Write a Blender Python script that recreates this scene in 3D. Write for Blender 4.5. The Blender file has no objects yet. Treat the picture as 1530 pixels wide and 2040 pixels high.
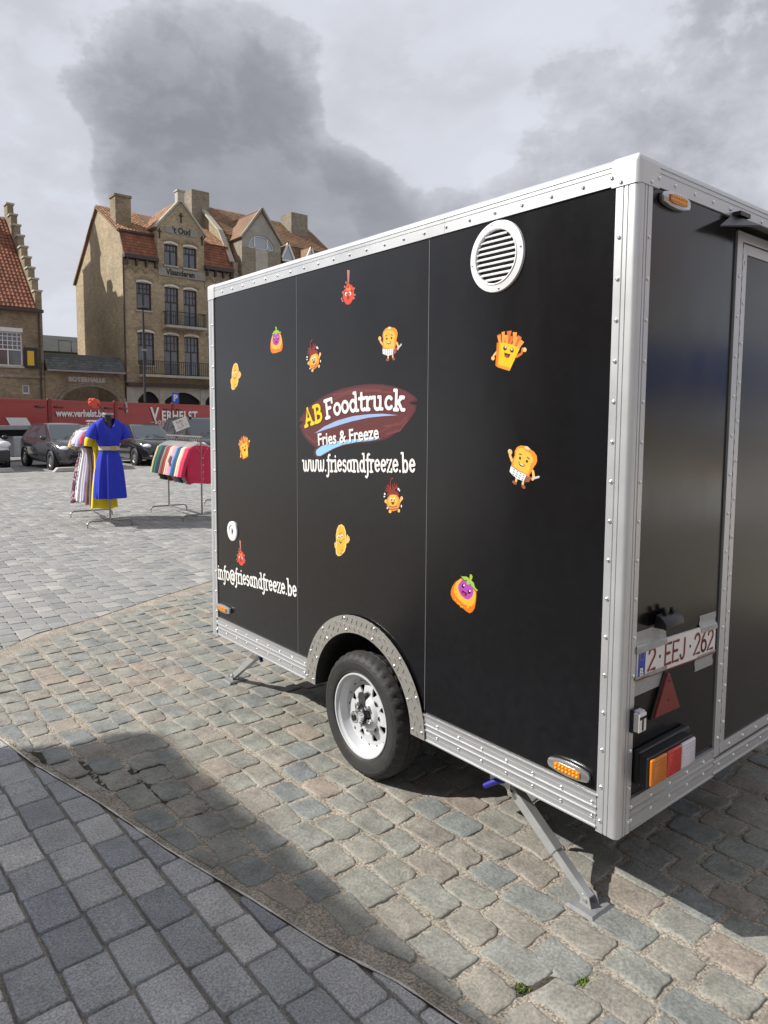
import bpy, bmesh, math, random
from mathutils import Vector, Matrix, geometry, noise
R = math.radians
sc = bpy.context.scene
COL = sc.collection
random.seed(7)

# ------------------------------------------------------------------ camera
cam_data = bpy.data.cameras.new('camera')
cam = bpy.data.objects.new('camera', cam_data)
COL.objects.link(cam)
sc.camera = cam
YAW, PITCH, ROLL = 0.8763, -0.086, 0.0061
fwd = Vector((math.cos(PITCH) * math.cos(YAW), math.cos(PITCH) * math.sin(YAW), math.sin(PITCH)))
rgt = fwd.cross(Vector((0, 0, 1))).normalized()
upv = rgt.cross(fwd)
r2 = rgt * math.cos(ROLL) + upv * math.sin(ROLL)
u2 = upv * math.cos(ROLL) - rgt * math.sin(ROLL)
CAM = Vector((-1.9333, -1.182, 1.67))
cam.matrix_world = Matrix(((r2.x, u2.x, -fwd.x, CAM.x), (r2.y, u2.y, -fwd.y, CAM.y), (r2.z, u2.z, -fwd.z, CAM.z), (0, 0, 0, 1)))
cam_data.sensor_fit = 'VERTICAL'
cam_data.sensor_height = 36.0
cam_data.sensor_width = 27.0
cam_data.lens = 1422.1 / 2040 * 36.0
cam_data.shift_x = -6.06 / 2040
cam_data.shift_y = -61.4 / 2040
cam_data.clip_start = 0.05
cam_data.clip_end = 3000

# ------------------------------------------------------------------ world: hazy sky with broken clouds
SUN_TO = Vector((-1.03, 0.74, 1.0)).normalized()
elev = math.asin(SUN_TO.z)
azim = math.atan2(SUN_TO.x, SUN_TO.y)
world = bpy.data.worlds.new('World')
sc.world = world
world.use_nodes = True
nt = world.node_tree
nt.nodes.clear()
N = nt.nodes.new
Lk = nt.links.new
out = N('ShaderNodeOutputWorld')
sky = N('ShaderNodeTexSky')
sky.sky_type = 'NISHITA'
sky.sun_disc = False
sky.sun_elevation = elev
sky.sun_rotation = azim
bg_sky = N('ShaderNodeBackground')
bg_sky.inputs['Strength'].default_value = 0.1
Lk(sky.outputs[0], bg_sky.inputs['Color'])
tc = N('ShaderNodeTexCoord')
DIRV = tc.outputs['Generated']

def wmath(op, a, b=None, c=None, clamp=False):
    n = N('ShaderNodeMath'); n.operation = op; n.use_clamp = clamp
    for i, v in enumerate((a, b, c)):
        if v is None: continue
        if isinstance(v, (int, float)): n.inputs[i].default_value = v
        else: Lk(v, n.inputs[i])
    return n.outputs[0]

def wmap(v, a, b, c=0.0, d=1.0, smooth=True):
    n = N('ShaderNodeMapRange'); n.interpolation_type = 'SMOOTHSTEP' if smooth else 'LINEAR'
    Lk(v, n.inputs['Value'])
    for k, x in zip(('From Min', 'From Max', 'To Min', 'To Max'), (a, b, c, d)): n.inputs[k].default_value = x
    return n.outputs[0]

def wnoise(scale, detail=8, rough=0.55, loc=(0, 0, 0), stretch=(1, 1, 1.6)):
    m = N('ShaderNodeMapping'); m.inputs['Location'].default_value = loc; m.inputs['Scale'].default_value = stretch
    Lk(DIRV, m.inputs[0])
    n = N('ShaderNodeTexNoise'); n.inputs['Scale'].default_value = scale; n.inputs['Detail'].default_value = detail
    n.inputs['Roughness'].default_value = rough
    n.inputs['Distortion'].default_value = 0.15
    Lk(m.outputs[0], n.inputs['Vector'])
    return n.outputs['Fac']

def blob(d, amt, r0, r1):
    """soft cloud bank round a direction of the sky"""
    v = Vector(d).normalized()
    n = N('ShaderNodeVectorMath'); n.operation = 'DOT_PRODUCT'
    Lk(DIRV, n.inputs[0]); n.inputs[1].default_value = v
    return wmap(n.outputs['Value'], math.cos(r0), math.cos(r1), 0.0, amt)

big = wnoise(2.1, 6, 0.58, (3.1, 1.7, 0.4))
mid = wnoise(5.5, 7, 0.6, (0.3, 4.2, 1.1))
fine = wnoise(14.0, 5, 0.6, (2.0, 0.2, 5.0))
puff = wnoise(7.5, 8, 0.62, (1.3, 0.9, 2.2), (1, 1, 1.35))
bank = wmath('MULTIPLY_ADD', puff, 0.42, wmath('MULTIPLY_ADD', mid, 0.26, wmath('MULTIPLY', big, 0.55)))
for d, amt, r0, r1 in (((.385, .855, .345), .09, .15, .04), ((.419, .851, .315), .20, .24, .05), ((.50, .812, .293), .17, .19, .05),
                       ((.565, .80, .20), .24, .17, .03), ((.44, .87, .23), .16, .16, .03), ((.82, .44, .37), .05, .25, .05), ((.33, .893, .30), .08, .15, .03), ((.64, .73, .235), .20, .16, .02),
                       ((.605, .705, .365), -.20, .16, .03), ((.221, .942, .254), -.22, .16, .03), ((.20, .90, .40), -.14, .20, .03),
                       ((.60, .66, .45), -.08, .26, .03), ((.81, .50, .28), .08, .20, .05)):
    bank = wmath('ADD', bank, blob(d, amt, r0, r1))
core = wmap(bank, 0.57, 0.86)                      # heavy grey bodies of the clouds
edge = wmap(bank, 0.600, 0.650)                    # their puffy outline
dens = wmath('MULTIPLY_ADD', core, 0.46, wmath('MULTIPLY', edge, 0.20))
tex = wnoise(4.6, 9, 0.60, (1.0, 8.0, 4.0), (1, 1, 1.5))
rim = wmap(tex, 0.48, 0.56, 0.0, 0.10)             # lesser puffs inside and around them
dens = wmath('ADD', dens, rim)
dens = wmath('ADD', dens, wmap(wnoise(2.6, 6, 0.58, (7.0, 3.0, 1.0), (1, 1, 1.9)), 0.36, 0.66, 0.0, 0.26))
dens = wmath('ADD', dens, wmath('MULTIPLY_ADD', tex, 0.44, -0.26))
dens = wmath('ADD', dens, wmath('MULTIPLY_ADD', fine, 0.08, -0.04))
cloud = N('ShaderNodeValToRGB')
cloud.color_ramp.interpolation = 'LINEAR'
els = cloud.color_ramp.elements
els[0].position = 0.0; els[0].color = (0.665, 0.683, 0.745, 1)
els[1].position = 1.0; els[1].color = (0.235, 0.245, 0.275, 1)
e = els.new(0.22); e.color = (0.555, 0.57, 0.625, 1)
e = els.new(0.50); e.color = (0.42, 0.433, 0.478, 1)
e = els.new(0.75); e.color = (0.315, 0.327, 0.364, 1)
Lk(dens, cloud.inputs[0])
bg_cloud = N('ShaderNodeBackground')
bg_cloud.inputs['Strength'].default_value = 1.0
Lk(cloud.outputs[0], bg_cloud.inputs['Color'])
cover = wmap(dens, 0.0, 0.3, 0.88, 1.0)
mix = N('ShaderNodeMixShader')
Lk(cover, mix.inputs[0]); Lk(bg_sky.outputs[0], mix.inputs[1]); Lk(bg_cloud.outputs[0], mix.inputs[2])
Lk(mix.outputs[0], out.inputs['Surface'])

# ------------------------------------------------------------------ sun and exposure
sun_data = bpy.data.lights.new('sun', 'SUN')
sun_data.energy = 5.0
sun_data.angle = R(0.5)
sun_data.color = (1.0, 0.965, 0.905)
sun = bpy.data.objects.new('sun', sun_data)
COL.objects.link(sun)
sun.rotation_euler = SUN_TO.to_track_quat('Z', 'Y').to_euler()
sun.location = (-20, 20, 30)
sc.view_settings.view_transform = 'Standard'
sc.view_settings.look = 'None'
sc.view_settings.exposure = 0.25
sc.view_settings.gamma = 1.0
sc.view_settings.use_curve_mapping = False
sc.cycles.max_bounces = 6
sc.cycles.use_denoising = True

# ------------------------------------------------------------------ helpers
def link(o, parent=None):
    COL.objects.link(o)
    if parent is not None: o.parent = parent
    return o

def tag(o, label=None, cat=None, group=None, kind=None):
    if label: o['label'] = label
    if cat: o['category'] = cat
    if group: o['group'] = group
    if kind: o['kind'] = kind
    return o

def empty(name, loc, label, cat, group=None, rz=0.0):
    o = bpy.data.objects.new(name, None)
    o.empty_display_size = 0.2
    o.location = loc; o.rotation_euler = (0, 0, rz)
    link(o)
    return tag(o, label, cat, group)

class MB:
    """collects faces and links them as one mesh object"""
    def __init__(self):
        self.v = []; self.f = []; self.mi = []
    def add(self, vs, fs, mi=0):
        b = len(self.v)
        self.v += [tuple(p) for p in vs]
        for f in fs:
            self.f.append(tuple(b + i for i in f)); self.mi.append(mi)
        return self
    def quad(self, a, b, c, d, mi=0):
        return self.add((a, b, c, d), ((0, 1, 2, 3),), mi)
    def box(self, x0, x1, y0, y1, z0, z1, mi=0):
        return self.add([(x0, y0, z0), (x1, y0, z0), (x1, y1, z0), (x0, y1, z0), (x0, y0, z1), (x1, y0, z1), (x1, y1, z1), (x0, y1, z1)],
                        [(0, 3, 2, 1), (4, 5, 6, 7), (0, 1, 5, 4), (1, 2, 6, 5), (2, 3, 7, 6), (3, 0, 4, 7)], mi)
    def prism(self, poly, axis, a, b, mi=0):
        n = len(poly)
        def P(p, h):
            return (h, p[0], p[1]) if axis == 'x' else (p[0], h, p[1]) if axis == 'y' else (p[0], p[1], h)
        vs = [P(p, a) for p in poly] + [P(p, b) for p in poly]
        fs = [tuple(range(n))[::-1], tuple(range(n, 2 * n))] + [(i, (i + 1) % n, n + (i + 1) % n, n + i) for i in range(n)]
        return self.add(vs, fs, mi)
    def beam(self, p, q, w, h, mi=0, up=(0, 0, 1)):
        """square bar from p to q"""
        p = Vector(p); q = Vector(q); d = (q - p).normalized()
        s = d.cross(Vector(up))
        if s.length < 1e-4: s = d.cross(Vector((1, 0, 0)))
        s.normalize(); t = s.cross(d)
        vs = []
        for c in (p, q):
            for a, b in ((-1, -1), (1, -1), (1, 1), (-1, 1)):
                vs.append(c + s * (a * w / 2) + t * (b * h / 2))
        return self.add(vs, [(0, 1, 2, 3), (4, 7, 6, 5), (0, 4, 5, 1), (1, 5, 6, 2), (2, 6, 7, 3), (3, 7, 4, 0)], mi)
    def tube(self, pts, r, n=8, mi=0):
        pts = [Vector(p) for p in pts]
        rs = r if isinstance(r, (list, tuple)) else [r] * len(pts)
        rings = []
        ref = Vector((0, 0, 1))
        for i, p in enumerate(pts):
            d = (pts[min(i + 1, len(pts) - 1)] - pts[max(i - 1, 0)]).normalized()
            a = d.cross(ref)
            if a.length < 0.05: a = d.cross(Vector((1, 0, 0)))
            a.normalize(); b = a.cross(d)
            rings.append([p + (a * math.cos(2 * math.pi * k / n) + b * math.sin(2 * math.pi * k / n)) * rs[i] for k in range(n)])
        vs = [q for rg in rings for q in rg]
        fs = []
        for i in range(len(pts) - 1):
            for k in range(n):
                fs.append((i * n + k, i * n + (k + 1) % n, (i + 1) * n + (k + 1) % n, (i + 1) * n + k))
        fs.append(tuple(range(n))); fs.append(tuple(range((len(pts) - 1) * n, len(pts) * n))[::-1])
        return self.add(vs, fs, mi)
    def lathe(self, prof, axis, c, n=24, mi=0, cap=False):
        """profile of (radius, height along axis)"""
        vs = []
        for r, h in prof:
            for k in range(n):
                a = 2 * math.pi * k / n
                u, w = r * math.cos(a), r * math.sin(a)
                vs.append((c[0] + h, c[1] + u, c[2] + w) if axis == 'x' else (c[0] + u, c[1] + h, c[2] + w) if axis == 'y' else (c[0] + u, c[1] + w, c[2] + h))
        fs = []
        for i in range(len(prof) - 1):
            for k in range(n):
                fs.append((i * n + k, i * n + (k + 1) % n, (i + 1) * n + (k + 1) % n, (i + 1) * n + k))
        if cap:
            fs.append(tuple(range(n))); fs.append(tuple(range((len(prof) - 1) * n, len(prof) * n)))
        return self.add(vs, fs, mi)
    def ball(self, c, r, n=12, m=7, mi=0):
        prof = []
        vs = []
        for i in range(m + 1):
            t = math.pi * i / m
            for k in range(n):
                a = 2 * math.pi * k / n
                vs.append((c[0] + r[0] * math.sin(t) * math.cos(a), c[1] + r[1] * math.sin(t) * math.sin(a), c[2] + r[2] * math.cos(t)))
        fs = [(i * n + k, (i + 1) * n + k, (i + 1) * n + (k + 1) % n, i * n + (k + 1) % n) for i in range(m) for k in range(n)]
        return self.add(vs, fs, mi)
    def mesh(self, name, mats, smooth=False, bevel=0.0, seg=2, recalc=True, weld=True):
        me = bpy.data.meshes.new(name)
        me.from_pydata([tuple(map(float, p)) for p in self.v], [], self.f)
        for m in (mats if isinstance(mats, (list, tuple)) else [mats]): me.materials.append(m)
        for p, i in zip(me.polygons, self.mi): p.material_index = i
        bm = bmesh.new(); bm.from_mesh(me)
        if weld: bmesh.ops.remove_doubles(bm, verts=bm.verts, dist=1e-5)
        if recalc: bmesh.ops.recalc_face_normals(bm, faces=bm.faces)
        if bevel > 0:
            es = [e for e in bm.edges if len(e.link_faces) == 2 and e.calc_face_angle(0) > R(28)]
            bmesh.ops.bevel(bm, geom=es, offset=bevel, segments=seg, affect='EDGES', clamp_overlap=True, profile=0.5)
        if smooth:
            for f in bm.faces: f.smooth = True
            for e in bm.edges:
                if len(e.link_faces) == 2 and e.calc_face_angle(0) > R(40 if smooth is True else smooth): e.smooth = False
        bm.to_mesh(me); bm.free()
        return me
    def build(self, name, mats, parent=None, loc=None, **kw):
        o = bpy.data.objects.new(name, self.mesh(name, mats, **kw))
        if loc is not None: o.location = loc
        return link(o, parent)

def put(name, me, parent=None, loc=(0, 0, 0), rot=(0, 0, 0), scale=None):
    o = bpy.data.objects.new(name, me)
    o.location = loc; o.rotation_euler = rot
    if scale: o.scale = scale
    return link(o, parent)

# ------------------------------------------------------------------ materials
MATS = {}
def mat(name, col=(.5, .5, .5), rough=.6, metal=0.0, var=0.0, vscale=4.0, bump=0.0, bscale=60.0, spec=0.5, coat=0.0, trans=0.0, alpha=None, island=0.0, rvar=0.0):
    """principled material with optional mottling (var), fine relief (bump) and per-piece tone (island)"""
    if name in MATS: return MATS[name]
    m = bpy.data.materials.new(name); m.use_nodes = True
    nt = m.node_tree; b = nt.nodes['Principled BSDF']
    b.inputs['Base Color'].default_value = (*col, 1)
    b.inputs['Roughness'].default_value = rough
    b.inputs['Metallic'].default_value = metal
    b.inputs['Specular IOR Level'].default_value = spec
    b.inputs['Coat Weight'].default_value = coat
    b.inputs['Transmission Weight'].default_value = trans
    tcn = nt.nodes.new('ShaderNodeTexCoord')
    csock = None
    if var or island:
        hsv = nt.nodes.new('ShaderNodeHueSaturation')
        hsv.inputs['Color'].default_value = (*col, 1)
        val = None
        if var:
            nz = nt.nodes.new('ShaderNodeTexNoise'); nz.inputs['Scale'].default_value = vscale; nz.inputs['Detail'].default_value = 6
            nz.inputs['Roughness'].default_value = .65
            nt.links.new(tcn.outputs['Object'], nz.inputs['Vector'])
            mr = nt.nodes.new('ShaderNodeMapRange')
            for k, x in zip(('From Min', 'From Max', 'To Min', 'To Max'), (.25, .75, 1 - var, 1 + var)): mr.inputs[k].default_value = x
            nt.links.new(nz.outputs['Fac'], mr.inputs['Value']); val = mr.outputs[0]
        if island:
            g = nt.nodes.new('ShaderNodeNewGeometry'); oi = nt.nodes.new('ShaderNodeObjectInfo')
            ad = nt.nodes.new('ShaderNodeMath'); ad.operation = 'ADD'
            nt.links.new(g.outputs['Random Per Island'], ad.inputs[0]); nt.links.new(oi.outputs['Random'], ad.inputs[1])
            fr = nt.nodes.new('ShaderNodeMath'); fr.operation = 'FRACT'; nt.links.new(ad.outputs[0], fr.inputs[0])
            mr2 = nt.nodes.new('ShaderNodeMapRange')
            for k, x in zip(('To Min', 'To Max'), (1 - island, 1 + island)): mr2.inputs[k].default_value = x
            nt.links.new(fr.outputs[0], mr2.inputs['Value'])
            if val is None: val = mr2.outputs[0]
            else:
                mu = nt.nodes.new('ShaderNodeMath'); mu.operation = 'MULTIPLY'
                nt.links.new(val, mu.inputs[0]); nt.links.new(mr2.outputs[0], mu.inputs[1]); val = mu.outputs[0]
        nt.links.new(val, hsv.inputs['Value'])
        nt.links.new(hsv.outputs[0], b.inputs['Base Color'])
    if rvar:
        nr = nt.nodes.new('ShaderNodeTexNoise'); nr.inputs['Scale'].default_value = 3.0; nr.inputs['Detail'].default_value = 4
        nt.links.new(tcn.outputs['Object'], nr.inputs['Vector'])
        mr = nt.nodes.new('ShaderNodeMapRange')
        for k, x in zip(('From Min', 'From Max', 'To Min', 'To Max'), (.3, .7, max(0.02, rough - rvar), rough + rvar)): mr.inputs[k].default_value = x
        nt.links.new(nr.outputs['Fac'], mr.inputs['Value']); nt.links.new(mr.outputs[0], b.inputs['Roughness'])
    if bump:
        nb = nt.nodes.new('ShaderNodeTexNoise'); nb.inputs['Scale'].default_value = bscale; nb.inputs['Detail'].default_value = 5
        nt.links.new(tcn.outputs['Object'], nb.inputs['Vector'])
        bp = nt.nodes.new('ShaderNodeBump'); bp.inputs['Strength'].default_value = bump; bp.inputs['Distance'].default_value = .01
        nt.links.new(nb.outputs['Fac'], bp.inputs['Height']); nt.links.new(bp.outputs[0], b.inputs['Normal'])
    MATS[name] = m
    return m

def stone_mat(name, stops, rough=.8, speck=.25, speck_scale=260.0, mottle=.16, bump=.35, bscale=120.0, warm=0.0):
    """paving stone: each piece picks its own tone, grain and stains laid over it in world space"""
    m = bpy.data.materials.new(name); m.use_nodes = True
    nt = m.node_tree; b = nt.nodes['Principled BSDF']; nn = nt.nodes.new; ln = nt.links.new
    b.inputs['Roughness'].default_value = rough
    g = nn('ShaderNodeNewGeometry'); oi = nn('ShaderNodeObjectInfo')
    ad = nn('ShaderNodeMath'); ad.operation = 'ADD'; ln(g.outputs['Random Per Island'], ad.inputs[0]); ln(oi.outputs['Random'], ad.inputs[1])
    fr = nn('ShaderNodeMath'); fr.operation = 'FRACT'; ln(ad.outputs[0], fr.inputs[0])
    rp = nn('ShaderNodeValToRGB'); el = rp.color_ramp.elements
    el[0].position = 0; el[0].color = (*stops[0], 1); el[1].position = 1; el[1].color = (*stops[-1], 1)
    for i, c in enumerate(stops[1:-1]):
        e = el.new((i + 1) / (len(stops) - 1)); e.color = (*c, 1)
    ln(fr.outputs[0], rp.inputs[0])
    def nz(scale, detail, rough_):
        n = nn('ShaderNodeTexNoise'); n.inputs['Scale'].default_value = scale; n.inputs['Detail'].default_value = detail; n.inputs['Roughness'].default_value = rough_
        ln(g.outputs['Position'], n.inputs['Vector']); return n.outputs['Fac']
    def mp(v, a, b2, c, d):
        n = nn('ShaderNodeMapRange')
        for k, x in zip(('From Min', 'From Max', 'To Min', 'To Max'), (a, b2, c, d)): n.inputs[k].default_value = x
        ln(v, n.inputs['Value']); return n.outputs[0]
    s1 = mp(nz(speck_scale, 2, .5), .3, .7, 1 - speck, 1 + speck)
    s2 = mp(nz(7.0, 7, .65), .3, .7, 1 - mottle, 1 + mottle)
    mu = nn('ShaderNodeMath'); mu.operation = 'MULTIPLY'; ln(s1, mu.inputs[0]); ln(s2, mu.inputs[1])
    hs = nn('ShaderNodeHueSaturation'); ln(rp.outputs[0], hs.inputs['Color']); ln(mu.outputs[0], hs.inputs['Value'])
    ln(hs.outputs[0], b.inputs['Base Color'])
    bp = nn('ShaderNodeBump'); bp.inputs['Strength'].default_value = bump; bp.inputs['Distance'].default_value = .012
    ln(nz(bscale, 9, .68), bp.inputs['Height']); ln(bp.outputs[0], b.inputs['Normal'])
    MATS[name] = m
    return m

def brick_mat(name, c1, c2, mortar, bw=.22, rh=.068, ms=.012, stain=.25):
    m = bpy.data.materials.new(name); m.use_nodes = True
    nt = m.node_tree; b = nt.nodes['Principled BSDF']; nn = nt.nodes.new; ln = nt.links.new
    b.inputs['Roughness'].default_value = .88
    g = nn('ShaderNodeNewGeometry'); sp = nn('ShaderNodeSeparateXYZ'); ln(g.outputs['Position'], sp.inputs[0])
    ad = nn('ShaderNodeMath'); ln(sp.outputs[0], ad.inputs[0]); ln(sp.outputs[1], ad.inputs[1])
    cb = nn('ShaderNodeCombineXYZ'); ln(ad.outputs[0], cb.inputs[0]); ln(sp.outputs[2], cb.inputs[1])
    bt = nn('ShaderNodeTexBrick')
    bt.inputs['Color1'].default_value = (*c1, 1); bt.inputs['Color2'].default_value = (*c2, 1); bt.inputs['Mortar'].default_value = (*mortar, 1)
    bt.inputs['Scale'].default_value = 1; bt.inputs['Mortar Size'].default_value = ms; bt.inputs['Brick Width'].default_value = bw; bt.inputs['Row Height'].default_value = rh
    bt.inputs['Bias'].default_value = -.1
    ln(cb.outputs[0], bt.inputs['Vector'])
    def nz(scale, a, d, src):
        n = nn('ShaderNodeTexNoise'); n.inputs['Scale'].default_value = scale; n.inputs['Detail'].default_value = 7; n.inputs['Roughness'].default_value = .7
        ln(src, n.inputs['Vector'])
        r = nn('ShaderNodeMapRange')
        for k, x in zip(('From Min', 'From Max', 'To Min', 'To Max'), (.3, .7, a, d)): r.inputs[k].default_value = x
        ln(n.outputs['Fac'], r.inputs['Value']); return r.outputs[0]
    s = nn('ShaderNodeMath'); s.operation = 'MULTIPLY'
    ln(nz(.45, 1 - stain, 1 + stain * .7, g.outputs['Position']), s.inputs[0]); ln(nz(5.0, .72, 1.25, g.outputs['Position']), s.inputs[1])
    hs = nn('ShaderNodeHueSaturation'); ln(bt.outputs['Color'], hs.inputs['Color']); ln(s.outputs[0], hs.inputs['Value'])
    ln(hs.outputs[0], b.inputs['Base Color'])
    bp = nn('ShaderNodeBump'); bp.inputs['Strength'].default_value = .5; bp.inputs['Distance'].default_value = .02
    iv = nn('ShaderNodeMath'); iv.operation = 'SUBTRACT'; iv.inputs[0].default_value = 1.0; ln(bt.outputs['Fac'], iv.inputs[1])
    ln(iv.outputs[0], bp.inputs['Height']); ln(bp.outputs[0], b.inputs['Normal'])
    MATS[name] = m
    return m

# lettering: built-in face for the plain signs
def text_obj(name, body, size, m, parent=None, matrix=None, bold=0.0, sx=1.0, depth=0.001, align='LEFT', shear=0.0, spacing=1.0):
    cu = bpy.data.curves.new(name, 'FONT'); cu.body = body; cu.size = size; cu.offset = bold; cu.extrude = depth
    cu.align_x = align; cu.shear = shear; cu.resolution_u = 3; cu.space_character = spacing
    tmp = bpy.data.objects.new('tmp_' + name, cu); COL.objects.link(tmp)
    bpy.context.view_layer.update()
    dg = bpy.context.evaluated_depsgraph_get()
    me = bpy.data.meshes.new_from_object(tmp.evaluated_get(dg))
    bpy.data.objects.remove(tmp); bpy.data.curves.remove(cu)
    me.name = name; me.materials.clear(); me.materials.append(m)
    if sx != 1.0:
        for v in me.vertices: v.co.x *= sx
    o = bpy.data.objects.new(name, me)
    link(o, parent)
    if matrix is not None: o.matrix_local = matrix
    return o

def frame_mat(origin, right, up):
    r = Vector(right).normalized(); u = Vector(up).normalized(); n = r.cross(u)
    return Matrix(((r.x, u.x, n.x, origin[0]), (r.y, u.y, n.y, origin[1]), (r.z, u.z, n.z, origin[2]), (0, 0, 0, 1)))

# lettering: slab-footed brush face drawn as strokes (x height 1)
def arc(cx, cy, rx, ry, a0, a1, n=9):
    return [(cx + rx * math.cos(R(a0 + (a1 - a0) * i / n)), cy + ry * math.sin(R(a0 + (a1 - a0) * i / n))) for i in range(n + 1)]
GL = {
 'o': (.80, [arc(.4, .5, .28, .42, 0, 360, 14)]),
 'f': (.50, [[(-.02, -.36), (.1, -.42), (.22, -.3), (.27, 0), (.28, 1.1)] + arc(.44, 1.18, .16, .22, 180, 60, 5), [(.08, .93), (.52, .93)]]),
 'r': (.60, [[(.2, .03), (.2, .93), (.05, .93)], [(.06, .03), (.36, .03)], [(.2, .6), (.3, .82), (.45, .93), (.56, .86)]]),
 'i': (.40, [[(.2, .03), (.2, .93), (.06, .93)], [(.05, .03), (.36, .03)], [(.2, 1.24), (.2, 1.27)]]),
 'e': (.76, [[(.13, .5), (.64, .54)] + arc(.39, .5, .26, .42, 8, 318, 12)]),
 's': (.62, [arc(.32, .71, .19, .21, 30, 230, 7) + arc(.31, .27, .21, .24, 70, -150, 7)]),
 'a': (.82, [arc(.36, .47, .24, .42, 0, 360, 12), [(.62, .92), (.62, .12), (.76, .05)]]),
 'n': (.90, [[(.2, .03), (.2, .93), (.05, .93)], [(.06, .03), (.34, .03)], [(.2, .62)] + arc(.44, .62, .24, .3, 180, 0, 7) + [(.68, .03), (.8, .03)]]),
 'd': (.84, [arc(.36, .46, .25, .42, 0, 360, 12), [(.48, 1.42), (.63, 1.42), (.63, .03), (.78, .03)]]),
 'z': (.68, [[(.08, .74), (.08, .92), (.58, .92), (.1, .04), (.6, .04), (.6, .22)]]),
 'b': (.84, [[(.04, 1.42), (.2, 1.42), (.2, .03)], arc(.45, .46, .25, .42, 0, 360, 12)]),
 'w': (1.16, [[(.02, .93), (.2, .93), (.2, .4)] + arc(.38, .3, .18, .26, 180, 330, 5) + [(.58, .9)], [(.58, .9), (.6, .3)] + arc(.78, .3, .18, .26, 180, 340, 5) + [(1.02, .7), (1.04, .95)]]),
 '.': (.32, [[(.14, .07), (.14, .1)]]),
 '@': (1.2, [arc(.6, .48, .2, .28, 0, 360, 10), [(.8, .75), (.82, .25)] + arc(.92, .3, .11, .16, 200, 330, 4) + arc(.6, .46, .5, .66, -10, 300, 16)]),
 't': (.60, [[(.28, 1.3), (.26, .25)] + arc(.42, .25, .16, .22, 180, 320, 5), [(.06, .92), (.54, .92)]]),
 'u': (.92, [[(.06, .93), (.2, .93), (.2, .32)] + arc(.42, .32, .22, .3, 180, 340, 6), [(.5, .93), (.66, .93), (.66, .04), (.82, .04)]]),
 'c': (.72, [arc(.4, .5, .27, .42, 45, 318, 11)]),
 'k': (.92, [[(.04, 1.42), (.2, 1.42), (.2, .03)], [(.06, .03), (.34, .03)], [(.62, .92), (.24, .46)], [(.38, .58), (.64, .04), (.82, .04)], [(.5, .92), (.76, .92)]]),
 'F': (.88, [[(.24, .03), (.24, 1.38)], [(.08, .03), (.42, .03)], [(.08, 1.38), (.78, 1.38), (.78, 1.12)], [(.24, .74), (.6, .74)]]),
 'A': (1.0, [[(.16, .03), (.5, 1.4), (.84, .03)], [(.28, .48), (.72, .48)], [(.04, .03), (.3, .03)], [(.7, .03), (.98, .03)]]),
 'B': (.94, [[(.22, .03), (.22, 1.36)], [(.08, .03), (.42, .03)] + arc(.45, .38, .3, .35, -90, 90, 7) + [(.24, .74)], [(.08, 1.36), (.42, 1.36)] + arc(.42, 1.05, .27, .31, 90, -90, 7)]),
}

def ribbon(pts, w, P, lay, faces):
    """flat stroke with round ends through 2-D points"""
    n = len(pts)
    L, Rr = [], []
    for i in range(n):
        a = pts[max(i - 1, 0)]; b = pts[min(i + 1, n - 1)]
        dx, dy = b[0] - a[0], b[1] - a[1]
        l = math.hypot(dx, dy) or 1e-6
        L.append((pts[i][0] - dy / l * w / 2, pts[i][1] + dx / l * w / 2)); Rr.append((pts[i][0] + dy / l * w / 2, pts[i][1] - dx / l * w / 2))
    for i in range(n - 1):
        faces.append([L[i], Rr[i], Rr[i + 1], L[i + 1]])
    for c in pts:
        faces.append([(c[0] + w / 2 * math.cos(t * math.pi / 4), c[1] + w / 2 * math.sin(t * math.pi / 4)) for t in range(8)])

def slab_text(body, x0, y0, x1, y1, xh, stroke, squeeze=None):
    """faces (2-D polygons) of a line of text from (x0,y0) to (x1,y1), x height xh"""
    adv = sum(GL[c][0] for c in body)
    ln = math.hypot(x1 - x0, y1 - y0); ca, sa = (x1 - x0) / ln, (y1 - y0) / ln
    sxx = ln / adv
    faces = []; pen = 0.0
    for c in body:
        a, strokes = GL[c]
        for st in strokes:
            pts = []
            for (px, py) in st:
                u = (pen + px) * sxx; v = py * xh
                pts.append((x0 + u * ca - v * sa, y0 + u * sa + v * ca))
            ribbon(pts, stroke, None, None, faces)
        pen += a
    return faces

# ------------------------------------------------------------------ ground
M_cobble = stone_mat('cobble_stone', [(.22, .222, .198), (.262, .242, .205), (.195, .208, .20), (.238, .234, .205), (.275, .232, .192), (.225, .23, .206), (.25, .242, .208), (.18, .194, .19), (.242, .24, .21)],
                     rough=.72, speck=.24, speck_scale=110, mottle=.34, bump=.6, bscale=26)
M_slate = stone_mat('granite_paver', [(.235, .243, .26), (.35, .35, .345), (.215, .224, .243), (.42, .415, .40), (.26, .268, .285), (.47, .46, .44), (.24, .25, .27), (.31, .313, .318)],
                    rough=.75, speck=.38, speck_scale=140, mottle=.20, bump=.45, bscale=80)
M_square = stone_mat('square_paver', [(.225, .225, .22), (.275, .27, .26), (.25, .25, .245), (.30, .29, .275), (.20, .205, .205), (.25, .25, .24), (.375, .36, .335)],
                     rough=.78, speck=.2, speck_scale=90, mottle=.16, bump=.3, bscale=60)
M_sand = stone_mat('sand_joint', [(.33, .29, .235), (.34, .30, .245)], rough=.95, speck=.55, speck_scale=130, mottle=.30, bump=.9, bscale=90)
M_joint = stone_mat('grey_joint', [(.31, .28, .235), (.32, .29, .24)], rough=.95, speck=.4, speck_scale=260, mottle=.3, bump=.8, bscale=200)
M_cement = stone_mat('cement_band', [(.29, .255, .205), (.295, .26, .21)], rough=.92, speck=.3, speck_scale=200, mottle=.35, bump=.9, bscale=60)
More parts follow.
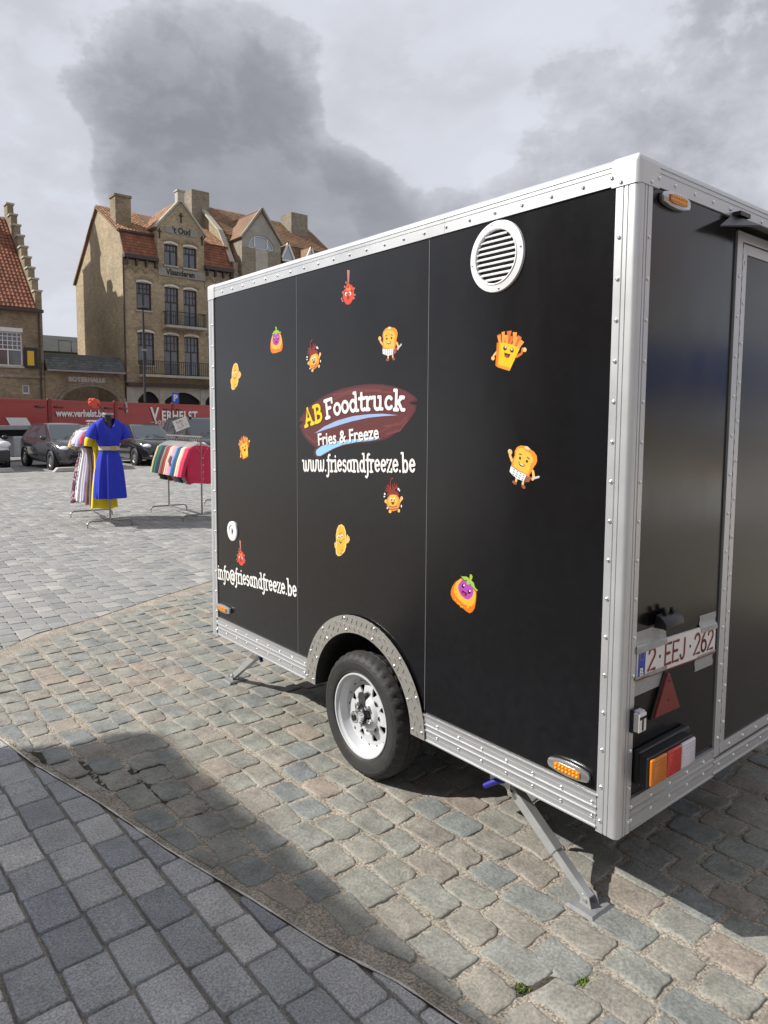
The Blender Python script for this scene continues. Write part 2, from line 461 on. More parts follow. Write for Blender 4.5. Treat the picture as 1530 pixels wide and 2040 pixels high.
M_limeline = stone_mat('mortar_line', [(.56, .54, .50), (.58, .555, .51)], rough=.95, speck=.2, speck_scale=150, mottle=.3, bump=.6, bscale=90)

B1 = [(-2.0, -.42), (-.6, -.46), (.126, -.596), (.31, -.623), (.596, -.714), (.93, -.782), (1.4, -.894), (1.895, -.982), (2.473, -1.116), (2.876, -1.177), (3.6, -1.33), (4.6, -1.6), (6.5, -2.4)]   # (y, x)
B2 = [(-3.0, 3.35), (-1.6, 4.0), (-.859, 4.451), (-.523, 4.727), (-.108, 4.844), (.535, 5.18), (1.268, 5.511), (2.6, 6.1), (4.5, 6.9), (9.0, 8.6)]   # (x, y)
def interp(tab, t):
    for (a, p), (b, q) in zip(tab, tab[1:]):
        if t <= b: return p + (q - p) * (t - a) / (b - a)
    return tab[-1][1]
def slope(tab, t):
    for (a, p), (b, q) in zip(tab, tab[1:]):
        if t <= b: return (q - p) / (b - a)
    return 0.0

def sheet(name, pts, z, m, kind='structure', parent=None):
    mb = MB()
    mb.add([(x, y, z) for x, y in pts], [tuple(range(len(pts)))])
    o = mb.build(name, m, parent, recalc=False)
    if kind: o['kind'] = kind
    return o

def far_paving_mat():
    m = bpy.data.materials.new('far_square_paving'); m.use_nodes = True
    nt = m.node_tree; b = nt.nodes['Principled BSDF']; nn = nt.nodes.new; ln = nt.links.new
    b.inputs['Roughness'].default_value = .8
    g = nn('ShaderNodeNewGeometry')
    mp = nn('ShaderNodeMapping'); mp.inputs['Rotation'].default_value = (0, 0, R(90 + 3)); ln(g.outputs['Position'], mp.inputs[0])
    bt = nn('ShaderNodeTexBrick'); bt.inputs['Scale'].default_value = 1
    bt.inputs['Color1'].default_value = (.22, .22, .215, 1); bt.inputs['Color2'].default_value = (.33, .32, .30, 1); bt.inputs['Mortar'].default_value = (.19, .175, .15, 1)
    bt.inputs['Brick Width'].default_value = .2; bt.inputs['Row Height'].default_value = .13; bt.inputs['Mortar Size'].default_value = .005
    ln(mp.outputs[0], bt.inputs['Vector'])
    n = nn('ShaderNodeTexNoise'); n.inputs['Scale'].default_value = .5; n.inputs['Detail'].default_value = 8; ln(g.outputs['Position'], n.inputs['Vector'])
    r = nn('ShaderNodeMapRange')
    for k, x in zip(('From Min', 'From Max', 'To Min', 'To Max'), (.3, .7, .82, 1.15)): r.inputs[k].default_value = x
    ln(n.outputs['Fac'], r.inputs['Value'])
    hs = nn('ShaderNodeHueSaturation'); ln(bt.outputs['Color'], hs.inputs['Color']); ln(r.outputs[0], hs.inputs['Value']); ln(hs.outputs[0], b.inputs['Base Color'])
    return m
M_far = far_paving_mat()

sheet('ground', [(-600, -600), (600, -600), (600, 600), (-600, 600)], -.022, M_far)
lane_pts = [(interp(B1, y), y) for y in [-6 + .25 * i for i in range(int((3.6 + 6) / .25) + 1)]]
lane_top = [(x, interp(B2, x)) for x in [-1.3 + .25 * i for i in range(41)]]
lane = sheet('cobbled_lane', lane_pts + lane_top + [(9.0, -6.0)], -.0024, M_sand)
walk = sheet('paved_walkway', [(-4.5, -6.0), (-4.5, 4.6)] + [(interp(B1, y) + .06, y) for y in [4.0 - .25 * i for i in range(41)]], -.014, M_joint)
sq_edge = [(x, interp(B2, x) - .01) for x in [-3.0 + .25 * i for i in range(49)]]
square = sheet('market_square', sq_edge + [(12.0, 17.0), (-6.0, 17.0), (-6.0, 3.0)], -.012, M_joint)
sheet('square_paving', [(-40, 17.0), (60, 17.0), (60, 45.0), (-40, 45.0)], -.004, M_far)

# thin mortar line and rough cement haunch along the walkway edge
mb = MB()
ys = [-1.6 + .06 * i for i in range(85)]
for a, b in zip(ys, ys[1:]):
    xa, xb = interp(B1, a), interp(B1, b)
    wa, wb = max(.0008, .0035 + .007 * noise.noise((a * 13, 0, 1))), max(.0008, .0035 + .007 * noise.noise((b * 13, 0, 1)))
    mb.quad((xa - wa, a, .0020), (xa + wa, a, .0020), (xb + wb, b, .0020), (xb - wb, b, .0020))
mb.build('mortar_line', M_limeline, walk, recalc=False)
def cement_w(y):
    return max(.010, .085 - .13 * abs(y - .55) + .03 * noise.noise((y * 3, 2, 0)))

def clip(poly, px, py, nx, ny):
    """keep the side of the line through (px,py) that n points to"""
    o = []
    for i, a in enumerate(poly):
        b = poly[(i + 1) % len(poly)]
        da = (a[0] - px) * nx + (a[1] - py) * ny; db = (b[0] - px) * nx + (b[1] - py) * ny
        if da >= 0: o.append(a)
        if da * db < 0:
            t = da / (da - db); o.append((a[0] + (b[0] - a[0]) * t, a[1] + (b[1] - a[1]) * t))
    return o

def stone(mb, poly, ztop, depth, inset, dome=0.0, tilt=(0, 0), rough=0.0, seed=0):
    """one paving stone: outline, worn shoulder, slightly domed top"""
    n = len(poly)
    cx = sum(p[0] for p in poly) / n; cy = sum(p[1] for p in poly) / n
    def ring(k, z):
        o = []
        for i, p in enumerate(poly):
            dx, dy = cx - p[0], cy - p[1]; l = math.hypot(dx, dy) or 1
            x, y = p[0] + dx / l * k, p[1] + dy / l * k
            zz = z + tilt[0] * (x - cx) + tilt[1] * (y - cy) + (rough * noise.noise((x * 18 + seed, y * 18, seed * .37)) if rough else 0)
            o.append((x, y, zz))
        return o
    rings = [ring(0, ztop - depth), ring(inset * .25, ztop - inset * .75), ring(inset, ztop - inset * .12), ring(inset * 2.6, ztop + dome * .6)]
    if dome: rings.append(ring(inset * 6, ztop + dome))
    vs = [p for r in rings for p in r] + [(cx, cy, ztop + dome)]
    fs = []
    for r in range(len(rings) - 1):
        for i in range(n): fs.append((r * n + i, r * n + (i + 1) % n, (r + 1) * n + (i + 1) % n, (r + 1) * n + i))
    b = (len(rings) - 1) * n
    for i in range(n): fs.append((b + i, b + (i + 1) % n, len(vs) - 1))
    mb.add(vs, fs)

def wobbly(x0, x1, y0, y1, jit, nper=3, rnd=random, round_=.02):
    """rectangle outline with chipped, rounded corners"""
    pts = []
    cs = [(x0, y0), (x1, y0), (x1, y1), (x0, y1)]
    for i in range(4):
        a, b = cs[i], cs[(i + 1) % 4]
        l = math.hypot(b[0] - a[0], b[1] - a[1])
        t0 = round_ / l
        for k in range(nper):
            t = t0 + (1 - 2 * t0) * k / (nper - 1)
            pts.append((a[0] + (b[0] - a[0]) * t + rnd.uniform(-jit, jit), a[1] + (b[1] - a[1]) * t + rnd.uniform(-jit, jit)))
    return pts

def seen_size(x, y):
    d = Vector((x, y, 0)) - CAM
    z = d.dot(fwd)
    if z < .3: return 0.0
    px = d.dot(r2) / z * 1422 + 771; py = 958.6 - d.dot(u2) / z * 1422
    if px < -120 or px > 1650 or py > 2180: return 0.0
    return 1.0 / (z * z * z)

def lay(items, parent, part, rest, m, limit=300, smooth=True):
    """items: (size, builder, cx, cy); the largest in view become parts, the others one joined part"""
    items = [i for i in items if i[0] > 0]
    items.sort(key=lambda i: -i[0])
    for s, build, cx, cy in items[:limit]:
        mb = MB(); build(mb)
        mb.v = [(p[0] - cx, p[1] - cy, p[2]) for p in mb.v]
        mb.build(part, m, parent, loc=(cx, cy, 0), smooth=50, recalc=False, weld=False)
    if len(items) > limit:
        mb = MB()
        for s, build, cx, cy in items[limit:]: build(mb)
        o = mb.build(rest, m, parent, smooth=50, recalc=False, weld=False)
        o['kind'] = 'stuff'

# irregular cobbles of the lane
rc = random.Random(21)
items = []
x = -1.9; ci = 0
while x < 4.6:
    w = rc.uniform(.122, .148)
    ph = rc.uniform(0, 6.28)
    y = -2.2 + rc.uniform(0, .2)
    while y < 8.0:
        l = rc.uniform(.155, .215)
        off = .018 * math.sin(y * 1.3 + ph * .3 + x) + rc.uniform(-.006, .006)
        cx, cy = x + w / 2 + off, y + l / 2
        edge = cx - interp(B1, cy)
        lim = .022 + cement_w(cy) * .8
        if edge > lim - w * .25 and cy < interp(B2, cx) - .11:
            s = seen_size(cx, cy)
            poly = wobbly(cx - w / 2 + .0045, cx + w / 2 - .0045, y + .006, y + l - .006, .0048, 5, rc, rc.uniform(.007, .020))
            sk = rc.uniform(-.10, .10)
            poly = [(p[0] + (p[1] - cy) * sk, p[1] + (p[0] - cx) * rc.uniform(-.02, .02)) for p in poly]
            if edge < lim + w:
                sl = slope(B1, cy); nl = math.hypot(1, sl)
                poly = clip(poly, interp(B1, cy) + lim, cy, 1 / nl, -sl / nl)
                if len(poly) < 4 or abs(sum(a[0] * b[1] - b[0] * a[1] for a, b in zip(poly, poly[1:] + poly[:1]))) < .009:
                    y += l; continue
            zt = rc.uniform(.0005, .0040); tl = (rc.uniform(-.025, .025), rc.uniform(-.02, .02)); sd = rc.uniform(0, 90)
            items.append((s, (lambda mb, poly=poly, zt=zt, tl=tl, sd=sd: stone(mb, poly, zt, .03, .0038, .0008, tl, .0045, sd)), cx, cy))
        y += l + rc.uniform(.0, .008)
    x += w + rc.uniform(.0, .006)
lay(items, lane, 'cobblestone', 'far_cobblestones', M_cobble)

# granite pavers of the walkway, cut along the lane
rc = random.Random(5)
items = []
col_i = 0
x = -.40
while x > -3.6:
    w = rc.uniform(.128, .15)
    y = -1.4 + (.1 if col_i % 2 else 0) + rc.uniform(0, .05)
    while y < 4.4:
        l = rc.uniform(.195, .222)
        xm = x - .025 * (y - 1.0)
        poly = wobbly(xm - w + .0035, xm - .0035, y + .0035, y + l - .0035, .0016, 3, rc, .008)
        cy = y + l / 2
        sl = slope(B1, cy)
        nl = math.hypot(1, sl)
        poly = clip(poly, interp(B1, cy) - .007, cy, -1 / nl, sl / nl)
        if len(poly) > 2:
            area = abs(sum(a[0] * b[1] - b[0] * a[1] for a, b in zip(poly, poly[1:] + poly[:1]))) / 2
            if area > .0012:
                cx = sum(p[0] for p in poly) / len(poly); cyy = sum(p[1] for p in poly) / len(poly)
                s = seen_size(cx, cyy)
                zt = rc.uniform(-.001, .003); tl = (rc.uniform(-.018, .018), rc.uniform(-.018, .018))
                items.append((s, (lambda mb, poly=poly, zt=zt, tl=tl: stone(mb, poly, zt, .03, .003, 0, tl)), cx, cyy))
        y += l + rc.uniform(.002, .006)
    x -= w + rc.uniform(.003, .007); col_i += 1
lay(items, walk, 'paver', 'far_pavers', M_slate)

# pavers of the market square, cut along the lane
rc = random.Random(9)
items = []
x = -7.0; col_i = 0
while x < 11.5:
    w = rc.uniform(.122, .136)
    y = 3.0 + (.1 if col_i % 2 else 0) + rc.uniform(0, .04)
    while y < 16.9:
        l = rc.uniform(.19, .21)
        xm = x + .055 * (y - 5.0)
        cx, cy = xm + w / 2, y + l / 2
        if cy > interp(B2, cx) - .2:
            s = seen_size(cx, cy)
            if s > 0 and not (cx > .1 and cy < 2.9):
                poly = wobbly(xm + .003, xm + w - .003, y + .004, y + l - .004, .0015, 2, rc, .007)
                sl = slope(B2, cx); nl = math.hypot(1, sl)
                poly = clip(poly, cx, interp(B2, cx) + .008, -sl / nl, 1 / nl)
                if len(poly) > 2:
                    zt = rc.uniform(-.001, .003); tl = (rc.uniform(-.012, .012), rc.uniform(-.012, .012))
                    items.append((s, (lambda mb, poly=poly, zt=zt, tl=tl: stone(mb, poly, zt, .025, .003, 0, tl)), cx, cy))
        y += l
    x += w; col_i += 1
lay(items, square, 'square_paver', 'far_square_pavers', M_square)

# dark soil washed into the joints of the broken-up cobbles
M_soil = stone_mat('joint_soil', [(.055, .047, .036), (.06, .05, .038)], rough=.95, speck=.5, speck_scale=120, mottle=.4, bump=.9, bscale=90)
for path, w_, nm in (([(-1.10, 2.62), (-.98, 2.33), (-.90, 2.10), (-.80, 1.92), (-.72, 1.70), (-.66, 1.50)], .085, 'joint_soil'), ([(-.86, 2.06), (-.74, 2.10), (-.62, 2.04)], .05, 'joint_soil'), ([(-.47, .14), (-.38, .07), (-.30, .05), (-.20, -.02)], .03, 'joint_soil')):
    mb = MB(); n = 28; L_, R_ = [], []
    for i in range(n + 1):
        t = i / n * (len(path) - 1); k = min(int(t), len(path) - 2); f_ = t - k
        x = path[k][0] + (path[k + 1][0] - path[k][0]) * f_; y = path[k][1] + (path[k + 1][1] - path[k][1]) * f_
        dx, dy = path[k + 1][0] - path[k][0], path[k + 1][1] - path[k][1]; l = math.hypot(dx, dy)
        e_ = math.sin(math.pi * min(1, max(0, i / n))) ** .4
        a_ = w_ * e_ * (.7 + .6 * noise.noise((x * 9, y * 9, 1))); b_ = w_ * e_ * (.7 + .6 * noise.noise((x * 9, y * 9, 7)))
        L_.append((x - dy / l * a_, y + dx / l * a_, -.0016)); R_.append((x + dy / l * b_, y - dx / l * b_, -.0016))
    L_ = [(max(p[0], interp(B1, p[1]) + .012), p[1], p[2]) for p in L_]; R_ = [(max(p[0], interp(B1, p[1]) + .012), p[1], p[2]) for p in R_]
    for i in range(n): mb.quad(L_[i], R_[i], R_[i + 1], L_[i + 1])
    mb.build(nm, M_soil, lane, recalc=True)

# loose grit where the cobbles have broken up, and moss in the joints
M_moss = mat('moss', (.12, .19, .035), .9, var=.35, vscale=60, island=.4)
rc = random.Random(3)
mb = MB()
for k in range(260):
    t = rc.random() * .8
    cx = -1.06 + t * .55 + rc.gauss(0, .045); cy = 2.42 - t * 1.0 + rc.gauss(0, .07)
    if cx < interp(B1, cy) + .02: continue
    r = rc.uniform(.003, .011)
    pts = [(cx + r * math.cos(a) * rc.uniform(.7, 1.2), cy + r * math.sin(a) * rc.uniform(.7, 1.2)) for a in [i * 1.0472 for i in range(6)]]
    stone(mb, pts, -.001 + r * .38, .02, r * .25)
o = mb.build('grit', M_cobble, None, recalc=False, weld=False); tag(o, 'loose grit and stone chips where the cobbles have broken up', 'grit', kind='stuff')
for (cx, cy, n, sp_, lab) in ((-.865, 2.034, 12, .02, 'low green moss between the broken cobbles by the walkway edge'), (-1.115, 2.72, 12, .02, 'moss at the left edge where lane and walkway meet'),
                         (-.194, -.022, 55, .012, 'bright green moss tuft in a cobble joint below the support foot'), (-.363, .068, 35, .012, 'smaller green moss tuft left of the brighter tuft')):
    mb = MB()
    for k in range(n * 3):
        a = rc.uniform(0, 6.28); d = abs(rc.gauss(0, sp_)); px, py = cx + d * math.cos(a) * 1.3, cy + d * math.sin(a)
        h = rc.uniform(.005, .012); w = rc.uniform(.002, .005); b = rc.uniform(0, 6.28)
        ex, ey = math.cos(b), math.sin(b)
        mb.add([(px - ex * w, py - ey * w, -.006), (px + ex * w, py + ey * w, -.006), (px + ex * w * .6 - ey * h * .5, py + ey * w * .6 + ex * h * .5, -.006 + h), (px - ex * w * .6 - ey * h * .5, py - ey * w * .6 + ex * h * .5, -.006 + h * .9)], [(0, 1, 2, 3)])
    o = mb.build('moss', M_moss, recalc=False, weld=False); tag(o, lab, 'moss', kind='stuff')

# ------------------------------------------------------------------ the food trailer
L, W_T, ZB, ZT = 2.814, 2.0, .3615, 2.454
def panel_mat():
    """gloss black sandwich panel: faint waviness, wiped smears and road dust low down"""
    m = bpy.data.materials.new('black_panel'); m.use_nodes = True
    nt = m.node_tree; b = nt.nodes['Principled BSDF']; nn = nt.nodes.new; ln = nt.links.new
    g = nn('ShaderNodeNewGeometry'); sp = nn('ShaderNodeSeparateXYZ'); ln(g.outputs['Position'], sp.inputs[0])
    def nz(scale, detail, st=(1, 1, 1)):
        mp = nn('ShaderNodeMapping'); mp.inputs['Scale'].default_value = st; ln(g.outputs['Position'], mp.inputs[0])
        n = nn('ShaderNodeTexNoise'); n.inputs['Scale'].default_value = scale; n.inputs['Detail'].default_value = detail; n.inputs['Roughness'].default_value = .65
        ln(mp.outputs[0], n.inputs['Vector']); return n.outputs['Fac']
    def mr(v, a_, b_, c_, d_):
        n = nn('ShaderNodeMapRange')
        for k, x in zip(('From Min', 'From Max', 'To Min', 'To Max'), (a_, b_, c_, d_)): n.inputs[k].default_value = x
        ln(v, n.inputs['Value']); return n.outputs[0]
    def mul(p, q):
        n = nn('ShaderNodeMath'); n.operation = 'MULTIPLY'; ln(p, n.inputs[0]); ln(q, n.inputs[1]); return n.outputs[0]
    dust = mul(mr(nz(26, 9), .42, .75, 0, 1), mr(sp.outputs[2], .35, 1.0, .10, .03))
    mx = nn('ShaderNodeMix'); mx.data_type = 'RGBA'
    mx.inputs[6].default_value = (.006, .006, .0075, 1); mx.inputs[7].default_value = (.075, .068, .058, 1)
    ln(dust, mx.inputs[0]); ln(mx.outputs[2], b.inputs['Base Color'])
    ln(mr(nz(2.2, 6, (1, 1, .35)), .3, .7, .13, .27), b.inputs['Roughness'])
    b.inputs['Specular IOR Level'].default_value = .55
    bp = nn('ShaderNodeBump'); bp.inputs['Strength'].default_value = .05; bp.inputs['Distance'].default_value = .02
    ln(nz(2.4, 2), bp.inputs['Height']); ln(bp.outputs[0], b.inputs['Normal'])
    return m
M_black = panel_mat()
M_alu = mat('anodised_aluminium', (.59, .60, .615), .40, .55, var=.05, vscale=6, rvar=.06)
M_skirt = mat('ribbed_skirt', (.50, .505, .515), .40, .55, var=.06, vscale=5)
M_cap = mat('cast_corner', (.66, .66, .665), .45, .45, var=.04, vscale=9)
M_rivet = mat('rivet_metal', (.80, .81, .83), .28, 1.0)
M_zinc = mat('zinc_plate', (.52, .53, .525), .36, .6, var=.12, vscale=14, rvar=.08)
M_tread = mat('tread_plate', (.42, .405, .375), .42, .6, var=.08, vscale=8)
M_treadbar = mat('tread_bar_metal', (.86, .85, .83), .22, 1.0)
M_under = mat('underside', (.03, .03, .03), .8)
M_white = mat('white_plastic', (.80, .80, .82), .38)
M_tyre = mat('tyre_rubber', (.026, .025, .024), .66, var=.35, vscale=18, bump=.12, bscale=120)
M_rim = mat('white_rim', (.54, .55, .57), .38, var=.04, vscale=12, coat=.3)
M_dark = mat('dark_gap', (.012, .012, .012), .7)
M_chrome = mat('chrome', (.8, .8, .82), .12, 1.0)
M_blkplastic = mat('black_plastic', (.018, .018, .02), .4)
M_amber = mat('amber_lens', (.60, .17, .006), .22, coat=.5)
M_amberhot = mat('amber_led', (.95, .50, .06), .25)
M_redlens = mat('red_lens', (.55, .015, .012), .22, coat=.5)
M_refl = mat('red_reflector', (.19, .02, .016), .35, coat=.3)
M_clear = mat('clear_lens', (.66, .64, .70), .2, coat=.5)
M_tape = mat('grey_tape', (.36, .37, .38), .42, .25, var=.10, vscale=25, bump=.3, bscale=45)
M_plate = mat('plate_white', (.74, .72, .70), .45, var=.05, vscale=20)
M_platered = mat('plate_red', (.20, .018, .02), .5)
M_eublue = mat('band_blue', (.03, .06, .36), .45)
M_blue = mat('blue_grip', (.03, .025, .30), .4)
M_seam = mat('seam_sealant', (.15, .15, .155), .45)

TR = empty('food_trailer', (0, 0, 0), 'black food trailer with aluminium edges and cartoon food stickers on the cobbles', 'trailer')

# side panels (three sheets), with the wheel opening cut from the middle one
YC, AR = 1.322, .398
def panel(name, poly, axis, a, b): return MB().prism(poly, axis, a, b).build(name, M_black, TR)
panel('side_panel', [(.06, .44), (.8955, .44), (.8955, 2.40), (.06, 2.40)], 'x', .006, .026)
mid = [(.8985, 2.40), (.8985, .44)] + [(YC + AR * math.cos(R(a)), ZB + AR * math.sin(R(a))) for a in range(170, 8, -6)][::-1]
mid = [(.8985, .44)] + [(YC - AR * math.cos(R(a)), ZB + AR * math.sin(R(a))) for a in range(12, 169, 6)] + [(1.8485, .44), (1.8485, 2.40), (.8985, 2.40)]
panel('side_panel', mid, 'x', .006, .026)
panel('side_panel', [(1.8515, .44), (2.755, .44), (2.755, 2.40), (1.8515, 2.40)], 'x', .006, .026)
for y in (.897, 1.85): MB().box(.0052, .03, y - .0013, y + .0013, .45, 2.39).build('seam_strip', M_seam, TR)
panel('rear_panel', [(.06, .44), (.632, .44), (.632, 2.40), (.06, 2.40)], 'y', .006, .026)
panel('rear_panel', [(1.56, .44), (1.94, .44), (1.94, 2.40), (1.56, 2.40)], 'y', .006, .026)
panel('offside_panel', [(.03, .36), (L - .03, .36), (L - .03, 2.42), (.03, 2.42)], 'x', W_T - .03, W_T - .002)
panel('front_panel', [(.03, .36), (W_T - .03, .36), (W_T - .03, 2.42), (.03, 2.42)], 'y', L - .03, L - .002)
MB().box(.022, W_T - .022, .022, L - .022, 2.415, 2.440).build('roof_sheet', M_alu, TR)
fl = MB().box(.27, 1.73, .03, L - .03, .385, .425)
fl.box(.03, .27, .03, YC - .40, .385, .425).box(.03, .27, YC + .40, L - .03, .385, .425)
fl.box(1.73, 1.97, .03, L - .03, .385, .425)
fl.build('floor_pan', M_under, TR)
for x in (.42, 1.52): MB().box(x, x + .06, .05, L - .05, .305, .384).build('chassis_rail', M_under, TR)
for y in (.5, YC + .04, 2.4): MB().box(.06, 1.94, y, y + .05, .33, .386).build('cross_member', M_under, TR)
MB().tube([(.12, 1.365, .295), (1.88, 1.365, .295)], .03, 12).build('axle', M_under, TR)
MB().beam((1.0, L - .1, .36), (1.0, L + 1.1, .38), .07, .07).build('drawbar', M_zinc, TR)

# extruded edges
def post(name, sx, y0, sy):
    """rounded L extrusion; sx, sy tell which way its legs run from the corner"""
    prof = [(0, .076), (0, .052), (.003, .051), (.003, .047), (0, .046), (0, .036), (.0025, .0355), (.0025, .0325), (0, .032)]
    arcp = [(.016 - .016 * math.cos(R(a)), .016 - .016 * math.sin(R(a))) for a in range(0, 91, 15)]
    back = [(p[1], p[0]) for p in prof][::-1]
    poly = prof + arcp + back + [(.076, .022), (.022, .022), (.022, .076)]
    poly = [((p[0] if sx > 0 else W_T - p[0]), y0 + sy * p[1]) for p in poly]
    return MB().prism(poly, 'z', ZB - .012, 2.40).build(name, M_alu, TR, smooth=35)
post('corner_post', 1, 0, 1); post('corner_post', 1, L, -1); post('corner_post', -1, 0, 1); post('corner_post', -1, L, -1)

rail = [(0, 2.372), (0, 2.408), (.0025, 2.409), (.0025, 2.413), (0, 2.414), (0, 2.424), (.003, 2.425), (.003, 2.428), (0, 2.429)] + [(.024 - .024 * math.cos(R(a)), 2.430 + .024 * math.sin(R(a))) for a in range(0, 91, 15)] + [(.07, 2.454), (.07, 2.444), (.024, 2.440), (.020, 2.372)]
for a, b in ((.08, .8095), (.8105, L - .055)): MB().prism(rail, 'y', a, b).build('top_rail', M_alu, TR, smooth=35)
MB().prism([(W_T - p[0], p[1]) for p in rail], 'y', .08, L - .055).build('top_rail', M_alu, TR, smooth=35)
MB().prism(rail, 'x', .08, W_T - .08).build('top_rail', M_alu, TR, smooth=35)          # rear edge (y, z)
MB().prism([(L - p[0], p[1]) for p in rail], 'x', .08, W_T - .08).build('top_rail', M_alu, TR, smooth=35)
sk = [(.020, ZB), (-.005, ZB), (-.005, .366), (0, .368), (0, .385), (-.0008, .3855), (-.0008, .386), (0, .3865), (0, .402), (-.005, .404), (-.005, .408), (0, .410), (0, .424), (-.005, .426), (-.005, .430), (0, .432), (0, .4475), (-.0008, .448), (-.0008, .4485), (0, .449), (0, .463), (-.005, .465), (-.005, .470), (.020, .470)]
for a, b in ((.074, .912), (1.735, L - .06)): MB().prism(sk, 'y', a, b).build('side_skirt', M_skirt, TR)
MB().prism([(W_T - p[0], p[1]) for p in sk], 'y', .074, L - .06).build('side_skirt', M_skirt, TR)
MB().prism([(p[0], p[1] - .005) for p in sk], 'x', .074, .632).build('rear_skirt', M_skirt, TR)
sk2 = [p for p in sk if p[1] < .409] + [(0, .410), (0, .418), (.02, .418)]
MB().prism(sk2, 'x', .633, W_T - .07).build('door_sill', M_skirt, TR)
# cast corner caps
def cap(sx, sy):
    cx = 0 if sx > 0 else W_T; cy = 0 if sy > 0 else L
    def X(a): return cx + sx * a
    def Y(a): return cy + sy * a
    o = .003
    cor = [(.016 - (.016 + o) * math.cos(R(a)), .016 - (.016 + o) * math.sin(R(a))) for a in range(10, 81, 14)]
    poly = [(-o, .090), (-o, .016)] + cor + [(.016, -o), (.108, -o), (.108, .018), (.022, .022), (.018, .090)]
    MB().prism([(X(p[0]), Y(p[1])) for p in poly], 'z', 2.366, 2.4300).build('corner_cap', M_cap, TR, smooth=35)
    top = [(-o, .090), (-o, .016)] + cor + [(.016, -o), (.108, -o), (.108, .090)]
    lid = MB(); lv = [(2.4301, 0), (2.4375, .0012), (2.4440, .0045), (2.4500, .0100), (2.4540, .0170), (2.4552, .0250)]; nn_ = len(top)
    vs = [(X(max(p[0], -o + i)), Y(max(p[1], -o + i)), z) for z, i in lv for p in top]
    lid.add(vs, [(r * nn_ + k, r * nn_ + (k + 1) % nn_, (r + 1) * nn_ + (k + 1) % nn_, (r + 1) * nn_ + k) for r in range(len(lv) - 1) for k in range(nn_)] + [tuple(range((len(lv) - 1) * nn_, len(lv) * nn_))])
    lid.build('corner_cap_lid', M_cap, TR, smooth=50, weld=True)
cap(1, 1); cap(1, -1); cap(-1, 1)

# rivets
def rivet_mesh(axis):
    mb = MB()
    prof = [(.0068, .0006), (.0066, -.0015), (.0052, -.0036), (.0025, -.0047), (.0021, -.0039), (.0004, -.0037)]
    mb.lathe(prof, axis, (0, 0, 0), 10)
    return mb.mesh('rivet', M_rivet, smooth=True)
RVX, RVY = rivet_mesh('x'), rivet_mesh('y')
def rv_side(y, z, x=0.0): put('rivet', RVX, TR, (x, y, z))
def rv_rear(x, z, y=0.0): put('rivet', RVY, TR, (x, y, z))
for k in range(15):
    z = 2.218 - .1225 * k
    if z > .40:
        rv_side(.061, z); rv_rear(.064, z); rv_side(L - .061, z)
rv_side(.061, .389); rv_rear(.064, .389); rv_side(L - .061, .389)
for k in range(21): rv_side(.193 + .1215 * k, 2.394)
for k in range(13): rv_rear(.205 + .1225 * k, 2.394)
for k in range(23):
    y = .091 + .1205 * k
    if .905 < y < 1.74: continue
    if y < L - .07: rv_side(y, .4405); rv_side(y, .3935)
for y in (.895, 1.752): rv_side(y, .4405); rv_side(y, .3935)
for k in range(5): rv_rear(.079 + .1195 * k, .4355)
for k in range(14): rv_rear(.079 + .1195 * k, .391)
for p in ((.058, 2.377), (.089, 2.396)): rv_side(p[0], p[1], -.003)
for p in ((.064, 2.377), (.105, 2.396)): rv_rear(p[0], p[1], -.003)

# rear door
DX0, DX1 = .633, 1.56
fr = MB().box(DX0, DX0 + .040, -.003, .024, .428, 2.335)
fr.build('door_frame', M_alu, TR, bevel=.0015)
MB().box(DX0 + .0405, DX1 + .05, -.003, .024, 2.302, 2.335).build('door_frame', M_alu, TR, bevel=.0015)
MB().box(DX1 + .012, DX1 + .05, -.003, .024, .428, 2.3015).build('door_frame', M_alu, TR, bevel=.0015)
MB().box(DX0 + .0405, DX0 + .0475, .002, .02, .43, 2.30).build('hinge_gap', M_dark, TR)
kn = MB().box(-.0034, .0034, -.004, .003, 0, .021).mesh('hinge_knuckle', M_alu, bevel=.001)
for k in range(48): put('hinge_knuckle', kn, TR, (DX0 + .044, 0, .45 + .0385 * k))
dr = MB().prism([(DX0 + .07, .44), (DX1 - .02, .44), (DX1 - .02, 2.268), (DX0 + .07, 2.268)], 'y', .004, .024).build('door', mat('door_skin', (.022, .022, .022), .24, var=.1, vscale=2, bump=.01, bscale=2, rvar=.04), TR)
for (x0, x1, z0, z1) in ((DX0 + .048, DX0 + .078, .43, 2.296), (DX1 - .022, DX1 + .008, .43, 2.296), (DX0 + .0785, DX1 - .0225, 2.262, 2.296), (DX0 + .0785, DX1 - .0225, .43, .468)):
    MB().box(x0, x1, -.002, .022, z0, z1).build('door_edge', M_alu, dr, bevel=.001)
for k in range(8): rv_rear(DX0 + .12 + k * .115, .449, -.002)
for k in range(13): rv_rear(DX0 + .063, .55 + .14 * k, -.002); rv_rear(DX0 + .02, .50 + .14 * k, -.003)
MB().box(DX1 - .11, DX1 - .06, -.05, .004, 1.25, 1.40).build('door_handle', M_blkplastic, dr, bevel=.006)
cp = MB()
cp.add([(.585, -.003, 2.378), (1.70, -.003, 2.378), (1.70, -.075, 2.338), (.64, -.075, 2.338), (.43, -.036, 2.309)], [(0, 1, 2, 3), (0, 3, 4)])
cp.add([(.585, -.003, 2.372), (1.70, -.003, 2.372), (1.70, -.075, 2.332), (.64, -.075, 2.332), (.43, -.036, 2.305)], [(3, 2, 1, 0), (4, 3, 0)])
cp.add([(1.70, -.075, 2.338), (.64, -.075, 2.338), (.43, -.036, 2.309), (1.70, -.075, 2.332), (.64, -.075, 2.332), (.43, -.036, 2.305)], [(0, 1, 4, 3), (1, 2, 5, 4)])
cp.build('drip_canopy', M_blkplastic, TR, recalc=False)
